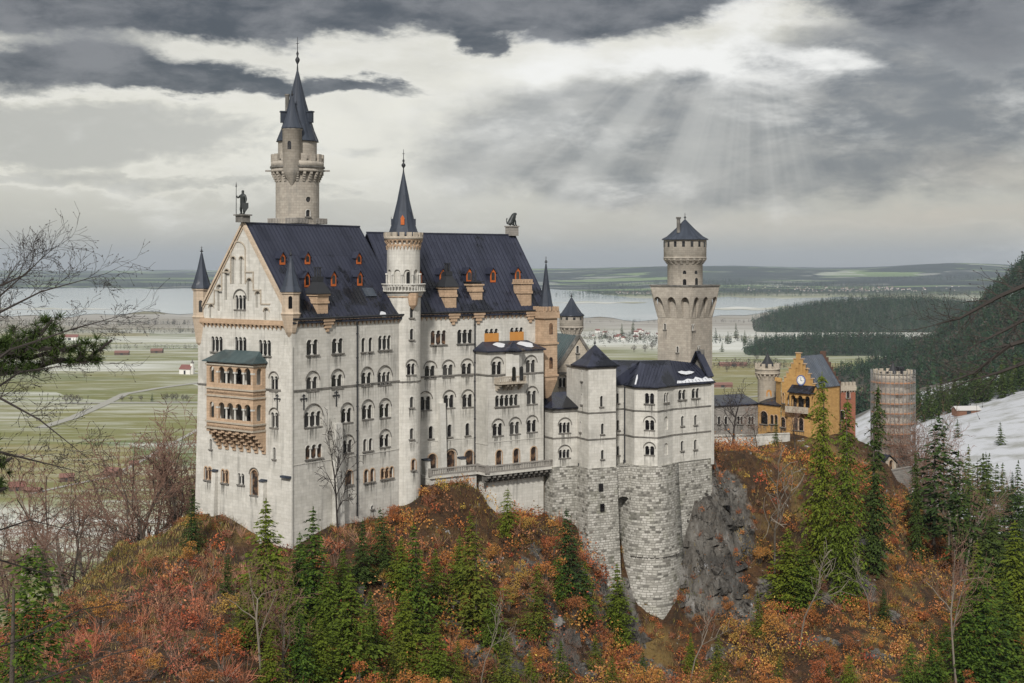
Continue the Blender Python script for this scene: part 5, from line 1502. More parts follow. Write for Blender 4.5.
mb = MB(); mb.face([(*(LG.p0 + LG.n*.6 - LG.d*.3), zl1), (*(LG.p1 + LG.n*.6 + LG.d*.3), zl1), (*(LG.p1 - LG.n*e + LG.d*.3), zl1 + 1.6), (*(LG.p0 - LG.n*e - LG.d*.3), zl1 + 1.6)]); mb.prism([LG.p0 + LG.n*.6 - LG.d*.3, LG.p1 + LG.n*.6 + LG.d*.3, LG.p1 - LG.n*e + LG.d*.3, LG.p0 - LG.n*e - LG.d*.3], zl1 - .2, zl1 - .002); mb.build('loggia_roof', M['roof_metal'], lg)
mb = MB(); a, zz = GF.at(801, 413); mb.obox(GF.pt(a, zz + .9, 1.9), d3*3.2, n3*.12, (0, 0, .75)); mb.build('balcony', M['limestone_warm'], lg)
# lower ochre wing with arches, grey wing left of it
w0 = XY(758, 339); LWF = Flat(w0, g0 + GF.n*.4); z2 = local(336); mb = MB(); w = Wall(LWF, GH, 'plaster_ochre')
w.win(764, 424, 1, 2.6, .3, 3.2, trim='sandstone', pane='glass_dark'); w.win(772, 424, 1, 1.3, .3, 2.2, trim='sandstone'); w.win(776, 424, 1, 1.2, .3, 2.2, trim='sandstone'); w.win(783, 427, 1, 1.6, .3, 2.4, trim='sandstone')
w.finish(mb, [(0, 130), (LWF.L, 130), (LWF.L, z2(405)), (0, z2(405))]); 
# block between the turret and the gable
UB = Flat(XY(776, 336), g0 + GF.n*.25); w = Wall(UB, GH); w.win(783.5, 403, 1, 1.1, .3, 2.4, trim='sandstone'); w.finish(mb, [(0, z2(407)), (UB.L, z2(407)), (UB.L, z2(380)), (0, z2(380))])
mb.prism([UB.p0, UB.p0 + dirv(80)*5, UB.p1 + dirv(80)*4, UB.p1][::-1], z2(381.5), z2(381))
for i in range(5): mb.box((*UB.p0.lerp(UB.p1, (i+.5)/5), z2(379)), (.7, .5, .9), -40)
mb.build('wing_wall', M['plaster_ochre'], GH)
a2_, b2_ = LWF.at(793), LWF.at(803)
fr = Flat(GF.pt(GF.at(789), 0, .6).xy, GF.pt(GF.at(812), 0, .6).xy); mb = MB()
w = Wall(fr, GH); w.win(796, 430, 1, 1.4, .3, 3.0, trim='sandstone'); w.win(801, 430.5, 1, 1.4, .3, 3.0, trim='sandstone'); w.win(799.5, 450, 1, 2.8, .3, 3.2, trim='sandstone', pane='glass_warm')
w.finish(mb, [(0, 130), (fr.L, 130), (fr.L, zl0 - 1.8), (0, zl0 - 1.8)]); mb.build('ground_floor', M['plaster_ochre'], GH)
mb = MB(); p, q = LWF.p0 + LWF.n*.3, LWF.p1 + LWF.n*.3; mb.prism([p, q, q - LWF.n*7, p - LWF.n*7], z2(405), z2(404)); mb.face([(*p, z2(404)), (*q, z2(404)), (*(q - LWF.n*6), z2(398)), (*(p - LWF.n*6), z2(398))])
mb.build('wing_roof', M['roof_metal'], GH)
# forecourt wall and snow at its foot
fw = Flat(XY(711, 318), XY(790, 325)); mb = MB(); panel(mb, fw, [(0, 128), (fw.L, 128), (fw.L, ZZ(436, 321)), (0, ZZ(434, 319))]); mb.prism([fw.p0, fw.p1, fw.p1 - fw.n*.6, fw.p0 - fw.n*.6], ZZ(436, 321) - .2, ZZ(436, 321) + .25)
FW = thing('courtyard_wall', 'pale low retaining wall below the grey wing and bare tree', 'wall', (*fw.p0, 132)); mb.build('masonry', M['limestone'], FW)
# red brick block with battlements at the right
RB = thing('brick_block', 'red brick battlemented block at the right end of the ochre gatehouse', 'building', (*XY(845, 338), 136))
r0, r1 = XY(826, 336), XY(855.5, 339); fr = Flat(r0, r1); z3 = local(337); mb = MB(); w = Wall(fr, RB, 'brick_red'); w.win(836, 398, 1, 1.0, .2, 2.0); w.win(848, 398, 1, 1.0, .2, 2.0); w.win(842, 420, 1, 1.4, .2, 2.4)
w.finish(mb, [(0, 130), (fr.L, 130), (fr.L, z3(391)), (0, z3(391))]); panel(mb, Flat(r1, r1 + dirv(85)*8), [(0, 130), (8, 130), (8, z3(391)), (0, z3(391))]); mb.prism([r0, r1, r1 + dirv(95)*8, r0 + dirv(95)*8], z3(391) - .3, z3(391) - .002); mb.build('wall', M['brick_red'], RB)
mb = MB(); mb.prism([r0 + fr.n*.4 , r1 + fr.n*.4, r1 - fr.n*.3, r0 - fr.n*.3], z3(391), z3(386))
for i in range(8): mb.obox(fr.pt((i+.5)*fr.L/8, z3(384.2), .05), (fr.d.x*.3, fr.d.y*.3, 0), (fr.n.x*.3, fr.n.y*.3, 0), (0, 0, .44))
mb.build('battlement', M['limestone_warm'], RB); frieze(RB, fr, 0, fr.L, z3(391), 'limestone_warm', .8, .5, .35, .05)
# grey wing
GY = thing('grey_wing', 'long low grey stone wing between the square tower and the ochre gatehouse', 'house', (*XY(735, 335), 134))
p0, p1 = XY(713.5, 334), XY(758.5, 340); fr = Flat(p0, p1); z4 = local(337); mb = MB(); w = Wall(fr, GY, 'grey_masonry')
for px in (719, 726, 738.5, 741.5, 749.5, 752.5): w.win(px, 424, 1, .8, .2, 1.9)
w.finish(mb, [(0, 130), (fr.L, 130), (fr.L, z4(404.5)), (0, z4(404.5))]); mb.build('wall', M['grey_masonry'], GY)
mb = MB(); a_ = p0 + fr.n*.4; b_ = p1 + fr.n*.4; mb.face([(*a_, z4(404.5)), (*b_, z4(404.5)), (*(b_ - fr.n*7), z4(397)), (*(a_ - fr.n*7), z4(397))]); mb.prism([a_, b_, b_ - fr.n*7, a_ - fr.n*7], z4(404.5) - .2, z4(404.5) - .003); mb.build('roof', M['roof_metal'], GY)
# turret of the gatehouse
c = XY(767.5, 343); z = local(343); GT = thing('gate_turret', 'round pale battlemented turret with a black cone behind the ochre gatehouse wing', 'tower', (*c, 140))
mb = MB(); mb.lathe(c, [(2.45, 140), (2.45, z(377)), (2.7, z(375)), (3.1, z(373)), (3.1, z(368))], 24); mb.build('wall', M['limestone_warm'], GT)
corbel_ring(GT, c, 2.45, 3.12, z(379), z(372), 16, 'limestone_warm'); merlons(GT, c, 3.15, z(370), 12, h=1.1, w=.85, th=.4, mat='limestone_warm', base_h=.6)
spire(GT, c, 1.9, z(366), z(353.5), 12, .6, mat='iron'); dq = Drum(c, 2.45); mb = MB(); a, zz = dq.at(769, 396.5); mb.face([dq.pt(x, y, .04) for x, y in arch(a, zz, 1.3, 1.7)]); mb.build('door_or_shade', M['board_orange'], GT)

# ------------------------------------------------------------------ round tower wrapped in scaffolding
c = XY(893, 349); z = local(344); RS = thing('scaffolded_tower', 'thick round tower wrapped in netted scaffolding with orange plank decks', 'tower', (*c, 128))
mb = MB(); mb.lathe(c, [(4.3, 122), (4.3, z(384)), (4.7, z(382)), (4.9, z(380)), (4.9, z(374.5)), (3.9, z(374.4))], 32); mb.build('wall', M['limestone_warm'], RS)
merlons(RS, c, 4.9, z(376), 16, h=.8, w=.9, th=.4, mat='limestone_warm', base_h=.4)
sp = spire(RS, c, 1.5, z(375), z(363.5), 12, .4, mat='iron'); mb = MB(); mb.box((c.x + 1.7, c.y - .3, z(373)), (1.6, 1.6, 2.4), 20); mb.lathe((c.x + 1.7, c.y - .3), [(1.3, z(370)), (.1, z(368))], 4, smooth=False); mb.build('roof_hatch', M['iron'], sp)
mat('plank_orange', lambda t, b: t.mix(t.noise(t.coord('Object'), 1.2, 3, .6).smooth(.35, .65), (.38, .19, .10), (.26, .15, .10)), .8)
mat('scaffold_steel', lambda t, b: (.32, .32, .32), .5, .5, .6)
def netting(t, b):
    uv = t.coord('UV'); n = t.noise(uv, .5, 4, .6)
    tr = t.node('ShaderNodeBsdfTransparent'); mx = t.node('ShaderNodeMixShader'); out = [q for q in t.t.nodes if q.type == 'OUTPUT_MATERIAL'][0]
    t.link(n.smooth(.3, .7) * .30 + .10, mx.inputs[0]); t.link(tr.outputs[0], mx.inputs[1]); t.link(b.outputs[0], mx.inputs[2]); t.link(mx.outputs[0], out.inputs[0])
    return t.mix(n, (.40, .36, .32), (.58, .54, .50))
mat('netting', netting, .9)
r = 5.35
for py in (384, 394.8, 404.6, 414.4, 425, 435, 446, 457):
    zz = z(py); mb = MB(); mb.lathe(c, [(4.35, zz), (r + .22, zz), (r + .22, zz + .30), (4.35, zz + .30)], 32, smooth=False); mb.build('plank_deck', M['plank_orange'], RS)
for i in range(32):
    a = 2*math.pi*i/32; mb = MB(); mb.tube((c.x + (r+.2)*math.cos(a), c.y + (r+.2)*math.sin(a), 124), (c.x + (r+.2)*math.cos(a), c.y + (r+.2)*math.sin(a), z(371)), .075, .075, 5); mb.build('scaffold_pole', M['scaffold_steel'], RS)
mb = MB()
for py in np.arange(374.5, 462, 3.4):
    pts = [(c.x + (r+.02)*math.cos(2*math.pi*i/22), c.y + (r+.02)*math.sin(2*math.pi*i/22), z(py)) for i in range(23)]
    for i in range(22): mb.tube(pts[i], pts[i+1], .035, .035, 4, caps=False)
mb.build('guard_rail', M['scaffold_steel'], RS)
mb = MB(); mb.lathe(c, [(r + .12, 126), (r + .12, z(376))], 44); mb.build('netting', M['netting'], RS)
# small stone gatehouse annex in front
AX = thing('annex', 'small stone hut with an arched doorway at the foot of the scaffolded tower', 'hut', (*XY(888, 325), 131))
p0, p1 = XY(882, 324), XY(896, 327); fr = Flat(p0, p1); z = local(326); mb = MB(); w = Wall(fr, AX); w.win(891, 470, 1, 1.4, .2, 2.4, trim='sandstone', pane='glass_warm'); w.finish(mb, [(0, 124), (fr.L, 124), (fr.L, z(463)), (fr.L/2, z(456)), (0, z(463))])
panel(mb, Flat(p0 - fr.n*4, p0), [(0, 124), (4, 124), (4, z(463)), (0, z(463))]); mb.build('wall', M['limestone_warm'], AX); mb = MB()
for sg, pa in ((-1, 0), (1, fr.L)): 
    a_ = fr.pt(pa + sg*.35, z(464.2), .3); b_ = fr.pt(fr.L/2, z(455), .3); bk = Vector((fr.n.x, fr.n.y, 0))*-4.4; mb.face([a_, b_, b_ + bk, a_ + bk]); mb.face([v_ + Vector((0, 0, .14)) for v_ in (a_, b_, b_ + bk, a_ + bk)])
mb.build('roof', M['roof_metal'], AX)
fr = Flat(XY(868, 318), XY(912, 330)); mb = MB(); panel(mb, fr, [(0, 118), (fr.L, 118), (fr.L, ZZ(470, 325)), (0, ZZ(474, 320))]); mb.prism([fr.p0, fr.p1, fr.p1 - fr.n*.7, fr.p0 - fr.n*.7], ZZ(472, 323) - .1, ZZ(472, 323) + .3)
TW = thing('retaining_wall', 'short grey retaining wall below the stone hut and scaffolded tower', 'wall', (*fr.p0, 124)); mb.build('masonry', M['grey_masonry'], TW)
# ------------------------------------------------------------------ ground, water, hills
rng = np.random.default_rng(7)
random.seed(5)
def mesh_np(name, v, faces_flat, per, mats, kind=None, uv=None, smooth=False, tint=None, link=True):
    """fast mesh from numpy: all faces have `per` corners"""
    me = bpy.data.meshes.new(name)
    v = np.asarray(v, dtype=np.float32); fl = np.asarray(faces_flat, dtype=np.int32).ravel(); nf = len(fl)//per
    me.vertices.add(len(v)); me.vertices.foreach_set('co', v.ravel())
    me.loops.add(len(fl)); me.loops.foreach_set('vertex_index', fl)
    me.polygons.add(nf); me.polygons.foreach_set('loop_start', np.arange(nf, dtype=np.int32)*per)
    try: me.polygons.foreach_set('loop_total', np.full(nf, per, dtype=np.int32))
    except Exception: pass
    me.polygons.foreach_set('use_smooth', np.full(nf, smooth, dtype=bool))
    for m in (mats if isinstance(mats, (list, tuple)) else [mats]): me.materials.append(m)
    if tint is not None:
        at = me.attributes.new('tint', 'FLOAT_COLOR', 'FACE')
        c = np.ones((nf, 4), dtype=np.float32); c[:, :3] = tint
        at.data.foreach_set('color', c.ravel())
    me.update(calc_edges=True); me.validate()
    if not link: return me
    o = bpy.data.objects.new(name, me); COL.objects.link(o)
    if kind: o['kind'] = kind
    BASE[o.name] = Vector((0, 0, 0))
    return o

def vnoise(x, y, seed=0):
    """smooth value noise, numpy"""
    xi = np.floor(x).astype(np.int64); yi = np.floor(y).astype(np.int64); fx = x - xi; fy = y - yi
    fx = fx*fx*(3 - 2*fx); fy = fy*fy*(3 - 2*fy)
    def h(a, b):
        n = (a*374761393 + b*668265263 + seed*974711) & 0x7fffffff
        n = ((n ^ (n >> 13))*1274126177) & 0x7fffffff
        return ((n ^ (n >> 16)) & 0xffff)/65535.0
    return (h(xi, yi)*(1-fx) + h(xi+1, yi)*fx)*(1-fy) + (h(xi, yi+1)*(1-fx) + h(xi+1, yi+1)*fx)*fy
def fbm(x, y, o=5, seed=0):
    s = 0; a = .5
    for i in range(o): s = s + a*vnoise(x*2**i, y*2**i, seed + i); a *= .5
    return s
def sstep(a, b, x):
    t = np.clip((x - a)/(b - a), 0, 1); return t*t*(3 - 2*t)

class RBF:
    def __init__(s, pts, smooth=.3):
        p = np.array(pts, float); s.c = p[:, :2]/100; n = len(p)
        d = np.linalg.norm(s.c[:, None] - s.c[None], axis=2); K = np.where(d > 0, d*d*np.log(d + 1e-12), 0) + np.eye(n)*smooth*.01
        Pm = np.c_[np.ones(n), s.c]; Mx = np.block([[K, Pm], [Pm.T, np.zeros((3, 3))]])
        s.w = np.linalg.solve(Mx, np.r_[p[:, 2], 0, 0, 0])
    def __call__(s, x, y):
        sh = np.shape(x); q = np.c_[np.ravel(x), np.ravel(y)]/100; out = np.empty(len(q))
        for i in range(0, len(q), 20000):
            b = q[i:i+20000]; d2 = ((b[:, None] - s.c[None])**2).sum(2)
            out[i:i+20000] = (np.where(d2 > 0, .5*d2*np.log(d2 + 1e-12), 0) @ s.w[:-3]) + s.w[-3] + b @ s.w[-2:]
        return out.reshape(sh)

# -- valley sheet to the horizon
def valley_z(x, y):
    D = np.hypot(x, y); px = 512 + F*x/np.maximum(y, 1)
    px = np.where(y > 0, px, 512)
    t = sstep(560, 720, px); st = 11400 - 3400*t
    a = x/np.maximum(D, 1)
    roll = fbm(x/2600 + 7, y/2200, 5, 3)
    h = sstep(0, 6500, D - st)*(62 + 85*(roll - .32)*1.6)
    h += 105*np.exp(-((px - 960)/95)**2)*sstep(0, 1, (D - 13500)/2500) + 60*np.exp(-((px - 700)/160)**2)*sstep(0, 1, (D - 13000)/2000)
    h += (fbm(x/400, y/400, 3, 9) - .5)*1.2*sstep(200, 1500, D)
    return h
az = np.r_[np.linspace(-32, 32, 300), np.linspace(33, 327, 100)]*math.pi/180
rr = np.r_[np.geomspace(120, 6000, 90), np.linspace(6100, 26000, 150)]
Rg, Ag = np.meshgrid(rr, az, indexing='ij')
gx, gy = Rg*np.sin(Ag), Rg*np.cos(Ag); gz = valley_z(gx, gy)
n, m = gx.shape; idx = np.arange(n*m).reshape(n, m); nx = np.roll(idx, -1, 1)
quads = np.stack([idx[:-1], nx[:-1], nx[1:], idx[1:]], -1).reshape(-1, 4)
quads = np.vstack([quads])
def fields(t, b):
    ob = t.coord('Object'); x, y, z = t.sep(ob)
    wv = t.noise(t.vec(x*.0016, y*.0016, 0.0), 1, 3, .5, out=1)
    vm = t.node('ShaderNodeVectorMath', operation='MULTIPLY_ADD'); t.link(wv, vm.inputs[0]); vm.inputs[1].default_value = (160, 160, 0); t.link(ob, vm.inputs[2])
    X2, Y2, _ = t.sep(t.x(vm.outputs[0]))
    def cells(sx, sy, seed):
        vo = t.node('ShaderNodeTexVoronoi', distance='CHEBYCHEV'); vo.inputs['Scale'].default_value = 1; vo.inputs['Randomness'].default_value = .85
        t.link(t.vec(X2*sx + Y2*.0006, Y2*sy, seed), vo.inputs['Vector']); return t.x(vo.outputs['Color'])
    c1 = t.sep(cells(1/420, 1/190, 1.5)); c2 = t.sep(cells(1/900, 1/340, 7.5))
    meadow = t.ramp(c1[0], [(0, (.125, .145, .052)), (.35, (.175, .172, .065)), (.6, (.10, .13, .045)), (.8, (.21, .185, .08)), (1, (.13, .135, .055))])
    fine = t.noise(ob, .03, 6, .65); broad = t.noise(t.vec(x*.0011, y*.0035, 2.0), 1, 6, .6); streak = t.noise(t.vec(x*.004, y*.03, 5.0), 1, 5, .6)
    meadow = t.mix(fine.smooth(.35, .7)*.35, meadow, (.19, .165, .065))
    zone = y.smooth(1450, 2500)*.40*x.smooth(300, -100) + y.smooth(1300, 850)*.28 + x.smooth(-100, 500)*y.smooth(2500, 3200)*.75 + .07
    fr = (broad - .5)*2.0 + (c2[1] - .5)*.75 + (streak - .5)*1.5 + zone*.9 - .12
    frost = fr.smooth(-.05, .75)*y.smooth(9500, 6000)
    col = t.mix(frost*.9, meadow, (.56, .565, .53))
    col = t.mix(t.noise(t.vec(x*.012, y*.05, 3.0), 1, 7, .7).smooth(.46, .66)*.42*y.smooth(6000, 4000), col, (.46, .465, .42))
    wet = y.smooth(3300, 4200)*y.smooth(6000, 4700)
    col = t.mix(wet*.75, col, t.mix(streak.smooth(.4, .65), (.15, .125, .10), (.33, .31, .28)))
    far = y.smooth(7500, 9500)
    fcol = t.mix(c2[0].smooth(.40, .6), (.022, .034, .03), (.15, .21, .085)); fcol = t.mix(c1[2].smooth(.8, .9)*.6, fcol, (.4, .4, .36))
    wood = t.noise(t.vec(x*.0007, y*.0011, 9.0), 1, 6, .6).smooth(.46, .50)
    fcol = t.mix(wood*.92, fcol, (.016, .025, .024))
    col = t.mix(far, col, fcol)
    b.inputs['Specular IOR Level'].default_value = .1
    return col
mat('valley_fields', fields, 1.0)
VG = mesh_np('valley_ground', np.c_[gx.ravel(), gy.ravel(), gz.ravel()], quads, 4, M['valley_fields'], 'structure', smooth=True)

def sheet(name, pts, m, z=.9, kind='structure'):
    mb = MB(); mb.face([(p[0], p[1], z) for p in pts]); o = mb.build(name, m); o['kind'] = kind; return o
def gpt(px, py, z=0.0):
    D = (CAMZ - z)*F/(py - HZ); return ((px-512)/F*D, D)
mat('lake_water', lambda t, b: t.mix(t.noise(t.coord('Object'), .0012, 4, .6).smooth(.4, .65), (.36, .43, .44), (.50, .54, .54)), .10, .5)
near = [(px, 314.5 + 2.2*math.sin(px*.031) + 1.4*math.sin(px*.11 + 1) + (4 if px > 560 else 0)) for px in range(-120, 920, 12)]
farl = [(px, 288.3 + (9.5*sstep(540, 640, px)) + .7*math.sin(px*.05) + .5*math.sin(px*.17)) for px in range(910, -120, -14)]
farl = [(px, float(py)) for px, py in farl]
tip = [(px, 318 + (px - 790)*-.012 + math.sin(px*.1)) for px in ()]
near = [(px, py if px < 700 else py + (px - 700)*-.055) for px, py in near]
sheet('lake', [gpt(px, py, 1.2) for px, py in near + farl], M['lake_water'], 1.3)
for k, (p0, p1, y0, y1) in enumerate(((690, 960, 308.5, 2.6), (548, 648, 302.5, 1.3), (-80, 120, 309, 1.2), (800, 1000, 302, 1.2))):      # low wooded spits in the shallow water
    xs = np.linspace(p0, p1, 40); prof = np.sin(np.linspace(0, math.pi, 40))**.5
    up_ = [(float(a), float(y0 - y1*q*(.6 + .4*math.sin(a*.13 + k)))) for a, q in zip(xs, prof)]; dn_ = [(float(a), float(y0 + y1*q*(.7 + .3*math.sin(a*.21)))) for a, q in zip(xs[::-1], prof)]
    sheet('lake_spit', [gpt(a, b_, 1.8) for a, b_ in dn_[::-1] + up_[::-1]], M['valley_fields'], 1.9)
mat('path_gravel', lambda t, b: t.mix(t.noise(t.coord('Object'), .2, 4, .6), (.24, .235, .20), (.33, .32, .28)), 1.0)
def lane(name, pts, wd, mt):
    g = [Vector(gpt(*p)) for p in pts]; L = []; Rr = []
    for i, p in enumerate(g):
        d = (g[min(i+1, len(g)-1)] - g[max(i-1, 0)]).normalized(); nn = Vector((-d.y, d.x))*wd/2; L.append(p + nn); Rr.append(p - nn)
    mb = MB()
    for i in range(len(g)-1):
        q = [L[i], L[i+1], Rr[i+1], Rr[i]]; mb.face([(v.x, v.y, float(valley_z(np.array(v.x), np.array(v.y))) + .5) for v in q])
    o = mb.build(name, mt); o['kind'] = 'structure'; return o
lane('field_path', [(30, 494), (75, 484), (110, 477), (130, 467), (150, 456), (172, 444), (200, 429), (260, 405)], 5, M['path_gravel'])
lane('field_path', [(40, 428), (70, 419), (100, 406), (125, 394), (160, 388), (205, 382), (260, 376)], 14, M['path_gravel'])
lane('field_path', [(150, 456), (160, 459), (175, 463)], 4, M['path_gravel'])
lane('field_path', [(60, 403), (200, 402.5), (330, 401)], 16, M['path_gravel'])
lane('field_path', [(720, 401), (760, 396), (820, 384), (850, 378)], 9, M['path_gravel'])
lane('field_path', [(860, 352), (900, 349), (940, 343)], 18, M['path_gravel'])

# -- hill with the dark wood at the right, and the snowy plateau before it
hc = []
def hz(px, py, D): p = P(px, py, D); hc.append((p.x, p.y, p.z))
for px, py in ((1250, 90), (1150, 160), (1090, 205), (1024, 268), (990, 306), (962, 342), (930, 374), (900, 394), (860, 408), (830, 416), (800, 424)): hz(px, py, 1900)
for px, py in ((1250, 200), (1024, 330), (962, 372), (900, 402), (850, 418)): hz(px, py, 1450)
for px, py in ((1250, 330), (1100, 360), (1024, 372), (975, 378), (930, 384), (905, 392)): hz(px, py, 1150)
for px, py in ((1150, 380), (1024, 398), (985, 412), (950, 418), (920, 424)): hz(px, py, 920)
for px, py in ((1150, 430), (1024, 440), (1000, 444), (970, 448), (940, 455), (915, 462)): hz(px, py, 740)
for px, py in ((1150, 490), (1024, 492), (985, 496), (950, 502), (915, 512), (890, 525)): hz(px, py, 590)
for px, py in ((1150, 590), (1024, 590), (960, 590), (900, 600)): hz(px, py, 470)
for x, y in ((100, 470), (110, 700), (150, 1000), (200, 1300), (330, 1700), (400, 2100), (100, 1500), (60, 900), (900, 2600), (1500, 2700)): hc.append((x, y, -14))
for x, y, z_ in ((1400, 1900, 420), (1400, 1300, 260), (1400, 700, 130), (900, 2300, 110), (500, 2300, -14), (700, 2300, 15)): hc.append((x, y, z_))
HR = RBF(hc, 2)
def hill_z(x, y): return HR(x, y) + (fbm(x/90, y/90, 4, 21) - .5)*10*sstep(900, 1300, y)
hx, hy = np.meshgrid(np.linspace(40, 1500, 180), np.linspace(440, 2700, 220)); hzv = hill_z(hx, hy)
n, m = hx.shape; idx = np.arange(n*m).reshape(n, m)
q = np.stack([idx[:-1, :-1], idx[:-1, 1:], idx[1:, 1:], idx[1:, :-1]], -1).reshape(-1, 4)
def hillmat(t, b):
    ob = t.coord('Object'); x, y, z = t.sep(ob); nn = t.noise(ob, .02, 6, .6)
    snow = t.mix(t.noise(ob, .05, 5, .65).smooth(.45, .68)*.75, (.43, .44, .46), (.19, .19, .16))
    g = t.mix(nn.smooth(.4, .6), (.035, .036, .026), (.07, .06, .042))
    g = t.mix((t.noise(ob, .012, 5, .6) + .0).smooth(.62, .70)*.7, g, (.45, .46, .48))
    return t.mix((y + (nn - .5)*260).smooth(1175, 1110), g, snow)
mat('hill_soil', hillmat, 1.0)
mesh_np('forested_hill', np.c_[hx.ravel(), hy.ravel(), hzv.ravel()], q, 4, M['hill_soil'], 'structure', smooth=True)

# -- the castle crag
cp = []
def g(px, py, D): p = P(px, py, D); cp.append((p.x, p.y, p.z))
for a in ((193, 512, 238), (215, 515, 229), (240, 530, 225.5), (262, 550, 222), (290, 553, 218.5), (300, 547, 220), (330, 528, 225), (360, 524, 231), (395, 516, 237), (420, 497, 241), (450, 489, 242), (484, 490, 242.5), (500, 502, 247), (530, 530, 252), (548, 530, 254.5), (560, 534, 255), (580, 562, 253.5), (600, 578, 251), (610, 625, 249), (626, 658, 249), (640, 652, 251), (658, 654, 251.5), (676, 650, 254), (690, 652, 254.5), (698, 655, 253.5), (692, 560, 264.5), (690, 482, 267), (700, 474, 269), (712, 468, 271), (695, 462, 272), (708, 462, 275),
          (706, 642, 257), (730, 566, 268), (720, 480, 276), (745, 470, 287), (760, 455, 302), (740, 540, 273), (735, 450, 319), (790, 447, 321), (840, 463, 315), (880, 480, 316), (905, 484, 326), (870, 500, 300), (895, 505, 305),
          (800, 520, 288), (850, 548, 277), (800, 600, 262), (850, 620, 252), (760, 640, 245), (700, 683, 232), (800, 683, 230), (900, 683, 222), (900, 608, 262), (930, 602, 270), (885, 532, 296), (905, 560, 287), (965, 640, 257), (990, 683, 240),
          (960, 610, 335), (1010, 640, 300), (1000, 545, 385), (940, 525, 390), (1024, 560, 420), (900, 510, 420), (1100, 620, 300), (1100, 560, 420), (1060, 683, 250),
          (195, 516, 233), (150, 545, 224), (110, 575, 214), (90, 590, 210), (45, 615, 202), (0, 640, 192), (-60, 668, 180),
          (150, 610, 262), (90, 650, 255), (30, 680, 250), (200, 570, 262), (180, 560, 250), (100, 745, 320), (200, 745, 320), (0, 745, 320), (300, 700, 330),
          (60, 683, 150), (150, 683, 150), (150, 640, 172), (200, 600, 192), (250, 600, 199), (250, 660, 172), (300, 600, 205), (300, 683, 172), (400, 600, 214), (400, 683, 187), (350, 560, 219), (470, 540, 236), (470, 515, 241), (500, 600, 224), (500, 683, 197), (560, 600, 237), (560, 683, 209), (620, 683, 216), (660, 690, 232)): g(*a)
cp += [(-38, 245, 134), (-10, 262, 136), (20, 275, 138), (35, 300, 138), (60, 335, 138), (90, 350, 134), (-40, 300, 112), (30, 330, 122), (85, 385, 108), (-60, 360, 45), (20, 410, 45), (110, 440, 70),
       (-14, 16, 160), (-60, 60, 138), (-110, 120, 118), (-55, 110, 118), (0, 120, 96), (60, 120, 92), (120, 130, 96), (0, 60, 80), (70, 60, 85), (-160, 200, 80), (-200, 300, 20), (-250, 120, 100), (0, 520, -6), (-150, 450, -6), (-260, 400, -8), (-260, 520, -10), (120, 520, 30), (240, 500, 70), (260, 380, 100), (260, 250, 120), (260, 100, 130), (150, 220, 88)]
CR = RBF(cp, .25)
GS_ = 1.1
tx = np.arange(-270, 271, GS_); ty = np.arange(8, 525, GS_)
TX, TY = np.meshgrid(tx, ty); TZ = CR(TX, TY)
gyv, gxv = np.gradient(TZ, GS_); slope = np.hypot(gxv, gyv)
steep = sstep(.7, 1.9, slope)
rid = np.abs(fbm(TX/9, TY/9, 5, 31) - .5)*2
TZ = TZ + (fbm(TX/22, TY/22, 4, 41) - .5)*4*sstep(0, .6, slope)*(.35 + .65*steep) + (rid - .35)*3.2*steep + (fbm(TX/3.5, TY/3.5, 3, 51) - .5)*1.2 + (fbm(TX/8 + TY/70, TY/42, 4, 61) - .47)*19*sstep(.35, .95, slope)*(1 - np.exp(-((TX - 27)**2 + (TY - 251)**2)/14**2))
def crag_z(x, y):
    i = np.clip((np.asarray(y) - ty[0])/GS_, 0, len(ty) - 1.001); j = np.clip((np.asarray(x) - tx[0])/GS_, 0, len(tx) - 1.001)
    a, b_ = np.floor(i).astype(int), np.floor(j).astype(int); u, v = i - a, j - b_
    return (TZ[a, b_]*(1-v) + TZ[a, b_+1]*v)*(1-u) + (TZ[a+1, b_]*(1-v) + TZ[a+1, b_+1]*v)*u
def crag_slope(x, y):
    i = np.clip(((np.asarray(y) - ty[0])/GS_).astype(int), 0, len(ty)-1); j = np.clip(((np.asarray(x) - tx[0])/GS_).astype(int), 0, len(tx)-1)
    return slope[i, j]
def hit(px, py, d0=120, d1=500, fn=None):
    """where a sight line first meets the crag"""
    D = np.arange(d0, d1, .5); x = (px-512)/F*D; z = CAMZ + (HZ-py)/F*D
    k = np.nonzero(z < (fn or crag_z)(x, D))[0]
    if len(k) == 0: return None
    return Vector((x[k[0]], D[k[0]], float((fn or crag_z)(np.array([x[k[0]]]), np.array([D[k[0]]]))[0])))
n, m = TX.shape; idx = np.arange(n*m).reshape(n, m)
q = np.stack([idx[:-1, :-1], idx[:-1, 1:], idx[1:, 1:], idx[1:, :-1]], -1).reshape(-1, 4)
# bare rock places: (x, y, radius)
ROCK = []
for px, py, r in ((700, 495, 5.5), (714, 515, 5.5), (703, 550, 5), (730, 492, 4.5), (722, 555, 4.5), (738, 530, 3.2), (692, 575, 3.5), (840, 560, 5), (865, 545, 5), (850, 585, 5), (835, 600, 3), (772, 598, 3), (515, 640, 3), (508, 665, 4), (570, 655, 4), (590, 640, 2.5), (545, 560, 2.5), (525, 560, 1.6), (640, 668, 4), (450, 600, 1.8), (455, 625, 1.8), (610, 610, 2.4), (484, 560, 1.6), (536, 600, 1.8), (470, 655, 2.6), (430, 590, 1.8), (585, 590, 2.2), (560, 620, 2.0), (355, 600, 2.0), (780, 640, 2.6), (745, 610, 3.0), (820, 640, 2.4), (900, 620, 2.0), (880, 655, 2.5), (720, 655, 2.6), (660, 675, 3), (626, 610, 2.2), (632, 632, 2.2)):
    h_ = hit(px, py)
    if h_: ROCK.append((h_.x, h_.y, r))
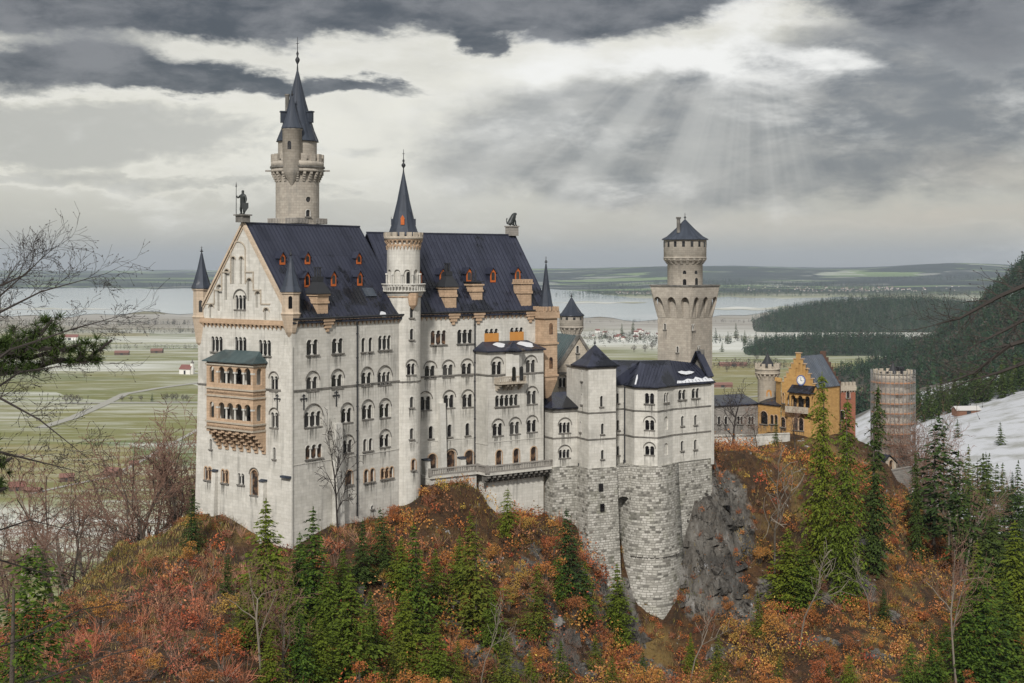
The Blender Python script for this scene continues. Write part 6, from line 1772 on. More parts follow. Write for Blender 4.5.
def rocky(x, y):
    s = np.zeros(np.shape(x))
    for a, b_, r in ROCK: s = np.maximum(s, np.exp(-(((x-a)**2 + (y-b_)**2)/(r*r))))
    return s
rk = rocky(TX, TY)
TZ += (rid - .4)*2.6*rk
st_ = 4.5 + 2.5*fbm(TX/18, TY/18, 3, 77); ph = TZ/st_ + fbm(TX/8, TY/8, 3, 79)*1.3; fr_ = ph - np.floor(ph)     # ledges and short drops
TZ += (sstep(.25, .95, fr_) - fr_)*st_*np.clip(rk*1.15, 0, .9)
st_ = 7.0; ph = TZ/st_ + fbm(TX/20, TY/20, 4, 87)*2.2; fr_ = ph - np.floor(ph)
TZ += (sstep(.3, .9, fr_) - fr_)*st_*.35*sstep(.3, .9, slope)
def crag(t, b):
    ob = t.coord('Object'); x, y, z = t.sep(ob)
    at = t.node('ShaderNodeAttribute', attribute_name='rock'); rk = t.x(at.outputs['Fac'])
    nn = t.noise(ob, .25, 6, .65); n2 = t.noise(ob, .9, 6, .7); n3 = t.noise(ob, .07, 4, .6)
    soil = t.ramp(nn + (n2 - .5)*.5, [(.25, (.02, .016, .010)), (.42, (.05, .028, .014)), (.55, (.09, .045, .018)), (.66, (.11, .07, .026)), (.8, (.05, .046, .018))])
    soil = t.mix(n3.smooth(.55, .68)*.7, soil, (.22, .15, .05))
    strat = t.noise(t.vec(x*.30, y*.30, z*.12), 1, 9, .70, .1); blk = t.noise(t.vec(x*1.1, y*1.1, z*.6), 1, 8, .74, .1)
    streak = t.noise(t.vec(x*.55, y*.55, z*.035), 1, 6, .62)
    ridge_ = (t.noise(t.vec(x*.5, y*.5, z*.22), 1, 5, .6, .1) - .5)._m('ABSOLUTE'); crack = ridge_.smooth(.02, .002)*nn.smooth(.45, .55)
    rock = t.ramp(strat*.6 + blk*.4, [(.30, (.032, .031, .029)), (.42, (.10, .094, .085)), (.52, (.20, .19, .17)), (.66, (.33, .315, .285))])
    rock = t.mix(streak.smooth(.48, .66)*.6, rock, (.04, .038, .036)); rock = t.mix(streak.smooth(.47, .34)*.7, rock, (.40, .385, .36))
    rock = t.mix(crack*.8, rock, (.02, .019, .018))
    rock = t.mix(n2.smooth(.56, .68)*nn.smooth(.4, .6)*.7, rock, (.17, .10, .035))
    m_ = (rk + (nn - .5)*.9 + (n2 - .5)*.4).smooth(.35, .55)
    rock = t.mix(.35, rock, (.06, .045, .03), 'MIX'); rock = t.mix(t.noise(ob, .12, 5, .6).smooth(.5, .65)*.6, rock, (.03, .028, .026)); col = t.mix(m_, soil, rock)
    col = t.mix(((nn*.5 + n2*.6) - .02).smooth(.635, .69)*.75, col, (.68, .69, .72))
    bump(t, b, strat*1.0 + blk*.8 - crack*.5, 1.0, 1.1)
    return col
mat('crag_soil', crag, .95)
CG = mesh_np('castle_crag', np.c_[TX.ravel(), TY.ravel(), TZ.ravel()], q, 4, M['crag_soil'], 'structure', smooth=True)
ra = CG.data.attributes.new('rock', 'FLOAT', 'POINT')
slp = np.hypot(*np.gradient(TZ, GS_))
ra.data.foreach_set('value', np.clip(rk*1.2 + sstep(1.7, 3.2, slp)*.55, 0, 1.2).ravel().astype(np.float32))

# broken blocks lying on the bare rock
def rock_blocks(n=420):
    V, Fq = [], []; pts = []
    while len(pts) < n:
        a, b_, r = ROCK[random.randrange(len(ROCK))]; x, y = random.gauss(a, r*.75), random.gauss(b_, r*.75)
        if rocky(np.array([x]), np.array([y]))[0] > .25: pts.append((x, y))
    for x, y in pts:
        z = float(crag_z(np.array(x), np.array(y))); s = .25 + 1.1*random.random()**3; gx_ = float(crag_z(np.array(x + 1), np.array(y))) - z; gy_ = float(crag_z(np.array(x), np.array(y + 1))) - z
        nrm = Vector((-gx_, -gy_, 1)).normalized(); rot = Matrix.Rotation(random.uniform(0, 6.28), 3, 'Z') @ Matrix.Rotation(random.gauss(0, .35), 3, 'X') @ Matrix.Rotation(random.gauss(0, .35), 3, 'Y')
        o = len(V); dx, dy, dz = s*random.uniform(.6, 1.4), s*random.uniform(.6, 1.2), s*random.uniform(.4, 1.3)
        for i in (-1, 1):
            for j in (-1, 1):
                for k in (-1, 1):
                    p = rot @ Vector((i*dx*random.uniform(.55, 1), j*dy*random.uniform(.55, 1), k*dz*random.uniform(.55, 1))); V.append((x + p.x + nrm.x*.1, y + p.y + nrm.y*.1, z + p.z + .1))
        Fq += [[o, o+1, o+3, o+2], [o+4, o+6, o+7, o+5], [o, o+4, o+5, o+1], [o+2, o+3, o+7, o+6], [o, o+2, o+6, o+4], [o+1, o+5, o+7, o+3]]
    ob = mesh_np('rock_debris', np.array(V), np.array(Fq), 4, M['crag_soil'], 'stuff'); at = ob.data.attributes.new('rock', 'FLOAT', 'POINT'); at.data.foreach_set('value', np.full(len(ob.data.vertices), 1.0, dtype=np.float32))
rock_blocks()
# ------------------------------------------------------------------ vegetation
def leafmat(name, c0, c1, c2=None, attr=False, rough=.8, trans=.0):
    def fn(t, b):
        gi = t.node('ShaderNodeNewGeometry'); r = t.x(gi.outputs['Random Per Island']); oi = t.node('ShaderNodeObjectInfo'); ro = t.x(oi.outputs['Random'])
        col = t.mix(r.smooth(0, 1), c0, c1)
        if c2: col = t.mix(ro*.75, col, c2)
        if attr:
            at = t.node('ShaderNodeAttribute', attribute_name='tint'); col = t.mix(r*.45, t.x(at.outputs['Color']), t.mix(.6, t.x(at.outputs['Color']), (.02, .015, .01)))
        return col
    return mat(name, fn, rough, .15)
leafmat('spruce_dark', (.012, .029, .010), (.038, .068, .015), (.06, .08, .012))
leafmat('spruce_green', (.015, .040, .007), (.074, .118, .012), (.115, .135, .011))
leafmat('spruce_yellow', (.040, .062, .010), (.12, .125, .015), (.09, .105, .012))
leafmat('wood_mass', (.014, .026, .018), (.035, .048, .030), attr=True)
leafmat('scrub', (0, 0, 0), (0, 0, 0), attr=True)
def barkfn(c0, c1):
    return lambda t, b: t.mix(t.noise(t.coord('Object'), 3, 4, .6), c0, c1)
mat('bark', barkfn((.055, .042, .032), (.12, .10, .08)), .95)
mat('bark_pale', barkfn((.12, .10, .078), (.21, .18, .145)), .95)
mat('twig_red', barkfn((.13, .075, .055), (.21, .125, .09)), .95)
mat('twig_dark', barkfn((.022, .018, .016), (.05, .042, .038)), .95)

def conifer_np(seed, h=1.0, r=.20, whorls=34, per=8, leaf=12, z0=.04, droop=.32, ragged=.35, qs=1.0, shape=.85):
    """unit height spruce: needle sprays hung along drooping boughs; returns quad corner array"""
    g_ = np.random.default_rng(seed); C_, D_, L_ = [], [], []
    lean = g_.normal(0, .012, 2)
    for w in range(whorls):
        t = (w + g_.uniform(-.35, .35))/whorls; t = min(max(t, 0), .995); zz = z0 + (h - z0)*t**.95
        R0 = r*(1 - t)**shape*g_.uniform(1 - ragged, 1 + ragged*.5) + .010
        if t < .10: R0 *= g_.uniform(.6, .95)
        nb = max(3, int(round(per*(1 - t*.45)))); a0 = g_.uniform(0, 6.28)
        for k in range(nb):
            if g_.random() < ragged*.25: continue
            a = a0 + 6.283*k/nb + g_.uniform(-.4, .4); R1 = R0*g_.uniform(.6, 1.2)
            u = np.array([math.cos(a), math.sin(a), 0]); v = np.array([-u[1], u[0], 0])
            nl = max(3, int(leaf*(R1/r)**.75 + 2)); f = (np.arange(nl) + g_.uniform(0, 1, nl))/nl
            zc = zz + .12*f*R1 - droop*R1*f*f; sd = g_.uniform(-.30, .30, nl)*R1*(1.05 - .7*f)
            p = u[None]*(R1*f)[:, None] + v[None]*sd[:, None]; p[:, 2] = zc - np.abs(sd)*.35 - g_.uniform(0, .012, nl); p[:, :2] += lean*zz
            d = u[None]*g_.uniform(.4, 1, nl)[:, None] + v[None]*(np.sign(sd)*g_.uniform(0, 1.0, nl))[:, None]; d[:, 2] = g_.uniform(-.9, .1, nl)
            C_.append(p); D_.append(d); L_.append((.013 + .019*g_.random(nl))*qs*(1.15 - .4*t))
    for j in range(10): C_.append(np.array([[lean[0], lean[1], h - .004*j]])); D_.append(np.array([[g_.uniform(-.4, .4), g_.uniform(-.4, .4), 1.0]])); L_.append(np.array([.014*qs]))
    C_, D_, L_ = np.vstack(C_), np.vstack(D_), np.concatenate(L_)[:, None]
    D_ /= np.linalg.norm(D_, axis=1)[:, None]; s = np.cross(D_, g_.normal(0, .45, D_.shape) + np.array([0, 0, 1.0])); s /= np.linalg.norm(s, axis=1)[:, None] + 1e-9
    W_ = L_*g_.uniform(.32, .6, L_.shape)
    return np.stack([C_ - D_*L_*.6 - s*W_*.4, C_ - D_*L_*.2 + s*W_, C_ + D_*L_*1.2, C_ - D_*L_*.2 - s*W_], 1)
def quads_mesh(name, Q, m, tint=None):
    return mesh_np(name, Q.reshape(-1, 3), np.arange(len(Q)*4), 4, m, tint=tint, link=False)
def trunk_mesh(h=1.0, r=.012, m='bark'):
    mb = MB(); mb.lathe((0, 0), [(r, -.04), (r*.9, .02), (r*.6, h*.5), (.001, h*.97)], 7); o = mb.build('trunk', M[m]); me = o.data; bpy.data.objects.remove(o); return me
TRK = trunk_mesh()
CONES = {}
for nm, mt, args in (('dark', 'spruce_dark', dict(r=.20, leaf=34, qs=.60)), ('dark2', 'spruce_dark', dict(r=.17, ragged=.55, droop=.45, leaf=34, qs=.60)), ('green', 'spruce_green', dict(r=.22, per=9, leaf=38, qs=.60)), ('green2', 'spruce_green', dict(r=.19, ragged=.55, leaf=34, qs=.60)),
                     ('yellow', 'spruce_yellow', dict(r=.22, ragged=.6, per=7, leaf=34, qs=.60)), ('sparse', 'spruce_dark', dict(r=.17, ragged=.65, per=6, leaf=16, qs=.7, z0=.2, droop=.5, whorls=30)), ('bush', 'spruce_green', dict(r=.36, whorls=22, z0=.02, leaf=36, shape=.6, qs=.95)),
                     ('tall', 'spruce_green', dict(r=.15, whorls=58, per=9, leaf=40, z0=.02, droop=.6, qs=.44, ragged=.55, shape=.5)), ('tall2', 'spruce_dark', dict(r=.12, whorls=58, per=8, leaf=38, z0=.03, droop=.55, qs=.44, ragged=.65, shape=.5))):
    CONES[nm] = quads_mesh('crown', conifer_np(len(CONES)*13 + 3, **args), M[mt])
FAR = [quads_mesh('crown', conifer_np(90 + i, r=.17 + .03*i, whorls=18, per=7, leaf=5, qs=1.7), M['spruce_dark']) for i in range(3)]
def conifer(loc, h, kind, label, group=None, name='conifer_tree', wide=1.0, rot=None, crown=None):
    t = thing(name, label, 'tree', loc, group)
    t.rotation_euler = (random.uniform(-.02, .02), random.uniform(-.02, .02), random.uniform(0, 6.28) if rot is None else rot)
    a = bpy.data.objects.new('trunk', TRK); b_ = bpy.data.objects.new('crown', crown or CONES[kind])
    for o in (a, b_): o.parent = t; COL.objects.link(o); o.scale = (h*wide, h*wide, h)
    a.scale = (h, h, h)
    return t
NEAR = [  # foot px, foot py, tip py, kind, width, label
 (267, 622, 498, 'green', 1.0, 'dark green spruce with a pointed tip before the bare corner of the palace gable'),
 (313, 630, 507, 'green2', 1.05, 'spruce with snow flecked lower boughs before the palace south wall, left of the dead tree'),
 (350, 690, 572, 'green', 1.2, 'broad bright green spruce at the bottom edge below the dead bare tree'),
 (192, 552, 488, 'dark', 0.8, 'small dark spruce at the left foot of the palace gable on the ridge'),
 (384, 578, 508, 'dark', 1.0, 'dark spruce growing at the wall foot just left of the stair tower'),
 (418, 640, 522, 'green2', 0.9, 'tall thin olive spruce on the slope below the stair tower'),
 (476, 628, 512, 'yellow', 1.05, 'yellowish ragged spruce below the palace terrace'),
 (436, 690, 622, 'green', 1.3, 'short bushy green spruce below the thin olive spruce'),
 (394, 690, 628, 'yellow', 1.2, 'small yellow green spruce at the bottom edge, left of a bushy one'),
 (571, 602, 508, 'dark', 0.95, 'dark dense spruce standing against the left rubble bastion'),
 (558, 600, 556, 'bush', 0.8, 'low bright green fir clump at the foot of the dark bastion spruce'),
 (617, 645, 563, 'green', 0.95, 'slender lit green spruce beside the foot of the big rounded bastion'),
 (508, 532, 488, 'bush', 0.6, 'low round green bush right under the palace terrace corner'),
 (787, 607, 527, 'green', 1.2, 'left one of two dense round firs standing alone on the orange slope'),
 (803, 606, 538, 'green', 1.2, 'right one of two dense round firs standing alone on the orange slope'),
 (822, 578, 372, 'tall', 1.0, 'tallest spruce in front of the ochre gatehouse, left of its neighbour'),
 (846, 606, 398, 'tall', 1.05, 'tall dense spruce in front of the red brick block, reaching furthest down the rock'),
 (873, 572, 384, 'tall2', 1.1, 'tall narrow dark spruce just left of the scaffolded tower'),
 (934, 560, 413, 'sparse', 1.25, 'gappy dark spruce behind the right ridge beside the scaffolded tower'),
 (918, 560, 452, 'tall2', 1.0, 'dark slim spruce leaning close to the right edge of the scaffolded tower'),
 (961, 580, 450, 'sparse', 1.1, 'thin dark spruce against the snowy field, left one of a close pair'),
 (978, 585, 454, 'sparse', 1.15, 'thin dark spruce against the snowy field, right one of a close pair'),
 (1004, 575, 486, 'dark', 1.2, 'dark spruce below the snow field near the right edge'),
 (1020, 580, 490, 'dark2', 1.3, 'dark spruce cut by the right picture edge below the snow field'),
 (981, 690, 562, 'green', 1.15, 'bright green spruce low at the right on the lower ridge end'),
 (1003, 690, 578, 'green2', 1.2, 'bright green spruce at the lower right corner'),
 (1016, 640, 520, 'green', 1.0, 'lit green spruce on the right edge halfway down the slope'),
 (994, 620, 512, 'dark', 1.1, 'dark green spruce behind the bright ones on the lower right'),
 (946, 655, 622, 'bush', 0.9, 'lone low fir bush on the lower part of the right ridge'),
 (912, 690, 642, 'bush', 0.7, 'young green fir at the bottom edge under the right ridge'),
 (850, 690, 655, 'bush', 0.7, 'young yellowish fir at the bottom edge below the pale rock'),
 (829, 690, 660, 'dark', 1.2, 'young dark fir at the bottom edge left of a yellowish one'),
 (716, 690, 633, 'yellow', 1.0, 'thin yellow spruce at the bottom edge right of the big bastion'),
 (640, 690, 652, 'dark', 1.2, 'dark young spruce at the bottom edge under the big bastion foot'),
 (660, 690, 668, 'bush', 0.8, 'tiny bright green fir at the bottom edge below the bastion'),
 (596, 672, 632, 'yellow', 1.1, 'small yellow larch between rocks left of the bastion foot'),
 (455, 575, 545, 'bush', 0.6, 'low fir shrub on the slope left of the yellowish ragged spruce'),
 (240, 640, 585, 'yellow', 1.0, 'small yellowish spruce half hidden on the left slope below the gable'),
 (300, 690, 600, 'green2', 1.0, 'olive spruce at the lower left of the slope below the palace corner'),
 (535, 640, 560, 'yellow', 0.9, 'thin olive spruce in the gully left of the dark bastion spruce'),
 (300, 600, 532, 'green', 1.0, 'bright green fir between the pointed corner spruce and the snow flecked one'),
 (342, 610, 548, 'green', 1.1, 'bright bushy fir right under the foot of the dead tree'),
 (400, 600, 535, 'green', 1.0, 'bright fir directly below the stair tower foot'),
 (460, 600, 535, 'green', 0.9, 'bright fir left of the yellowish ragged spruce under the terrace'),
 (405, 668, 590, 'green', 1.2, 'broad fir in the lower centre left of the short bushy one'),
 (320, 690, 618, 'green', 1.2, 'broad fir at the bottom edge left of the broad bright one'),
 (270, 690, 630, 'green2', 1.2, 'olive fir at the bottom edge under the pointed corner spruce'),
 (505, 690, 628, 'yellow', 1.1, 'olive gold fir at the bottom edge beside the rock streak'),
 (560, 690, 640, 'green', 1.0, 'green fir at the bottom edge left of the yellow larch'),
 (612, 690, 655, 'yellow', 1.2, 'golden bush fir at the bottom edge between rock and bastion foot'),
 (690, 675, 632, 'green2', 0.9, 'thin fir right of the big bastion foot under the cliff'),
 (760, 640, 590, 'yellow', 0.9, 'olive fir on the orange slope below the cliff'),
 (932, 690, 632, 'green2', 1.1, 'olive fir at the bottom edge left of the bright corner spruces'),
 (330, 650, 560, 'green', 1.0, 'full green spruce between the snow flecked and the broad bright one'),
 (372, 660, 590, 'green2', 1.1, 'green spruce just right of the broad bright one at the bottom left'),
 (290, 660, 575, 'green', 1.1, 'full spruce below the pointed one at the palace corner'),
 (252, 650, 560, 'yellow', 1.0, 'olive young spruce left of the pointed one at the palace corner'),
 (226, 600, 553, 'dark', 1.0, 'small dark spruce on the mound before the palace gable'),
 (362, 585, 520, 'dark2', 1.1, 'dark spruce right of the dead tree at the palace wall foot'),
 (436, 610, 548, 'green', 1.0, 'green spruce right of the tall thin olive one below the stair tower'),
 (492, 660, 585, 'green2', 1.0, 'green spruce low on the slope under the yellowish ragged one'),
 (586, 625, 560, 'green2', 0.9, 'thin green spruce between the dark bastion spruce and the slender lit one'),
 (455, 690, 640, 'yellow', 1.2, 'bushy yellowish fir at the bottom edge below the palace terrace'),
 (530, 690, 650, 'green', 1.0, 'small green spruce at the bottom edge right of the grey rock streak'),
 (968, 690, 600, 'green', 1.1, 'bright spruce at the bottom edge left of two taller bright ones'),
 (940, 690, 650, 'green', 1.0, 'young bright spruce on the bottom edge at the tail of the right ridge'),
 (1012, 690, 610, 'green', 1.2, 'bright spruce filling the lower right corner of the picture'),
 (975, 640, 540, 'green2', 1.0, 'olive spruce above the bright ones at the lower right'),
 (778, 690, 655, 'yellow', 1.0, 'small golden green fir at the bottom edge on the orange slope'),
 (885, 620, 588, 'dark', 1.0, 'short dark fir on the orange slope under the pale rock'),
]
for px, fy, ty_, kd, wd, lab in NEAR:
    h_ = hit(px, fy) or hit(px, 682)
    if h_ is None: continue
    hh = (ZZ(ty_, h_.y) - h_.z)
    conifer((h_.x, h_.y, h_.z - .3), hh + .3, kd, lab, wide=wd*(.78 if kd == 'tall' else .85 if kd == 'tall2' else 1.5))
# ravine wood on the right behind the ridge
for i, (px, D, h_) in enumerate([(905, 395, 24), (915, 420, 22), (925, 380, 22), (943, 400, 26), (950, 430, 26), (968, 410, 24), (985, 400, 22), (996, 430, 24), (1012, 410, 20), (1028, 400, 24), (955, 365, 22), (972, 350, 22), (990, 350, 24), (1008, 340, 24), (1024, 350, 26), (1035, 330, 26), (1020, 310, 26), (1000, 310, 24), (985, 320, 20), (1040, 300, 28), (1045, 380, 24), (930, 440, 22), (975, 450, 22), (1010, 455, 22), (890, 430, 22)]):
    x = (px-512)/F*D; conifer((x, D, float(crag_z(x, D)) - .3), h_*random.uniform(.8, 1.05), random.choice(['dark', 'dark2', 'sparse', 'green2']), 'dark conifer standing among others in the ravine right of the castle ridge', 'conifers in the ravine right of the ridge', wide=random.uniform(.9, 1.2))

# ---- bare trees
def bare_np(seed, h=1.0, levels=4, spread=.55, r0=.016, tw=7, up=.25, trunk_frac=.35):
    """returns list of (a, b, ra, rb, level) branch pieces for a leafless tree of unit height"""
    g_ = np.random.default_rng(seed); S = []
    def grow(p, d, L, r, lev):
        n = 4 if lev < 2 else 3
        for i in range(n):
            d2 = d + g_.normal(0, .13 + .04*lev, 3); d2[2] += up*.12; d2 /= np.linalg.norm(d2)
            q = p + d2*L/n; r2 = r*(1 - .5/n); S.append((p, q, r, r2, lev)); p, d, r = q, d2, r2
            if lev < levels:
                nk = (1 if i < 1 and lev == 0 else 2) if lev < 2 else 1
                if lev == 0 and (i + 1)/n < trunk_frac: nk = 0
                for k in range(nk):
                    ax = g_.normal(0, 1, 3); ax -= ax.dot(d)*d; ax /= np.linalg.norm(ax) + 1e-9
                    an = g_.uniform(.45, .45 + spread*1.0); d3 = d*math.cos(an) + ax*math.sin(an); d3[2] += up*.35; d3 /= np.linalg.norm(d3)
                    grow(p, d3, L*g_.uniform(.42, .66)*(1.0 - .25*i/n), r*.55, lev + 1)
    grow(np.zeros(3), np.array([g_.uniform(-.05, .05), g_.uniform(-.05, .05), 1.0]), h*.78, r0, 0)
    return S
def branches_mesh(name, S, m, lv, minr=.0):
    V, Fq = [], []
    for a, b_, ra, rb, l in S:
        if not lv(l): continue
        d = b_ - a; L = np.linalg.norm(d); d = d/L; u = np.cross(d, [0.3, .2, 1.0]); u /= np.linalg.norm(u) + 1e-9; w = np.cross(d, u); k = 5 if l < 2 else 3; o = len(V)
        ra, rb = max(ra, minr), max(rb, minr*.7)
        for c_, r_ in ((a, ra), (b_, rb)):
            for j in range(k): V.append(c_ + (u*math.cos(6.283*j/k) + w*math.sin(6.283*j/k))*r_)
        for j in range(k): Fq.append([o + j, o + (j+1) % k, o + k + (j+1) % k, o + k + j])
    return mesh_np(name, np.array(V), np.array(Fq), 4, m, link=False)
BARE = {}
def bare_kind(nm, seed, bark, twig, minr, **kw):
    S = bare_np(seed, **kw); BARE[nm] = (branches_mesh('trunk', S, M[bark], lambda l: l < 2, minr), branches_mesh('crown', S, M[twig], lambda l: l >= 2, minr))
bare_kind('round', 3, 'bark', 'twig_red', .0017, spread=.6, levels=4)
bare_kind('round2', 8, 'bark', 'twig_red', .0017, spread=.5, levels=4)
bare_kind('tall', 15, 'bark_pale', 'twig_red', .0016, spread=.4, levels=4, trunk_frac=.5)
bare_kind('dead', 26, 'twig_dark', 'twig_dark', .0035, spread=.5, levels=3, r0=.02, trunk_frac=.2)
bare_kind('pole', 33, 'bark_pale', 'bark_pale', .0035, spread=.5, levels=2, r0=.010, trunk_frac=.6)
def bare(loc, h, kd, label, group=None, wide=1.0):
    t = thing('bare_tree', label, 'tree', loc, group); t.rotation_euler = (random.uniform(-.05, .05), random.uniform(-.05, .05), random.uniform(0, 6.28))
    for nm, me in zip(('trunk', 'crown'), BARE[kd]):
        o = bpy.data.objects.new(nm, me); o.parent = t; o.scale = (h*wide, h*wide, h); COL.objects.link(o)
    return t
LEFTB = [(8, 205, 560, 'round'), (24, 212, 545, 'tall'), (40, 215, 548, 'round2'), (54, 222, 530, 'round'), (66, 228, 520, 'tall'), (80, 235, 512, 'round2'), (32, 225, 535, 'round'), (12, 228, 540, 'round2'), (88, 262, 486, 'tall'), (108, 268, 474, 'round'), (124, 262, 478, 'round2'), (138, 272, 474, 'round'), (150, 262, 484, 'tall'), (164, 270, 468, 'round2'), (178, 262, 452, 'round'), (186, 272, 458, 'tall'), (70, 262, 500, 'round2'), (97, 250, 505, 'round'), (116, 250, 500, 'round2'), (158, 256, 480, 'round'), (171, 275, 470, 'round')]
for i, (px, D, ty_, kd) in enumerate(LEFTB):
    x = (px-512)/F*D; zg = float(crag_z(x, D)); bare((x, D, zg - .3), ZZ(ty_, D) - zg, kd, 'reddish leafless tree in the thicket behind the left ridge, against the green valley', 'leafless trees behind the left ridge')
for px, D, h_ in ((906, 345, 22), (914, 340, 24), (922, 335, 24), (930, 335, 25), (938, 330, 22), (948, 325, 24), (957, 320, 25), (965, 315, 22), (926, 350, 26)):
    x = (px-512)/F*D; bare((x, D, float(crag_z(x, D)) - .3), h_, 'tall', 'pale thin leafless tree in the row just behind the right ridge', 'pale leafless trees behind the right ridge', wide=.8)
def bare_at(px, fy, ty_, kd, lab, wide=1.0, D=None):
    h_ = hit(px, fy) if D is None else Vector(((px-512)/F*D, D, ZZ(fy, D)))
    if h_: bare((h_.x, h_.y, h_.z - .3), ZZ(ty_, h_.y) - h_.z + .3, kd, lab, wide=wide)
bare_at(338, 532, 438, 'dead', 'dead black leafless tree against the palace south wall', .62)
bare_at(732, 447, 396, 'dead', 'dark leafless tree in front of the grey wing', 1.2, 316)
bare_at(774, 600, 470, 'pole', 'slim pale bare stem on the orange slope right of the dark cliff')
bare_at(690, 690, 610, 'pole', 'slim pale bare stem below the right edge of the big bastion')
bare_at(262, 683, 575, 'tall', 'pale leafless tree in front of the lower spruces on the left slope', .75)
bare_at(285, 690, 610, 'round', 'brown leafless tree on the lower left slope below the palace corner', 1.4)
bare_at(480, 690, 610, 'pole', 'slim grey bare stem under the yellowish ragged spruce', .8)
bare_at(800, 650, 560, 'pole', 'slim bare stem at the left foot of the pale rock outcrop')
bare_at(870, 620, 560, 'pole', 'slim grey stem at the right foot of the pale rock outcrop')
bare_at(957, 690, 555, 'tall', 'leafless pale trunk before the bright spruces at the lower right', .6)
bare_at(560, 690, 640, 'round2', 'brown leafless shrub tree at the bottom centre on the rock', 1.2)
bare_at(795, 448, 412, 'round', 'small leafless tree before the arched gate of the ochre gatehouse', 1.2, 317)
bare_at(757, 450, 415, 'round2', 'leafless bush tree at the foot of the ochre wing', 1.3, 317)
h_ = hit(776, 452)
conifer(Vector(((776-512)/F*316, 316, ZZ(450, 316))), 7, 'dark2', 'small dark conifer before the ochre wing of the gatehouse', wide=1.1)
# rust coloured autumn thicket covering the crag, one mass
def scatter(n, x0, x1, y0, y1):
    x = rng.uniform(x0, x1, n); y = rng.uniform(y0, y1, n); s = crag_slope(x, y)
    keep = rng.random(n) < np.clip(np.sqrt(1 + s*s)/2.2, .3, 1); return x[keep], y[keep]
sx_, sy_ = scatter(44000, -115, 175, 132, 345)
zz_ = crag_z(sx_, sy_)
# keep clear of walls and of rock, and of ground the picture can never see
px_ = 512 + F*sx_/sy_; py_ = HZ - F*(zz_ - CAMZ)/sy_
ok = (px_ > -120) & (px_ < 1200) & (py_ < 760) & ((rocky(sx_, sy_) < .42) | (rng.random(len(sx_)) < .24))
def in_block(x, y, p, u, v, a0, a1, b0, b1):
    dx, dy = x - p.x, y - p.y; a = dx*u.x + dy*u.y; b_ = dx*v.x + dy*v.y; return (a > a0) & (a < a1) & (b_ > b0) & (b_ < b1)
ok &= ~in_block(sx_, sy_, A, U1, V1, -.5, 29, -.5, 25) & ~in_block(sx_, sy_, Q2, U2, V2, -6, 37, -4.2, 26) & ~in_block(sx_, sy_, a1, dirv(25), dirv(115), -1.5, 36, -1.0, 40) & ~((sy_ > 300) & (sx_ > 45) & (sx_ < 102) & (sy_ > 316))
ok &= ~in_block(sx_, sy_, d1, dirv(25), dirv(115), -1, 9, -2.5, 20)
sx_, sy_, zz_, px_, py_ = (q_[ok] for q_ in (sx_, sy_, zz_, px_, py_))
_g = fbm(sx_/6.5, sy_/6.5, 3, 191); ok = (rng.random(len(sx_)) < sstep(.26, .50, _g)*.8 + .28); sx_, sy_, zz_, px_, py_ = (q_[ok] for q_ in (sx_, sy_, zz_, px_, py_))
N = len(sx_)
# species by place: twiggy red brush at lower left, rust and ochre elsewhere
pal = np.array([[.27, .085, .030], [.34, .125, .035], [.40, .19, .045], [.33, .070, .032], [.15, .065, .035], [.34, .24, .045], [.11, .12, .022], [.38, .15, .065], [.12, .07, .045], [.36, .055, .038]])
pal = 1.3*(pal*.64 + np.array([.34, .115, .034])*.36)
zone = fbm(sx_/14, sy_/14, 4, 71); zone2 = fbm(sx_/7, sy_/7, 3, 83)
pick = np.clip((zone*.9 + zone2*.55 - .35)*16, 0, 9.99).astype(int); pick = (pick*7 + (rng.random(N)*2.2).astype(int)) % 10
right = sx_ > 52
pick = np.where((pick == 9) & (rng.random(N) < .75), 1, pick); pick = np.where((pick == 3) & (rng.random(N) < .5), 7, pick)
pick = np.where(right & (rng.random(N) < .62), rng.choice([2, 5, 1, 7, 2, 1], N), pick)
left = (sx_ < -22) & (sy_ < 226)
pick = np.where(left & (rng.random(N) < .75), rng.choice([0, 4, 8, 0, 1], N), pick)
crest = ((py_ - (640 - (px_)*.63)) < 34) & (px_ < 230) & (px_ > 40) & (py_ < 655)
siz = (.5 + 2.7*rng.random(N)**2.6)*(.6 + 1.0*zone2); siz = np.where(right, siz*.68, siz); siz = np.where(crest, siz*.35, siz); siz = np.where(left, siz*.8, siz)
wallnear = in_block(sx_, sy_, A, U1, V1, -6.0, 29, -6, 25) | in_block(sx_, sy_, Q2, U2, V2, -6, 37, -9, 26); siz = np.where(wallnear, np.clip(siz, .8, 1.25), siz); siz = np.where(in_block(sx_, sy_, d1, dirv(25), dirv(115), -4, 11, -10, 20), np.clip(siz, .4, .8), siz); siz = np.where(rocky(sx_, sy_) > .42, np.clip(siz, .3, .75), siz)
bush = np.where(left, rng.random(N) < .35, rng.random(N) < .72)
# leafy bushes
bi = np.nonzero(bush)[0]; per = 105
base = np.repeat(np.c_[sx_[bi], sy_[bi], zz_[bi]], per, 0); sz = np.repeat(siz[bi], per)[:, None]
dv = rng.normal(0, 1, (len(base), 3)); dv /= np.linalg.norm(dv, axis=1)[:, None]; dv[:, 2] = np.abs(dv[:, 2])
lump = 1 + .45*np.sin(dv[:, :1]*5 + np.repeat(rng.uniform(0, 6, len(bi)), per)[:, None])*np.cos(dv[:, 1:2]*6 + dv[:, 2:]*4)
cen = base + dv*sz*lump*rng.uniform(.5, 1.0, (len(base), 1))**.6*np.array([1.0, 1.0, 1.35])
a_ = rng.normal(0, 1, (len(base), 3)); a_ /= np.linalg.norm(a_, axis=1)[:, None]; b_ = np.cross(a_, rng.normal(0, 1, (len(base), 3))); b_ /= np.linalg.norm(b_, axis=1)[:, None]
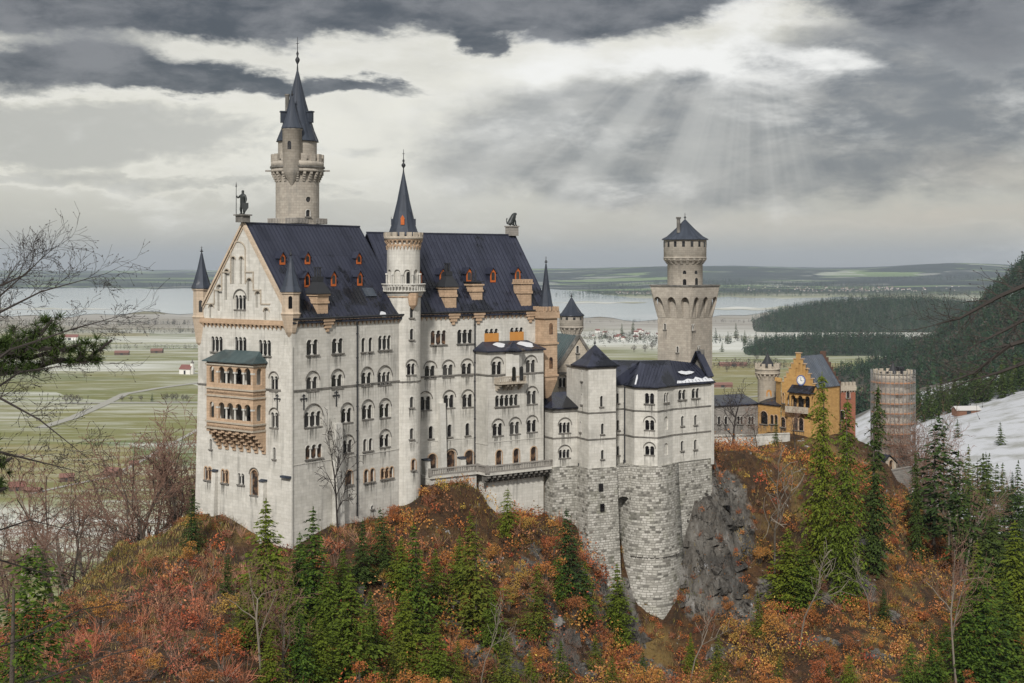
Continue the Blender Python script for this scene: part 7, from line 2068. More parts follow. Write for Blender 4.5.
ls = rng.uniform(.07, .18, (len(base), 1))*np.clip(sz, .8, 1.5); Q = np.stack([cen - a_*ls, cen + b_*ls*.6, cen + a_*ls, cen - b_*ls*.6], 1)
tint = pal[np.repeat(pick[bi], per)]*np.where(np.repeat(left[bi], per)[:, None], np.array([[1.0, .74, 1.0]]), 1.0)*np.repeat(rng.uniform(.35, 1.35, len(bi)), per)[:, None]*rng.uniform(.8, 1.2, (len(base), 1))
mesh_np('autumn_scrub', Q.reshape(-1, 3), np.arange(len(Q)*4), 4, M['scrub'], 'stuff', tint=np.clip(tint, 0, .5))
# leafless brush: fans of thin twigs
ti = np.nonzero((~bush & ~(right & (rng.random(N) < .6))) | (rng.random(N) < .2))[0]; per = 34
base = np.repeat(np.c_[sx_[ti], sy_[ti], zz_[ti] - .1], per, 0); sz = np.repeat(np.minimum(siz[ti], 2.0), per)[:, None]*rng.uniform(.65, 1.2, (len(base), 1))
dv = rng.normal(0, .45, (len(base), 3)); dv[:, 2] = 1; dv /= np.linalg.norm(dv, axis=1)[:, None]
st = base + dv*sz*rng.uniform(0, .9, (len(base), 1)); d2 = dv + rng.normal(0, .35, dv.shape); d2 /= np.linalg.norm(d2, axis=1)[:, None]
en = st + d2*sz*rng.uniform(.6, 1.5, (len(base), 1)); sd = np.cross(d2, rng.normal(0, 1, d2.shape)); sd /= np.linalg.norm(sd, axis=1)[:, None]; wd = rng.uniform(.014, .036, (len(base), 1))
Q = np.stack([st - sd*wd, st + sd*wd, en + sd*wd*.5, en - sd*wd*.5], 1)
tp = np.array([[.33, .14, .08], [.22, .10, .06], [.34, .18, .115], [.18, .12, .09], [.36, .125, .065]])
tint = tp[np.repeat(rng.integers(0, 5, len(ti)), per)]*rng.uniform(.75, 1.3, (len(base), 1))*np.where(np.repeat(left[ti], per), 1.3, .95)[:, None]
mesh_np('leafless_brush', Q.reshape(-1, 3), np.arange(len(Q)*4), 4, M['scrub'], 'stuff', tint=tint)
# a few evergreen and mossy low clumps and grass on the crests
gi = np.nonzero(rng.random(N) < np.where(crest, .9, .16))[0]; per = 30
per = 60; base = np.repeat(np.c_[sx_[gi], sy_[gi], zz_[gi]], per, 0); base[:, :2] += rng.normal(0, 1.0, (len(base), 2)); base[:, 2] = crag_z(base[:, 0], base[:, 1])
d2 = rng.normal(0, .35, (len(base), 3)); d2[:, 2] = 1; L = rng.uniform(.25, .8, (len(base), 1)); sd = rng.normal(0, 1, d2.shape); sd[:, 2] = 0; sd /= np.linalg.norm(sd, axis=1)[:, None]
Q = np.stack([base - sd*.05, base + sd*.05, base + d2*L + sd*.015, base + d2*L - sd*.015], 1)
gp = np.array([[.20, .15, .045], [.22, .17, .04], [.36, .27, .10], [.09, .10, .025]]); tint = gp[np.repeat(rng.integers(0, 4, len(gi)), per)]*rng.uniform(.7, 1.3, (len(base), 1))
mesh_np('dry_grass', Q.reshape(-1, 3), np.arange(len(Q)*4), 4, M['scrub'], 'stuff', tint=tint)

# fallen leaves and small stones lying on the open soil
lx, ly = scatter(130000, -100, 140, 140, 340); lz = crag_z(lx, ly); lp = 512 + F*lx/ly; lq = HZ - F*(lz - CAMZ)/ly
k_ = (lp > -30) & (lp < 1060) & (lq < 740); lx, ly, lz = lx[k_], ly[k_], lz[k_]; n = len(lx)
c_ = np.c_[lx, ly, lz + rng.uniform(.02, .35, n)]; a_ = rng.normal(0, 1, (n, 3)); a_[:, 2] *= .6; a_ /= np.linalg.norm(a_, axis=1)[:, None]; b_ = np.cross(a_, rng.normal(0, 1, (n, 3))); b_ /= np.linalg.norm(b_, axis=1)[:, None]; ls = rng.uniform(.06, .2, (n, 1))
Q = np.stack([c_ - a_*ls, c_ + b_*ls*.6, c_ + a_*ls, c_ - b_*ls*.6], 1)
zn = fbm(lx/9, ly/9, 4, 171); lpal = np.array([[.22, .085, .035], [.30, .14, .05], [.12, .06, .035], [.20, .14, .05], [.24, .22, .19], [.07, .05, .035]])
pk = np.clip((zn*1.5 - .35)*4 + rng.normal(0, .5, n), 0, 5.4).astype(int)
mesh_np('leaf_litter', Q.reshape(-1, 3), np.arange(n*4), 4, M['scrub'], 'stuff', tint=lpal[pk]*rng.uniform(.35, .95, (n, 1)))

# larger shrubs and small trees that keep their rust coloured leaves
def rustleaf(t, b):
    gi = t.node('ShaderNodeNewGeometry'); r = t.x(gi.outputs['Random Per Island']); ro = t.x(t.node('ShaderNodeObjectInfo').outputs['Random'])
    base = t.mix(.38, t.ramp(ro, [(0, (.36, .11, .030)), (.18, (.45, .18, .04)), (.36, (.27, .10, .038)), (.5, (.48, .25, .05)), (.62, (.20, .095, .05)), (.74, (.40, .30, .055)), (.86, (.33, .085, .034)), (1, (.13, .12, .028))], 'CONSTANT'), (.36, .125, .036))
    return t.mix(r*.55, base, t.mix(.7, base, (.03, .018, .01)))
mat('rust_leaves', rustleaf, .85)
def shrub_np(seed):
    g_ = np.random.default_rng(seed); nc = g_.integers(8, 14); C_, S = [], []
    for i in range(nc):
        a = g_.uniform(0, 6.283); rr_ = g_.uniform(.08, .42); zc = g_.uniform(.35, .92); c_ = np.array([math.cos(a)*rr_, math.sin(a)*rr_, zc]); R_ = g_.uniform(.09, .20); n = int(150*(R_/.15)**2)
        d = g_.normal(0, 1, (n, 3)); d /= np.linalg.norm(d, axis=1)[:, None]; C_.append(c_ + d*R_*g_.uniform(.4, 1, (n, 1))*np.array([1.2, 1.2, .8]))
        m_ = np.array([c_[0]*.35, c_[1]*.35, zc*.5]); S += [(np.zeros(3) - [0, 0, .05], m_, .016, .011, 1), (m_, c_, .011, .005, 1)]
        for k in range(4): S.append((c_, c_ + g_.normal(0, .12, 3) + [0, 0, .05], .005, .002, 3))
    C_ = np.vstack(C_); n = len(C_); a_ = g_.normal(0, 1, (n, 3)); a_ /= np.linalg.norm(a_, axis=1)[:, None]; b_ = np.cross(a_, g_.normal(0, 1, (n, 3))); b_ /= np.linalg.norm(b_, axis=1)[:, None]; s = g_.uniform(.013, .027, (n, 1))
    return branches_mesh('stem', S, M['bark'], lambda l: True), quads_mesh('crown', np.stack([C_ - a_*s, C_ + b_*s*.6, C_ + a_*s, C_ - b_*s*.6], 1), M['rust_leaves'])
SHR = [shrub_np(200 + i) for i in range(6)]
cand = np.nonzero((rocky(sx_, sy_) < .3) & (~wallnear | (rng.random(N) < .25)) & ~crest & (px_ > -10) & (px_ < 1030) & (py_ < 715) & ~in_block(sx_, sy_, d1, dirv(25), dirv(115), -5, 12, -12, 20) & ~((px_ > 700) & (py_ < 500)))[0]; rng.shuffle(cand); put = []
for i in cand:
    if len(put) >= 190: break
    if all((sx_[i]-a)**2 + (sy_[i]-b_)**2 > 12 for a, b_ in put) and (not left[i] or rng.random() < .5):
        put.append((sx_[i], sy_[i])); me = SHR[len(put) % 6]; h_ = rng.uniform(3.0, 6.8)*(.75 if right[i] else 1)
        t = thing('autumn_shrub', 'rust or gold leaved shrub among others on the steep slope under the castle', 'shrub', (sx_[i], sy_[i], zz_[i] - .1), 'autumn shrubs on the castle slope'); t.rotation_euler = (random.uniform(-.15, .15), random.uniform(-.15, .15), random.uniform(0, 6.28))
        for nm, m_ in zip(('stem', 'crown'), me):
            o = bpy.data.objects.new(nm, m_); o.parent = t; o.scale = (h_*1.05, h_*1.05, h_); COL.objects.link(o)
# ------------------------------------------------------------------ far woods, valley trees and houses
def cone_cloud(name, xyz, hs, tints, per=26, wide=.2, kind='stuff', round_=None):
    """many small distant trees as one mass of leaf clumps"""
    n = len(xyz); base = np.repeat(xyz, per, 0); h_ = np.repeat(hs, per)[:, None]; t = rng.random((n*per, 1))
    rd = np.repeat(round_ if round_ is not None else np.zeros(n), per)[:, None]
    prof = np.where(rd > .5, np.sqrt(np.clip(1 - (2*t - 1.05)**2, .02, 1))*1.25, (1 - t)**.8)
    a = rng.uniform(0, 6.283, (n*per, 1)); rr_ = h_*wide*prof*np.sqrt(rng.random((n*per, 1)))
    c_ = base + np.c_[np.cos(a)*rr_, np.sin(a)*rr_, h_*(.06 + .94*t)]
    s = h_*(.04 + .06*rng.random((n*per, 1)))*np.where(rd > .5, .9, 1.25 - .8*t)
    a_ = rng.normal(0, 1, (n*per, 3)); a_[:, 2] += .6; a_ /= np.linalg.norm(a_, axis=1)[:, None]; b_ = np.cross(a_, rng.normal(0, 1, (n*per, 3))); b_ /= np.linalg.norm(b_, axis=1)[:, None]
    Q = np.stack([c_ - a_*s, c_ + b_*s*.6, c_ + a_*s*1.15, c_ - b_*s*.6], 1)
    tint = np.repeat(tints, per, 0)*rng.uniform(.7, 1.3, (n*per, 1))
    return mesh_np(name, Q.reshape(-1, 3), np.arange(len(Q)*4), 4, M['wood_mass'], kind, tint=tint)
GREEN = np.array([[.016, .036, .022], [.024, .054, .030], [.034, .066, .030], [.05, .045, .035], [.075, .06, .048]])
def mixed(n, brown): 
    k = np.where(rng.random(n) < brown, rng.integers(3, 5, n), rng.integers(0, 3, n)); return k, GREEN[k]
# wood on the steep hill
n = 20000; x = rng.uniform(150, 1150, n); y = rng.uniform(960, 2300, n); z_ = hill_z(x, y); pxx = 512 + F*x/y
patch_ = fbm(x/120, y/120, 4, 61)
ok = (z_ > 2) & (pxx > 740) & (pxx < 1080) & (((y > 1165) & (patch_ > .27)) | ((y < 1060) & (y > 960) & (patch_ > .42) & (pxx > 905)))
x, y, z_, patch_ = x[ok], y[ok], z_[ok], patch_[ok]
k, tn = mixed(len(x), .10); hs = rng.uniform(13, 25, len(x))
# nearest ones are trees of their own, the rest one mass
order = np.argsort(y); nearest = order[:150]; rest = order[150:]
for i in nearest:
    conifer((x[i], y[i], z_[i] - .4), float(hs[i]), None, 'dark conifer in the wood along the upper edge of the snowy field', 'conifers along the snowy field', crown=FAR[i % 3], wide=1.15)
cone_cloud('hillside_forest', np.c_[x, y, z_][rest], hs[rest], tn[rest], 30, .17, round_=(k[rest] > 2).astype(float))
# trees standing in and below the snowy field
for px, D, h_, lab in ((1001, 735, 12.5, 'lone round topped conifer on the white snow field at the right'), (958, 790, 11, 'small frosted tree at the left border of the snow field')):
    xx = (px-512)/F*D; conifer((xx, D, float(hill_z(xx, D)) - .3), h_, None, lab, crown=FAR[0], wide=1.5)
for i in range(34):
    px = 900 + i*4.2 + random.uniform(-3, 3); D = random.uniform(520, 590); xx = (px-512)/F*D
    conifer((xx, D, float(hill_z(xx, D)) - .4), random.uniform(10, 19), None, 'conifer in the dark belt below the snowy field', 'conifers below the snowy field', crown=FAR[i % 3], wide=1.2)
mat('wood_floor', barkfn((.022, .034, .022), (.04, .05, .03)), 1.0)
# wooded ridges across the valley on the right
def belt(name, px0, px1, D0, D1, n, hmax, brown=.1, hump=0, h=(14, 24), zf=None):
    pxx = rng.uniform(px0, px1, n); D = rng.uniform(D0, D1, n); xx = (pxx-512)/F*D; u = (pxx-px0)/(px1-px0); w_ = (D-D0)/(D1-D0)
    z0_ = hump*np.sin(np.clip(u, 0, 1)*math.pi)**.7*np.sin(np.clip(w_, 0, 1)*math.pi/2)
    ok = (rng.random(n) < np.clip(np.minimum(u, 1-u)*9, .15, 1)) & (fbm(xx/260, D/260, 3, 55) > (.02 if hump else .25))
    xx, D, z0_ = xx[ok], D[ok], z0_[ok]; k, tn = mixed(len(xx), brown); zz = valley_z(xx, D) + z0_
    cone_cloud(name, np.c_[xx, D, zz], rng.uniform(*h, len(xx)), tn*np.repeat(rng.uniform(.6, 1.4, len(xx)), 1)[:, None], 24, .24, round_=(k > 2).astype(float))
def mound(px0, px1, D0, D1, hump, name='wooded_rise'):
    uu, ww = np.meshgrid(np.linspace(0, 1, 40), np.linspace(0, 1.0, 12)); D = D0 + (D1-D0)*ww; xx = (px0 + (px1-px0)*uu - 512)/F*D
    zz = hump*np.sin(uu*math.pi)**.7*np.where(ww < 1, np.sin(ww*math.pi/2), np.cos((ww-1)*math.pi/1.2)) - 1
    n, m = uu.shape; idx = np.arange(n*m).reshape(n, m); q = np.stack([idx[:-1, :-1], idx[:-1, 1:], idx[1:, 1:], idx[1:, :-1]], -1).reshape(-1, 4)
    mesh_np(name, np.c_[xx.ravel(), D.ravel(), zz.ravel()], q, 4, M['wood_floor'], 'structure', smooth=True)
mound(752, 1040, 3680, 4450, 72); belt('far_wood', 752, 1040, 3680, 4450, 6500, 0, .08, 72)
mound(742, 960, 2720, 2980, 26); belt('far_wood', 742, 960, 2720, 2980, 3000, 0, .08, 26, (12, 21))
belt('far_wood', 712, 790, 2380, 2470, 150, 0, .8, 0, (8, 15)); belt('far_wood', 700, 800, 3150, 3330, 160, 0, .6, 0, (9, 18))
belt('far_wood', 575, 690, 3000, 3500, 520, 0, .7, 0, (8, 18))
belt('far_wood', 540, 1000, 8000, 8700, 1500, 0, .1, 18, (18, 32)); belt('far_wood', 700, 900, 9600, 10400, 700, 0, .1, 20, (20, 34)); belt('far_wood', 580, 760, 10500, 11400, 500, 0, .1, 20, (20, 34)); belt('far_wood', 860, 1030, 11500, 12500, 600, 0, .1, 20, (20, 34)); belt('far_wood', 880, 990, 5200, 5500, 200, 0, .3, 0, (10, 18)); belt('far_wood', 820, 930, 6300, 6600, 300, 0, .3, 0, (12, 20))
belt('far_wood', -60, 420, 11500, 12300, 700, 0, .1, 10, (20, 34))
belt('hedgerow', -60, 240, 3600, 3790, 420, 0, .8, 0, (8, 16)); belt('hedgerow', -60, 240, 4100, 4260, 420, 0, .8, 0, (8, 17)); belt('hedgerow', 30, 240, 2930, 2990, 170, 0, .8, 0, (5, 11)); belt('hedgerow', 560, 960, 4300, 4420, 300, 0, .8, 0, (6, 12))
# single trees of the valley
mat('far_twigs', barkfn((.05, .042, .034), (.095, .08, .062)), 1.0)
def round_crown(seed, n=260):
    g_ = np.random.default_rng(seed); d = g_.normal(0, 1, (n, 3)); d /= np.linalg.norm(d, axis=1)[:, None]; c_ = d*g_.uniform(.25, 1, (n, 1))**.5*np.array([.36, .36, .36])*(1 + .25*np.sin(d[:, :1]*6 + seed)) + np.array([0, 0, .6])
    a_ = g_.normal(0, 1, (n, 3)); a_ /= np.linalg.norm(a_, axis=1)[:, None]; b_ = np.cross(a_, g_.normal(0, 1, (n, 3))); b_ /= np.linalg.norm(b_, axis=1)[:, None]; s = g_.uniform(.03, .075, (n, 1))
    return quads_mesh('crown', np.stack([c_ - a_*s, c_ + b_*s*.4, c_ + a_*s, c_ - b_*s*.4], 1), M['far_twigs'])
RC = [round_crown(i) for i in range(3)]; TRF = trunk_mesh(1.0, .03)
def valley_tree(px, py, h_, lab, grp, round_=True):
    D = CAMZ*F/(py - HZ); xx = (px-512)/F*D
    if round_:
        t = thing('bare_tree', lab, 'tree', (xx, D, 0), grp)
        for nm, me in (('trunk', TRF), ('crown', random.choice(RC))):
            o = bpy.data.objects.new(nm, me); o.parent = t; o.scale = (h_, h_, h_*(.55 if nm == 'trunk' else 1)); COL.objects.link(o)
    else: conifer((xx, D, 0), h_, None, lab, grp, crown=FAR[int(px) % 3], wide=1.3)
for px in (122, 131, 141, 166, 172, 176, 183, 187): valley_tree(px, 401.5, random.uniform(8, 12), 'small leafless tree in the row along the valley lane', 'leafless trees along the valley lane')
valley_tree(152, 401.5, 11, 'dark pointed conifer among the leafless trees along the valley lane', None, False)
for px, py in ((66, 404), (72, 404), (78, 405)): valley_tree(px, py, 14, 'grey leafless tree in the clump beside the bend of the valley road', 'leafless clump at the road bend')
for px, py, h_ in ((622, 336, 30), (633, 334, 34), (716, 340, 26), (736, 338, 34), (728, 344, 26), (745, 345, 30), (640, 340, 22), (756, 343, 24), (722, 352, 20), (766, 341, 22), (776, 339, 22), (605, 338, 20)):
    valley_tree(px, py, h_*1.1, 'tall conifer standing free on the frosty plain near the lake', 'conifers on the frosty plain', False)
for px, py, h_ in ((645, 352, 17), (652, 350, 18), (660, 352, 16), (634, 352, 16), (727, 372, 11), (780, 368, 10), (757, 361, 12), (820, 362, 9)): valley_tree(px, py, h_, 'broad leafless tree on the plain beyond the square tower', 'leafless trees on the plain')
for px, py, h_ in ((865, 384, 22), (870, 383, 24), (859, 386, 18), (880, 380, 20)): valley_tree(px, py, h_*.7, 'dark conifer at the foot of the wooded hill beyond the gatehouse', 'conifers at the hill foot', False)
# barns, houses and the church
mat('barn_pale', barkfn((.36, .34, .32), (.46, .45, .43)), .9); mat('cabin_wall', barkfn((.20, .10, .06), (.15, .075, .05)), .9); mat('barn_wood', barkfn((.07, .045, .035), (.13, .085, .065)), .9); mat('barn_roof', barkfn((.13, .06, .045), (.21, .115, .09)), .85); mat('house_white', barkfn((.62, .6, .56), (.72, .70, .66)), .85); mat('roof_red', barkfn((.15, .06, .05), (.20, .09, .075)), .85)
def house(px, py, L, W, H, rise, lab, wall='barn_wood', roof='barn_roof', rot=15, name='barn', cat='barn', zf=None, D=None, group=None):
    if D is None: D = CAMZ*F/(py - HZ); z0 = float(valley_z(np.array((px-512)/F*D), np.array(D)))
    else: z0 = float(hill_z((px-512)/F*D, D))
    c_ = XY(px, D); t = thing(name, lab, cat, (*c_, z0), group); u, v = dirv(rot), dirv(rot + 90); q = [c_ + u*a*L/2 + v*b*W/2 for a, b in ((-1, -1), (1, -1), (1, 1), (-1, 1))]
    mb = MB(); mb.prism(q, z0 - 1, z0 + H, top=False)
    for i, j in ((1, 2), (3, 0)): mb.face([(*q[i], z0 + H), (*q[j], z0 + H), (*((q[i]+q[j])/2), z0 + H + rise)])
    mb.build('wall', M[wall], t); mb = MB()
    r0, r1 = Vector((*((q[3]+q[0])/2 - u*.5), z0 + H + rise)), Vector((*((q[1]+q[2])/2 + u*.5), z0 + H + rise))
    for a, b, s in ((q[0], q[1], -1), (q[3], q[2], 1)):
        a3, b3 = Vector((*(a - u*.5 + v*s*.7), z0 + H - .5*rise/W*2)), Vector((*(b + u*.5 + v*s*.7), z0 + H - .5*rise/W*2))
        lo = [a3, b3, r1, r0]; hi_ = [p + Vector((0, 0, .3)) for p in lo]; mb.face(lo); mb.face(hi_)
        for i in range(4): mb.face([lo[i], lo[(i+1) % 4], hi_[(i+1) % 4], hi_[i]])
    mb.build('roof', M[roof], t)
    mb = MB(); f = Flat(q[0], q[1]); mb.face([f.pt(L*.42, z0, .05), f.pt(L*.6, z0, .05), f.pt(L*.6, z0 + H*.75, .05), f.pt(L*.42, z0 + H*.75, .05)]); mb.build('door_or_shade', M['iron'], t)
    return t
house(67, 481, 11, 7, 4.0, 2.6, 'brown barn standing alone in the green field, left of the bigger one')
house(113, 476, 13, 9, 4.2, 3.4, 'larger brown barn beside the gravel path in the green field', rot=-20)
house(134, 465, 8, 5, 2.4, 1.8, 'low dark shed just left of the path in the green field', rot=5)
house(17, 490, 12, 9, 3.6, 3.2, 'reddish roofed barn at the far left under the twigs', roof='roof_red', rot=25); house(33, 492, 13, 7, 2.2, 1.6, 'long low brown shed right of the reddish roofed barn', rot=-5)
house(122, 355, 28, 12, 5, 4, 'long brown barn on the frosty plain, left of a twin', rot=5); house(157, 353, 24, 12, 5, 4, 'long brown barn on the frosty plain, right of a twin', rot=0)
house(70, 340, 40, 14, 7, 6, 'red roofed farmhouse far out on the plain behind the twigs', wall='house_white', roof='roof_red', rot=5, name='farmhouse', cat='house')
ch = house(187, 374, 22, 13, 8.5, 7, 'white church with a red roof and small tower on the plain by the palace gable', wall='house_white', roof='roof_red', rot=-25, name='church', cat='church')
b0 = Vector(BASE[ch.name]); mb = MB(); cc_ = b0.xy + dirv(-25)*11; mb.prism([cc_ + dirv(-25 + a)*3.3 for a in (45, 135, 225, 315)], b0.z, b0.z + 18); tw = mb.build('tower', M['house_white'], ch); mb = MB(); mb.lathe(cc_, [(2.6, b0.z + 18), (2.9, b0.z + 19.5), (1.2, b0.z + 21.5), (.9, b0.z + 23), (.05, b0.z + 26)], 10); mb.build('onion_dome', M['trim_dark'], tw)
house(966, 411, 17, 8, 3.2, 2.2, 'brownish orange cabin with a pale roof by the snow field', wall='cabin_wall', roof='barn_pale', rot=8, D=930, name='cabin', cat='house')
house(797, 352, 26, 12, 5, 4, 'red roofed farm in the green field below the far wood', wall='house_white', roof='roof_red', name='farmhouse', cat='house'); house(887, 345, 40, 14, 5, 5, 'long red barn in the pale field before the far wood', wall='barn_roof', roof='roof_red'); house(722, 387, 30, 9, 4, 3, 'long low reddish barn right of the square tower', wall='barn_roof', rot=4); house(733, 366, 50, 10, 4, 3, 'long brownish barn row at the frosty field edge', wall='barn_roof', rot=4)
# villages across the lake: far too small and many to count
def village(px0, px1, D0, D1, n):
    mb = MB()
    for i in range(n):
        D = random.uniform(D0, D1); px = random.gauss((px0+px1)/2, (px1-px0)/4); xx = (px-512)/F*D; z0 = float(valley_z(np.array(xx), np.array(D))); s = random.uniform(6, 12)
        mb.box((xx, D, z0 + s*.25), (s, s*.7, s*.55), random.uniform(-30, 30), 0); rot = random.uniform(-30, 30); u, v = dirv(rot), dirv(rot + 90); c_ = Vector((xx, D)); 
        q = [c_ + u*a*s*.55 + v*b*s*.42 for a, b in ((-1, -1), (1, -1), (1, 1), (-1, 1))]; e0, e1 = c_ - u*s*.55, c_ + u*s*.55
        for a, b in ((q[0], q[1]), (q[3], q[2])): mb.face([(*a, z0 + s*.5), (*b, z0 + s*.5), (*e1, z0 + s*.85), (*e0, z0 + s*.85)], mi=1)
    o = mb.build('village', [M['house_white'], M['roof_red']]); o['kind'] = 'stuff'
village(590, 700, 3300, 3700, 16); village(760, 960, 9200, 10200, 130); village(600, 700, 8700, 9300, 50)

# ------------------------------------------------------------------ branches close to the viewer
def limb_tree(name, label, root, foot, limbs, m, tipn, seed, D, thick=.011, up=.12, spread=.6):
    """leafless tree just outside the frame whose limbs reach into view"""
    g_ = np.random.default_rng(seed); t = thing(name, label, 'tree', foot); S, S2_ = [], []
    f_, r_ = np.array(foot), np.array(root)
    for i in range(6): S.append((f_ + (r_ - f_)*i/6 + (0 if i == 0 else g_.normal(0, .05, 3)*0), f_ + (r_ - f_)*(i+1)/6, .16 - .01*i, .15 - .01*i, 0))
    def twig(p, d, L, r, lev):
        n = 5 if lev < 2 else 4
        for i in range(n):
            d = d + g_.normal(0, .13, 3); d[2] += up*.22; d /= np.linalg.norm(d); q = p + d*L/n; r2 = max(r*(1 - .8*(i+1)/n*.5), .0016); S2_.append((p, q, r, r2, 3)); p = q; r = r2
            if lev < tipn:
                ax = g_.normal(0, 1, 3)*np.array([1, .6, 1]); ax -= ax.dot(d)*d; ax /= np.linalg.norm(ax); an = g_.uniform(.35, .35 + spread); d3 = d*math.cos(an) + ax*math.sin(an); twig(p, d3, L*g_.uniform(.4, .65), r*.6, lev + 1)
        if lev >= tipn - 1 and g_.random() < .5:
            S2_.append((p, p + d*.018, .006, .001, 3))                        # a bud
    for k, pts in enumerate(limbs):
        P_ = [np.array(P(px, py, D + dd)) for px, py, dd in pts]; P_.insert(0, r_ + (f_ - r_)*.04*k); r = thick*2.2; n = len(P_)
        for i in range(n-1):
            a, b_ = P_[i], P_[i+1]; m_ = 4
            for j in range(m_):
                p, q = a + (b_-a)*j/m_, a + (b_-a)*(j+1)/m_; r2 = thick*(2.2 - 1.9*(i + (j+1)/m_)/(n-1)); S.append((p, q, r, r2, 1)); r = r2
                if i > 0:
                    d = (b_-a)/np.linalg.norm(b_-a)
                    for kk in range(1 if g_.random() < .6 else 2):
                        ax = g_.normal(0, 1, 3)*np.array([1, .6, 1]); ax[2] += .4; ax -= ax.dot(d)*d; ax /= np.linalg.norm(ax); an = g_.uniform(.4, 1.0); d3 = d*math.cos(an) + ax*math.sin(an); twig(q, d3, g_.uniform(.16, .40)*D/14, r*.45, 1)
        twig(P_[-1], (P_[-1]-P_[-2])/np.linalg.norm(P_[-1]-P_[-2]), .45*D/14, r, 1)
    off = np.array(foot)
    for nm, SS in (('trunk', S), ('twigs', S2_)):
        me = branches_mesh(nm, [(a-off, b_-off, ra, rb, l) for a, b_, ra, rb, l in SS], m, lambda l: True); o = bpy.data.objects.new(nm, me); o.parent = t; COL.objects.link(o)
limb_tree('bare_tree', 'leafless dark tree close by at the left edge with fine twigs against the sky', (-8.6, 14, 180.2), (-8.8, 14, 164), [
    [(-60, 385, 0), (0, 312, 0), (40, 292, .3), (98, 276, .3)], [(-60, 345, .5), (-5, 288, .5), (25, 275, .5), (42, 258, .5)], [(-60, 430, .2), (0, 398, .2), (40, 420, 0), (80, 452, 0)], [(-50, 395, 0), (10, 350, .3), (70, 330, .3), (112, 318, .4)],
    [(-40, 320, .8), (0, 296, .8), (38, 262, .8)], [(-60, 470, 0), (0, 452, .2), (40, 462, .4), (72, 470, .4)], [(-50, 420, .6), (20, 372, .6), (90, 362, .6)]], M['twig_dark'], 3, 4, 14)
limb_tree('bare_tree', 'leafless dark tree close by whose twigs fill the lower left corner', (-9.4, 17, 178.5), (-9.6, 17, 163), [
    [(-60, 600, 0), (0, 560, 0), (50, 575, .3), (110, 590, .3)], [(-40, 660, 0), (20, 640, .3), (80, 610, .5), (140, 600, .5)], [(-40, 700, 0), (40, 680, .2), (110, 655, .2), (170, 640, .2)], [(-30, 540, .5), (30, 520, .5), (70, 530, .5)], [(0, 720, .5), (70, 690, .5), (150, 680, .4), (200, 640, .4)]], M['twig_dark'], 3, 9, 17, thick=.010)
limb_tree('bare_tree', 'leafless dark tree close by at the right edge with drooping twigs before the hill', (7.0, 12, 181.5), (7.2, 12, 164), [
    [(1060, 330, 0), (1010, 345, 0), (975, 372, .2), (950, 382, .2)], [(1060, 270, .4), (1000, 296, .4), (960, 318, .4), (935, 325, .4)], [(1060, 300, .2), (1005, 330, .2), (975, 345, .2)], [(1060, 350, .6), (1000, 372, .6), (965, 382, .6)]], M['twig_dark'], 2, 14, 12, thick=.015, spread=.45)
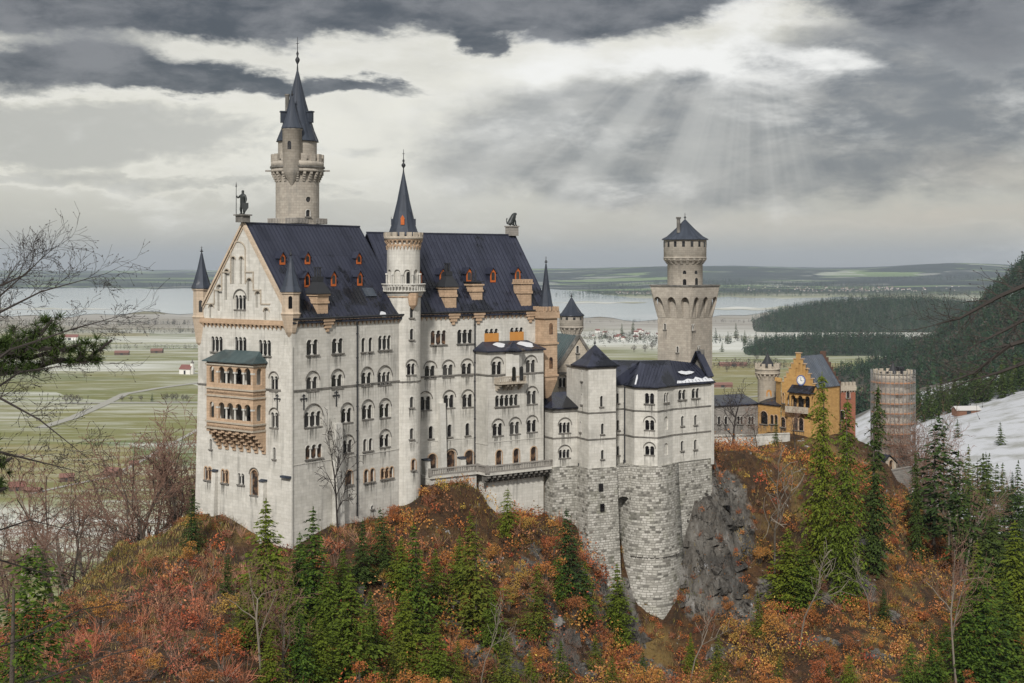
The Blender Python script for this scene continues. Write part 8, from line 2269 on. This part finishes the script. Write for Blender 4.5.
# evergreen boughs at the left edge
leafmat('pine_needles', (.016, .030, .009), (.05, .078, .016))
def bough(label, foot, root, lines, seed, D, tuft=.17, n_t=34, m='pine_needles', name='pine_tree'):
    g_ = np.random.default_rng(seed); t = thing(name, label, 'tree', foot); S, Q = [], []; f_, r_ = np.array(foot), np.array(root)
    for i in range(5): S.append((f_ + (r_-f_)*i/5, f_ + (r_-f_)*(i+1)/5, .2 - .015*i, .185 - .015*i, 0))
    for pts in lines:
        P_ = [r_] + [np.array(P(px, py, D + dd)) for px, py, dd in pts]; n = len(P_)
        for i in range(n-1):
            a, b_ = P_[i], P_[i+1]; S.append((a, b_, .05*(1 - i/n) + .006, .05*(1 - (i+1)/n) + .005, 1))
            if i == 0: continue
            L = np.linalg.norm(b_-a); d = (b_-a)/L
            for j in range(int(L/.045) + 1):
                q = a + (b_-a)*g_.random(); side = g_.normal(0, 1, 3); side[2] = abs(side[2])*.7 - .1; side /= np.linalg.norm(side); tw = side*g_.uniform(.05, .30)*(1.15 - .55*i/n); e = q + tw
                S.append((q, e, .006, .003, 3))
                for c_ in (e, q + tw*.55):
                    for k in range(n_t):
                        dn = g_.normal(0, 1, 3) + tw/np.linalg.norm(tw)*.7; dn /= np.linalg.norm(dn); l_ = tuft*g_.uniform(.35, .7); s = np.cross(dn, g_.normal(0, 1, 3)); s /= np.linalg.norm(s); w_ = .0045
                        Q.append([c_ - s*w_, c_ + s*w_, c_ + dn*l_ + s*w_*.4, c_ + dn*l_ - s*w_*.4])
    off = np.array(foot); me = branches_mesh('trunk', [(a-off, b_-off, ra, rb, l) for a, b_, ra, rb, l in S], M['twig_dark'], lambda l: True); o = bpy.data.objects.new('trunk', me); o.parent = t; COL.objects.link(o)
    me = quads_mesh('needles', np.array(Q) - off, M[m]); o = bpy.data.objects.new('needles', me); o.parent = t; COL.objects.link(o)
bough('dark pine close by at the left edge with one bough reaching over the valley', (-10.2, 16, 164), (-9.8, 16, 180), [
    [(-40, 360, 0), (10, 352, 0), (50, 348, 0), (70, 352, 0)], [(-30, 365, .2), (20, 372, .2), (60, 360, .2), (84, 362, .1), (112, 340, .1)], [(-30, 345, .3), (10, 345, .3), (40, 335, .3), (52, 320, .3)], [(-30, 380, 0), (10, 372, 0), (40, 370, 0)], [(-40, 470, 0), (0, 465, 0), (12, 458, 0)], [(-40, 500, 0), (0, 490, 0), (6, 488, 0)], [(-30, 350, .5), (30, 358, .5), (80, 345, .5)]], 5, 16)
for px, D, ztop, lab in ((-12, 62, 545, 'green spruce close by in the lower left corner behind the twigs'), (28, 100, 598, 'smaller green spruce at the lower left behind dark twigs')):
    xx = (px-512)/F*D; zg = float(crag_z(xx, D)); conifer((xx, D, zg - .3), ZZ(ztop, D) - zg, None, lab, crown=quads_mesh('crown', conifer_np(int(D), r=.17, whorls=110, per=13, leaf=130, qs=.105, droop=.5, ragged=.4), M['spruce_green']), wide=1.7)

# ------------------------------------------------------------------ the damp air of the plain
hz_ = bpy.data.materials.new('air'); hz_.use_nodes = True; t = T(hz_.node_tree)
pv = t.node('ShaderNodeVolumePrincipled'); pv.inputs['Density'].default_value = 3.6e-5; pv.inputs['Color'].default_value = (.72, .81, .93, 1); pv.inputs['Anisotropy'].default_value = 0.2
o_ = t.node('ShaderNodeOutputMaterial'); t.link(pv.outputs[0], o_.inputs['Volume'])
mb = MB(); mb.obox((0, 12000, 214), (27000, 0, 0), (0, 15500, 0), (0, 0, 236)); HB = mb.build('haze', hz_); HB['kind'] = 'stuff'
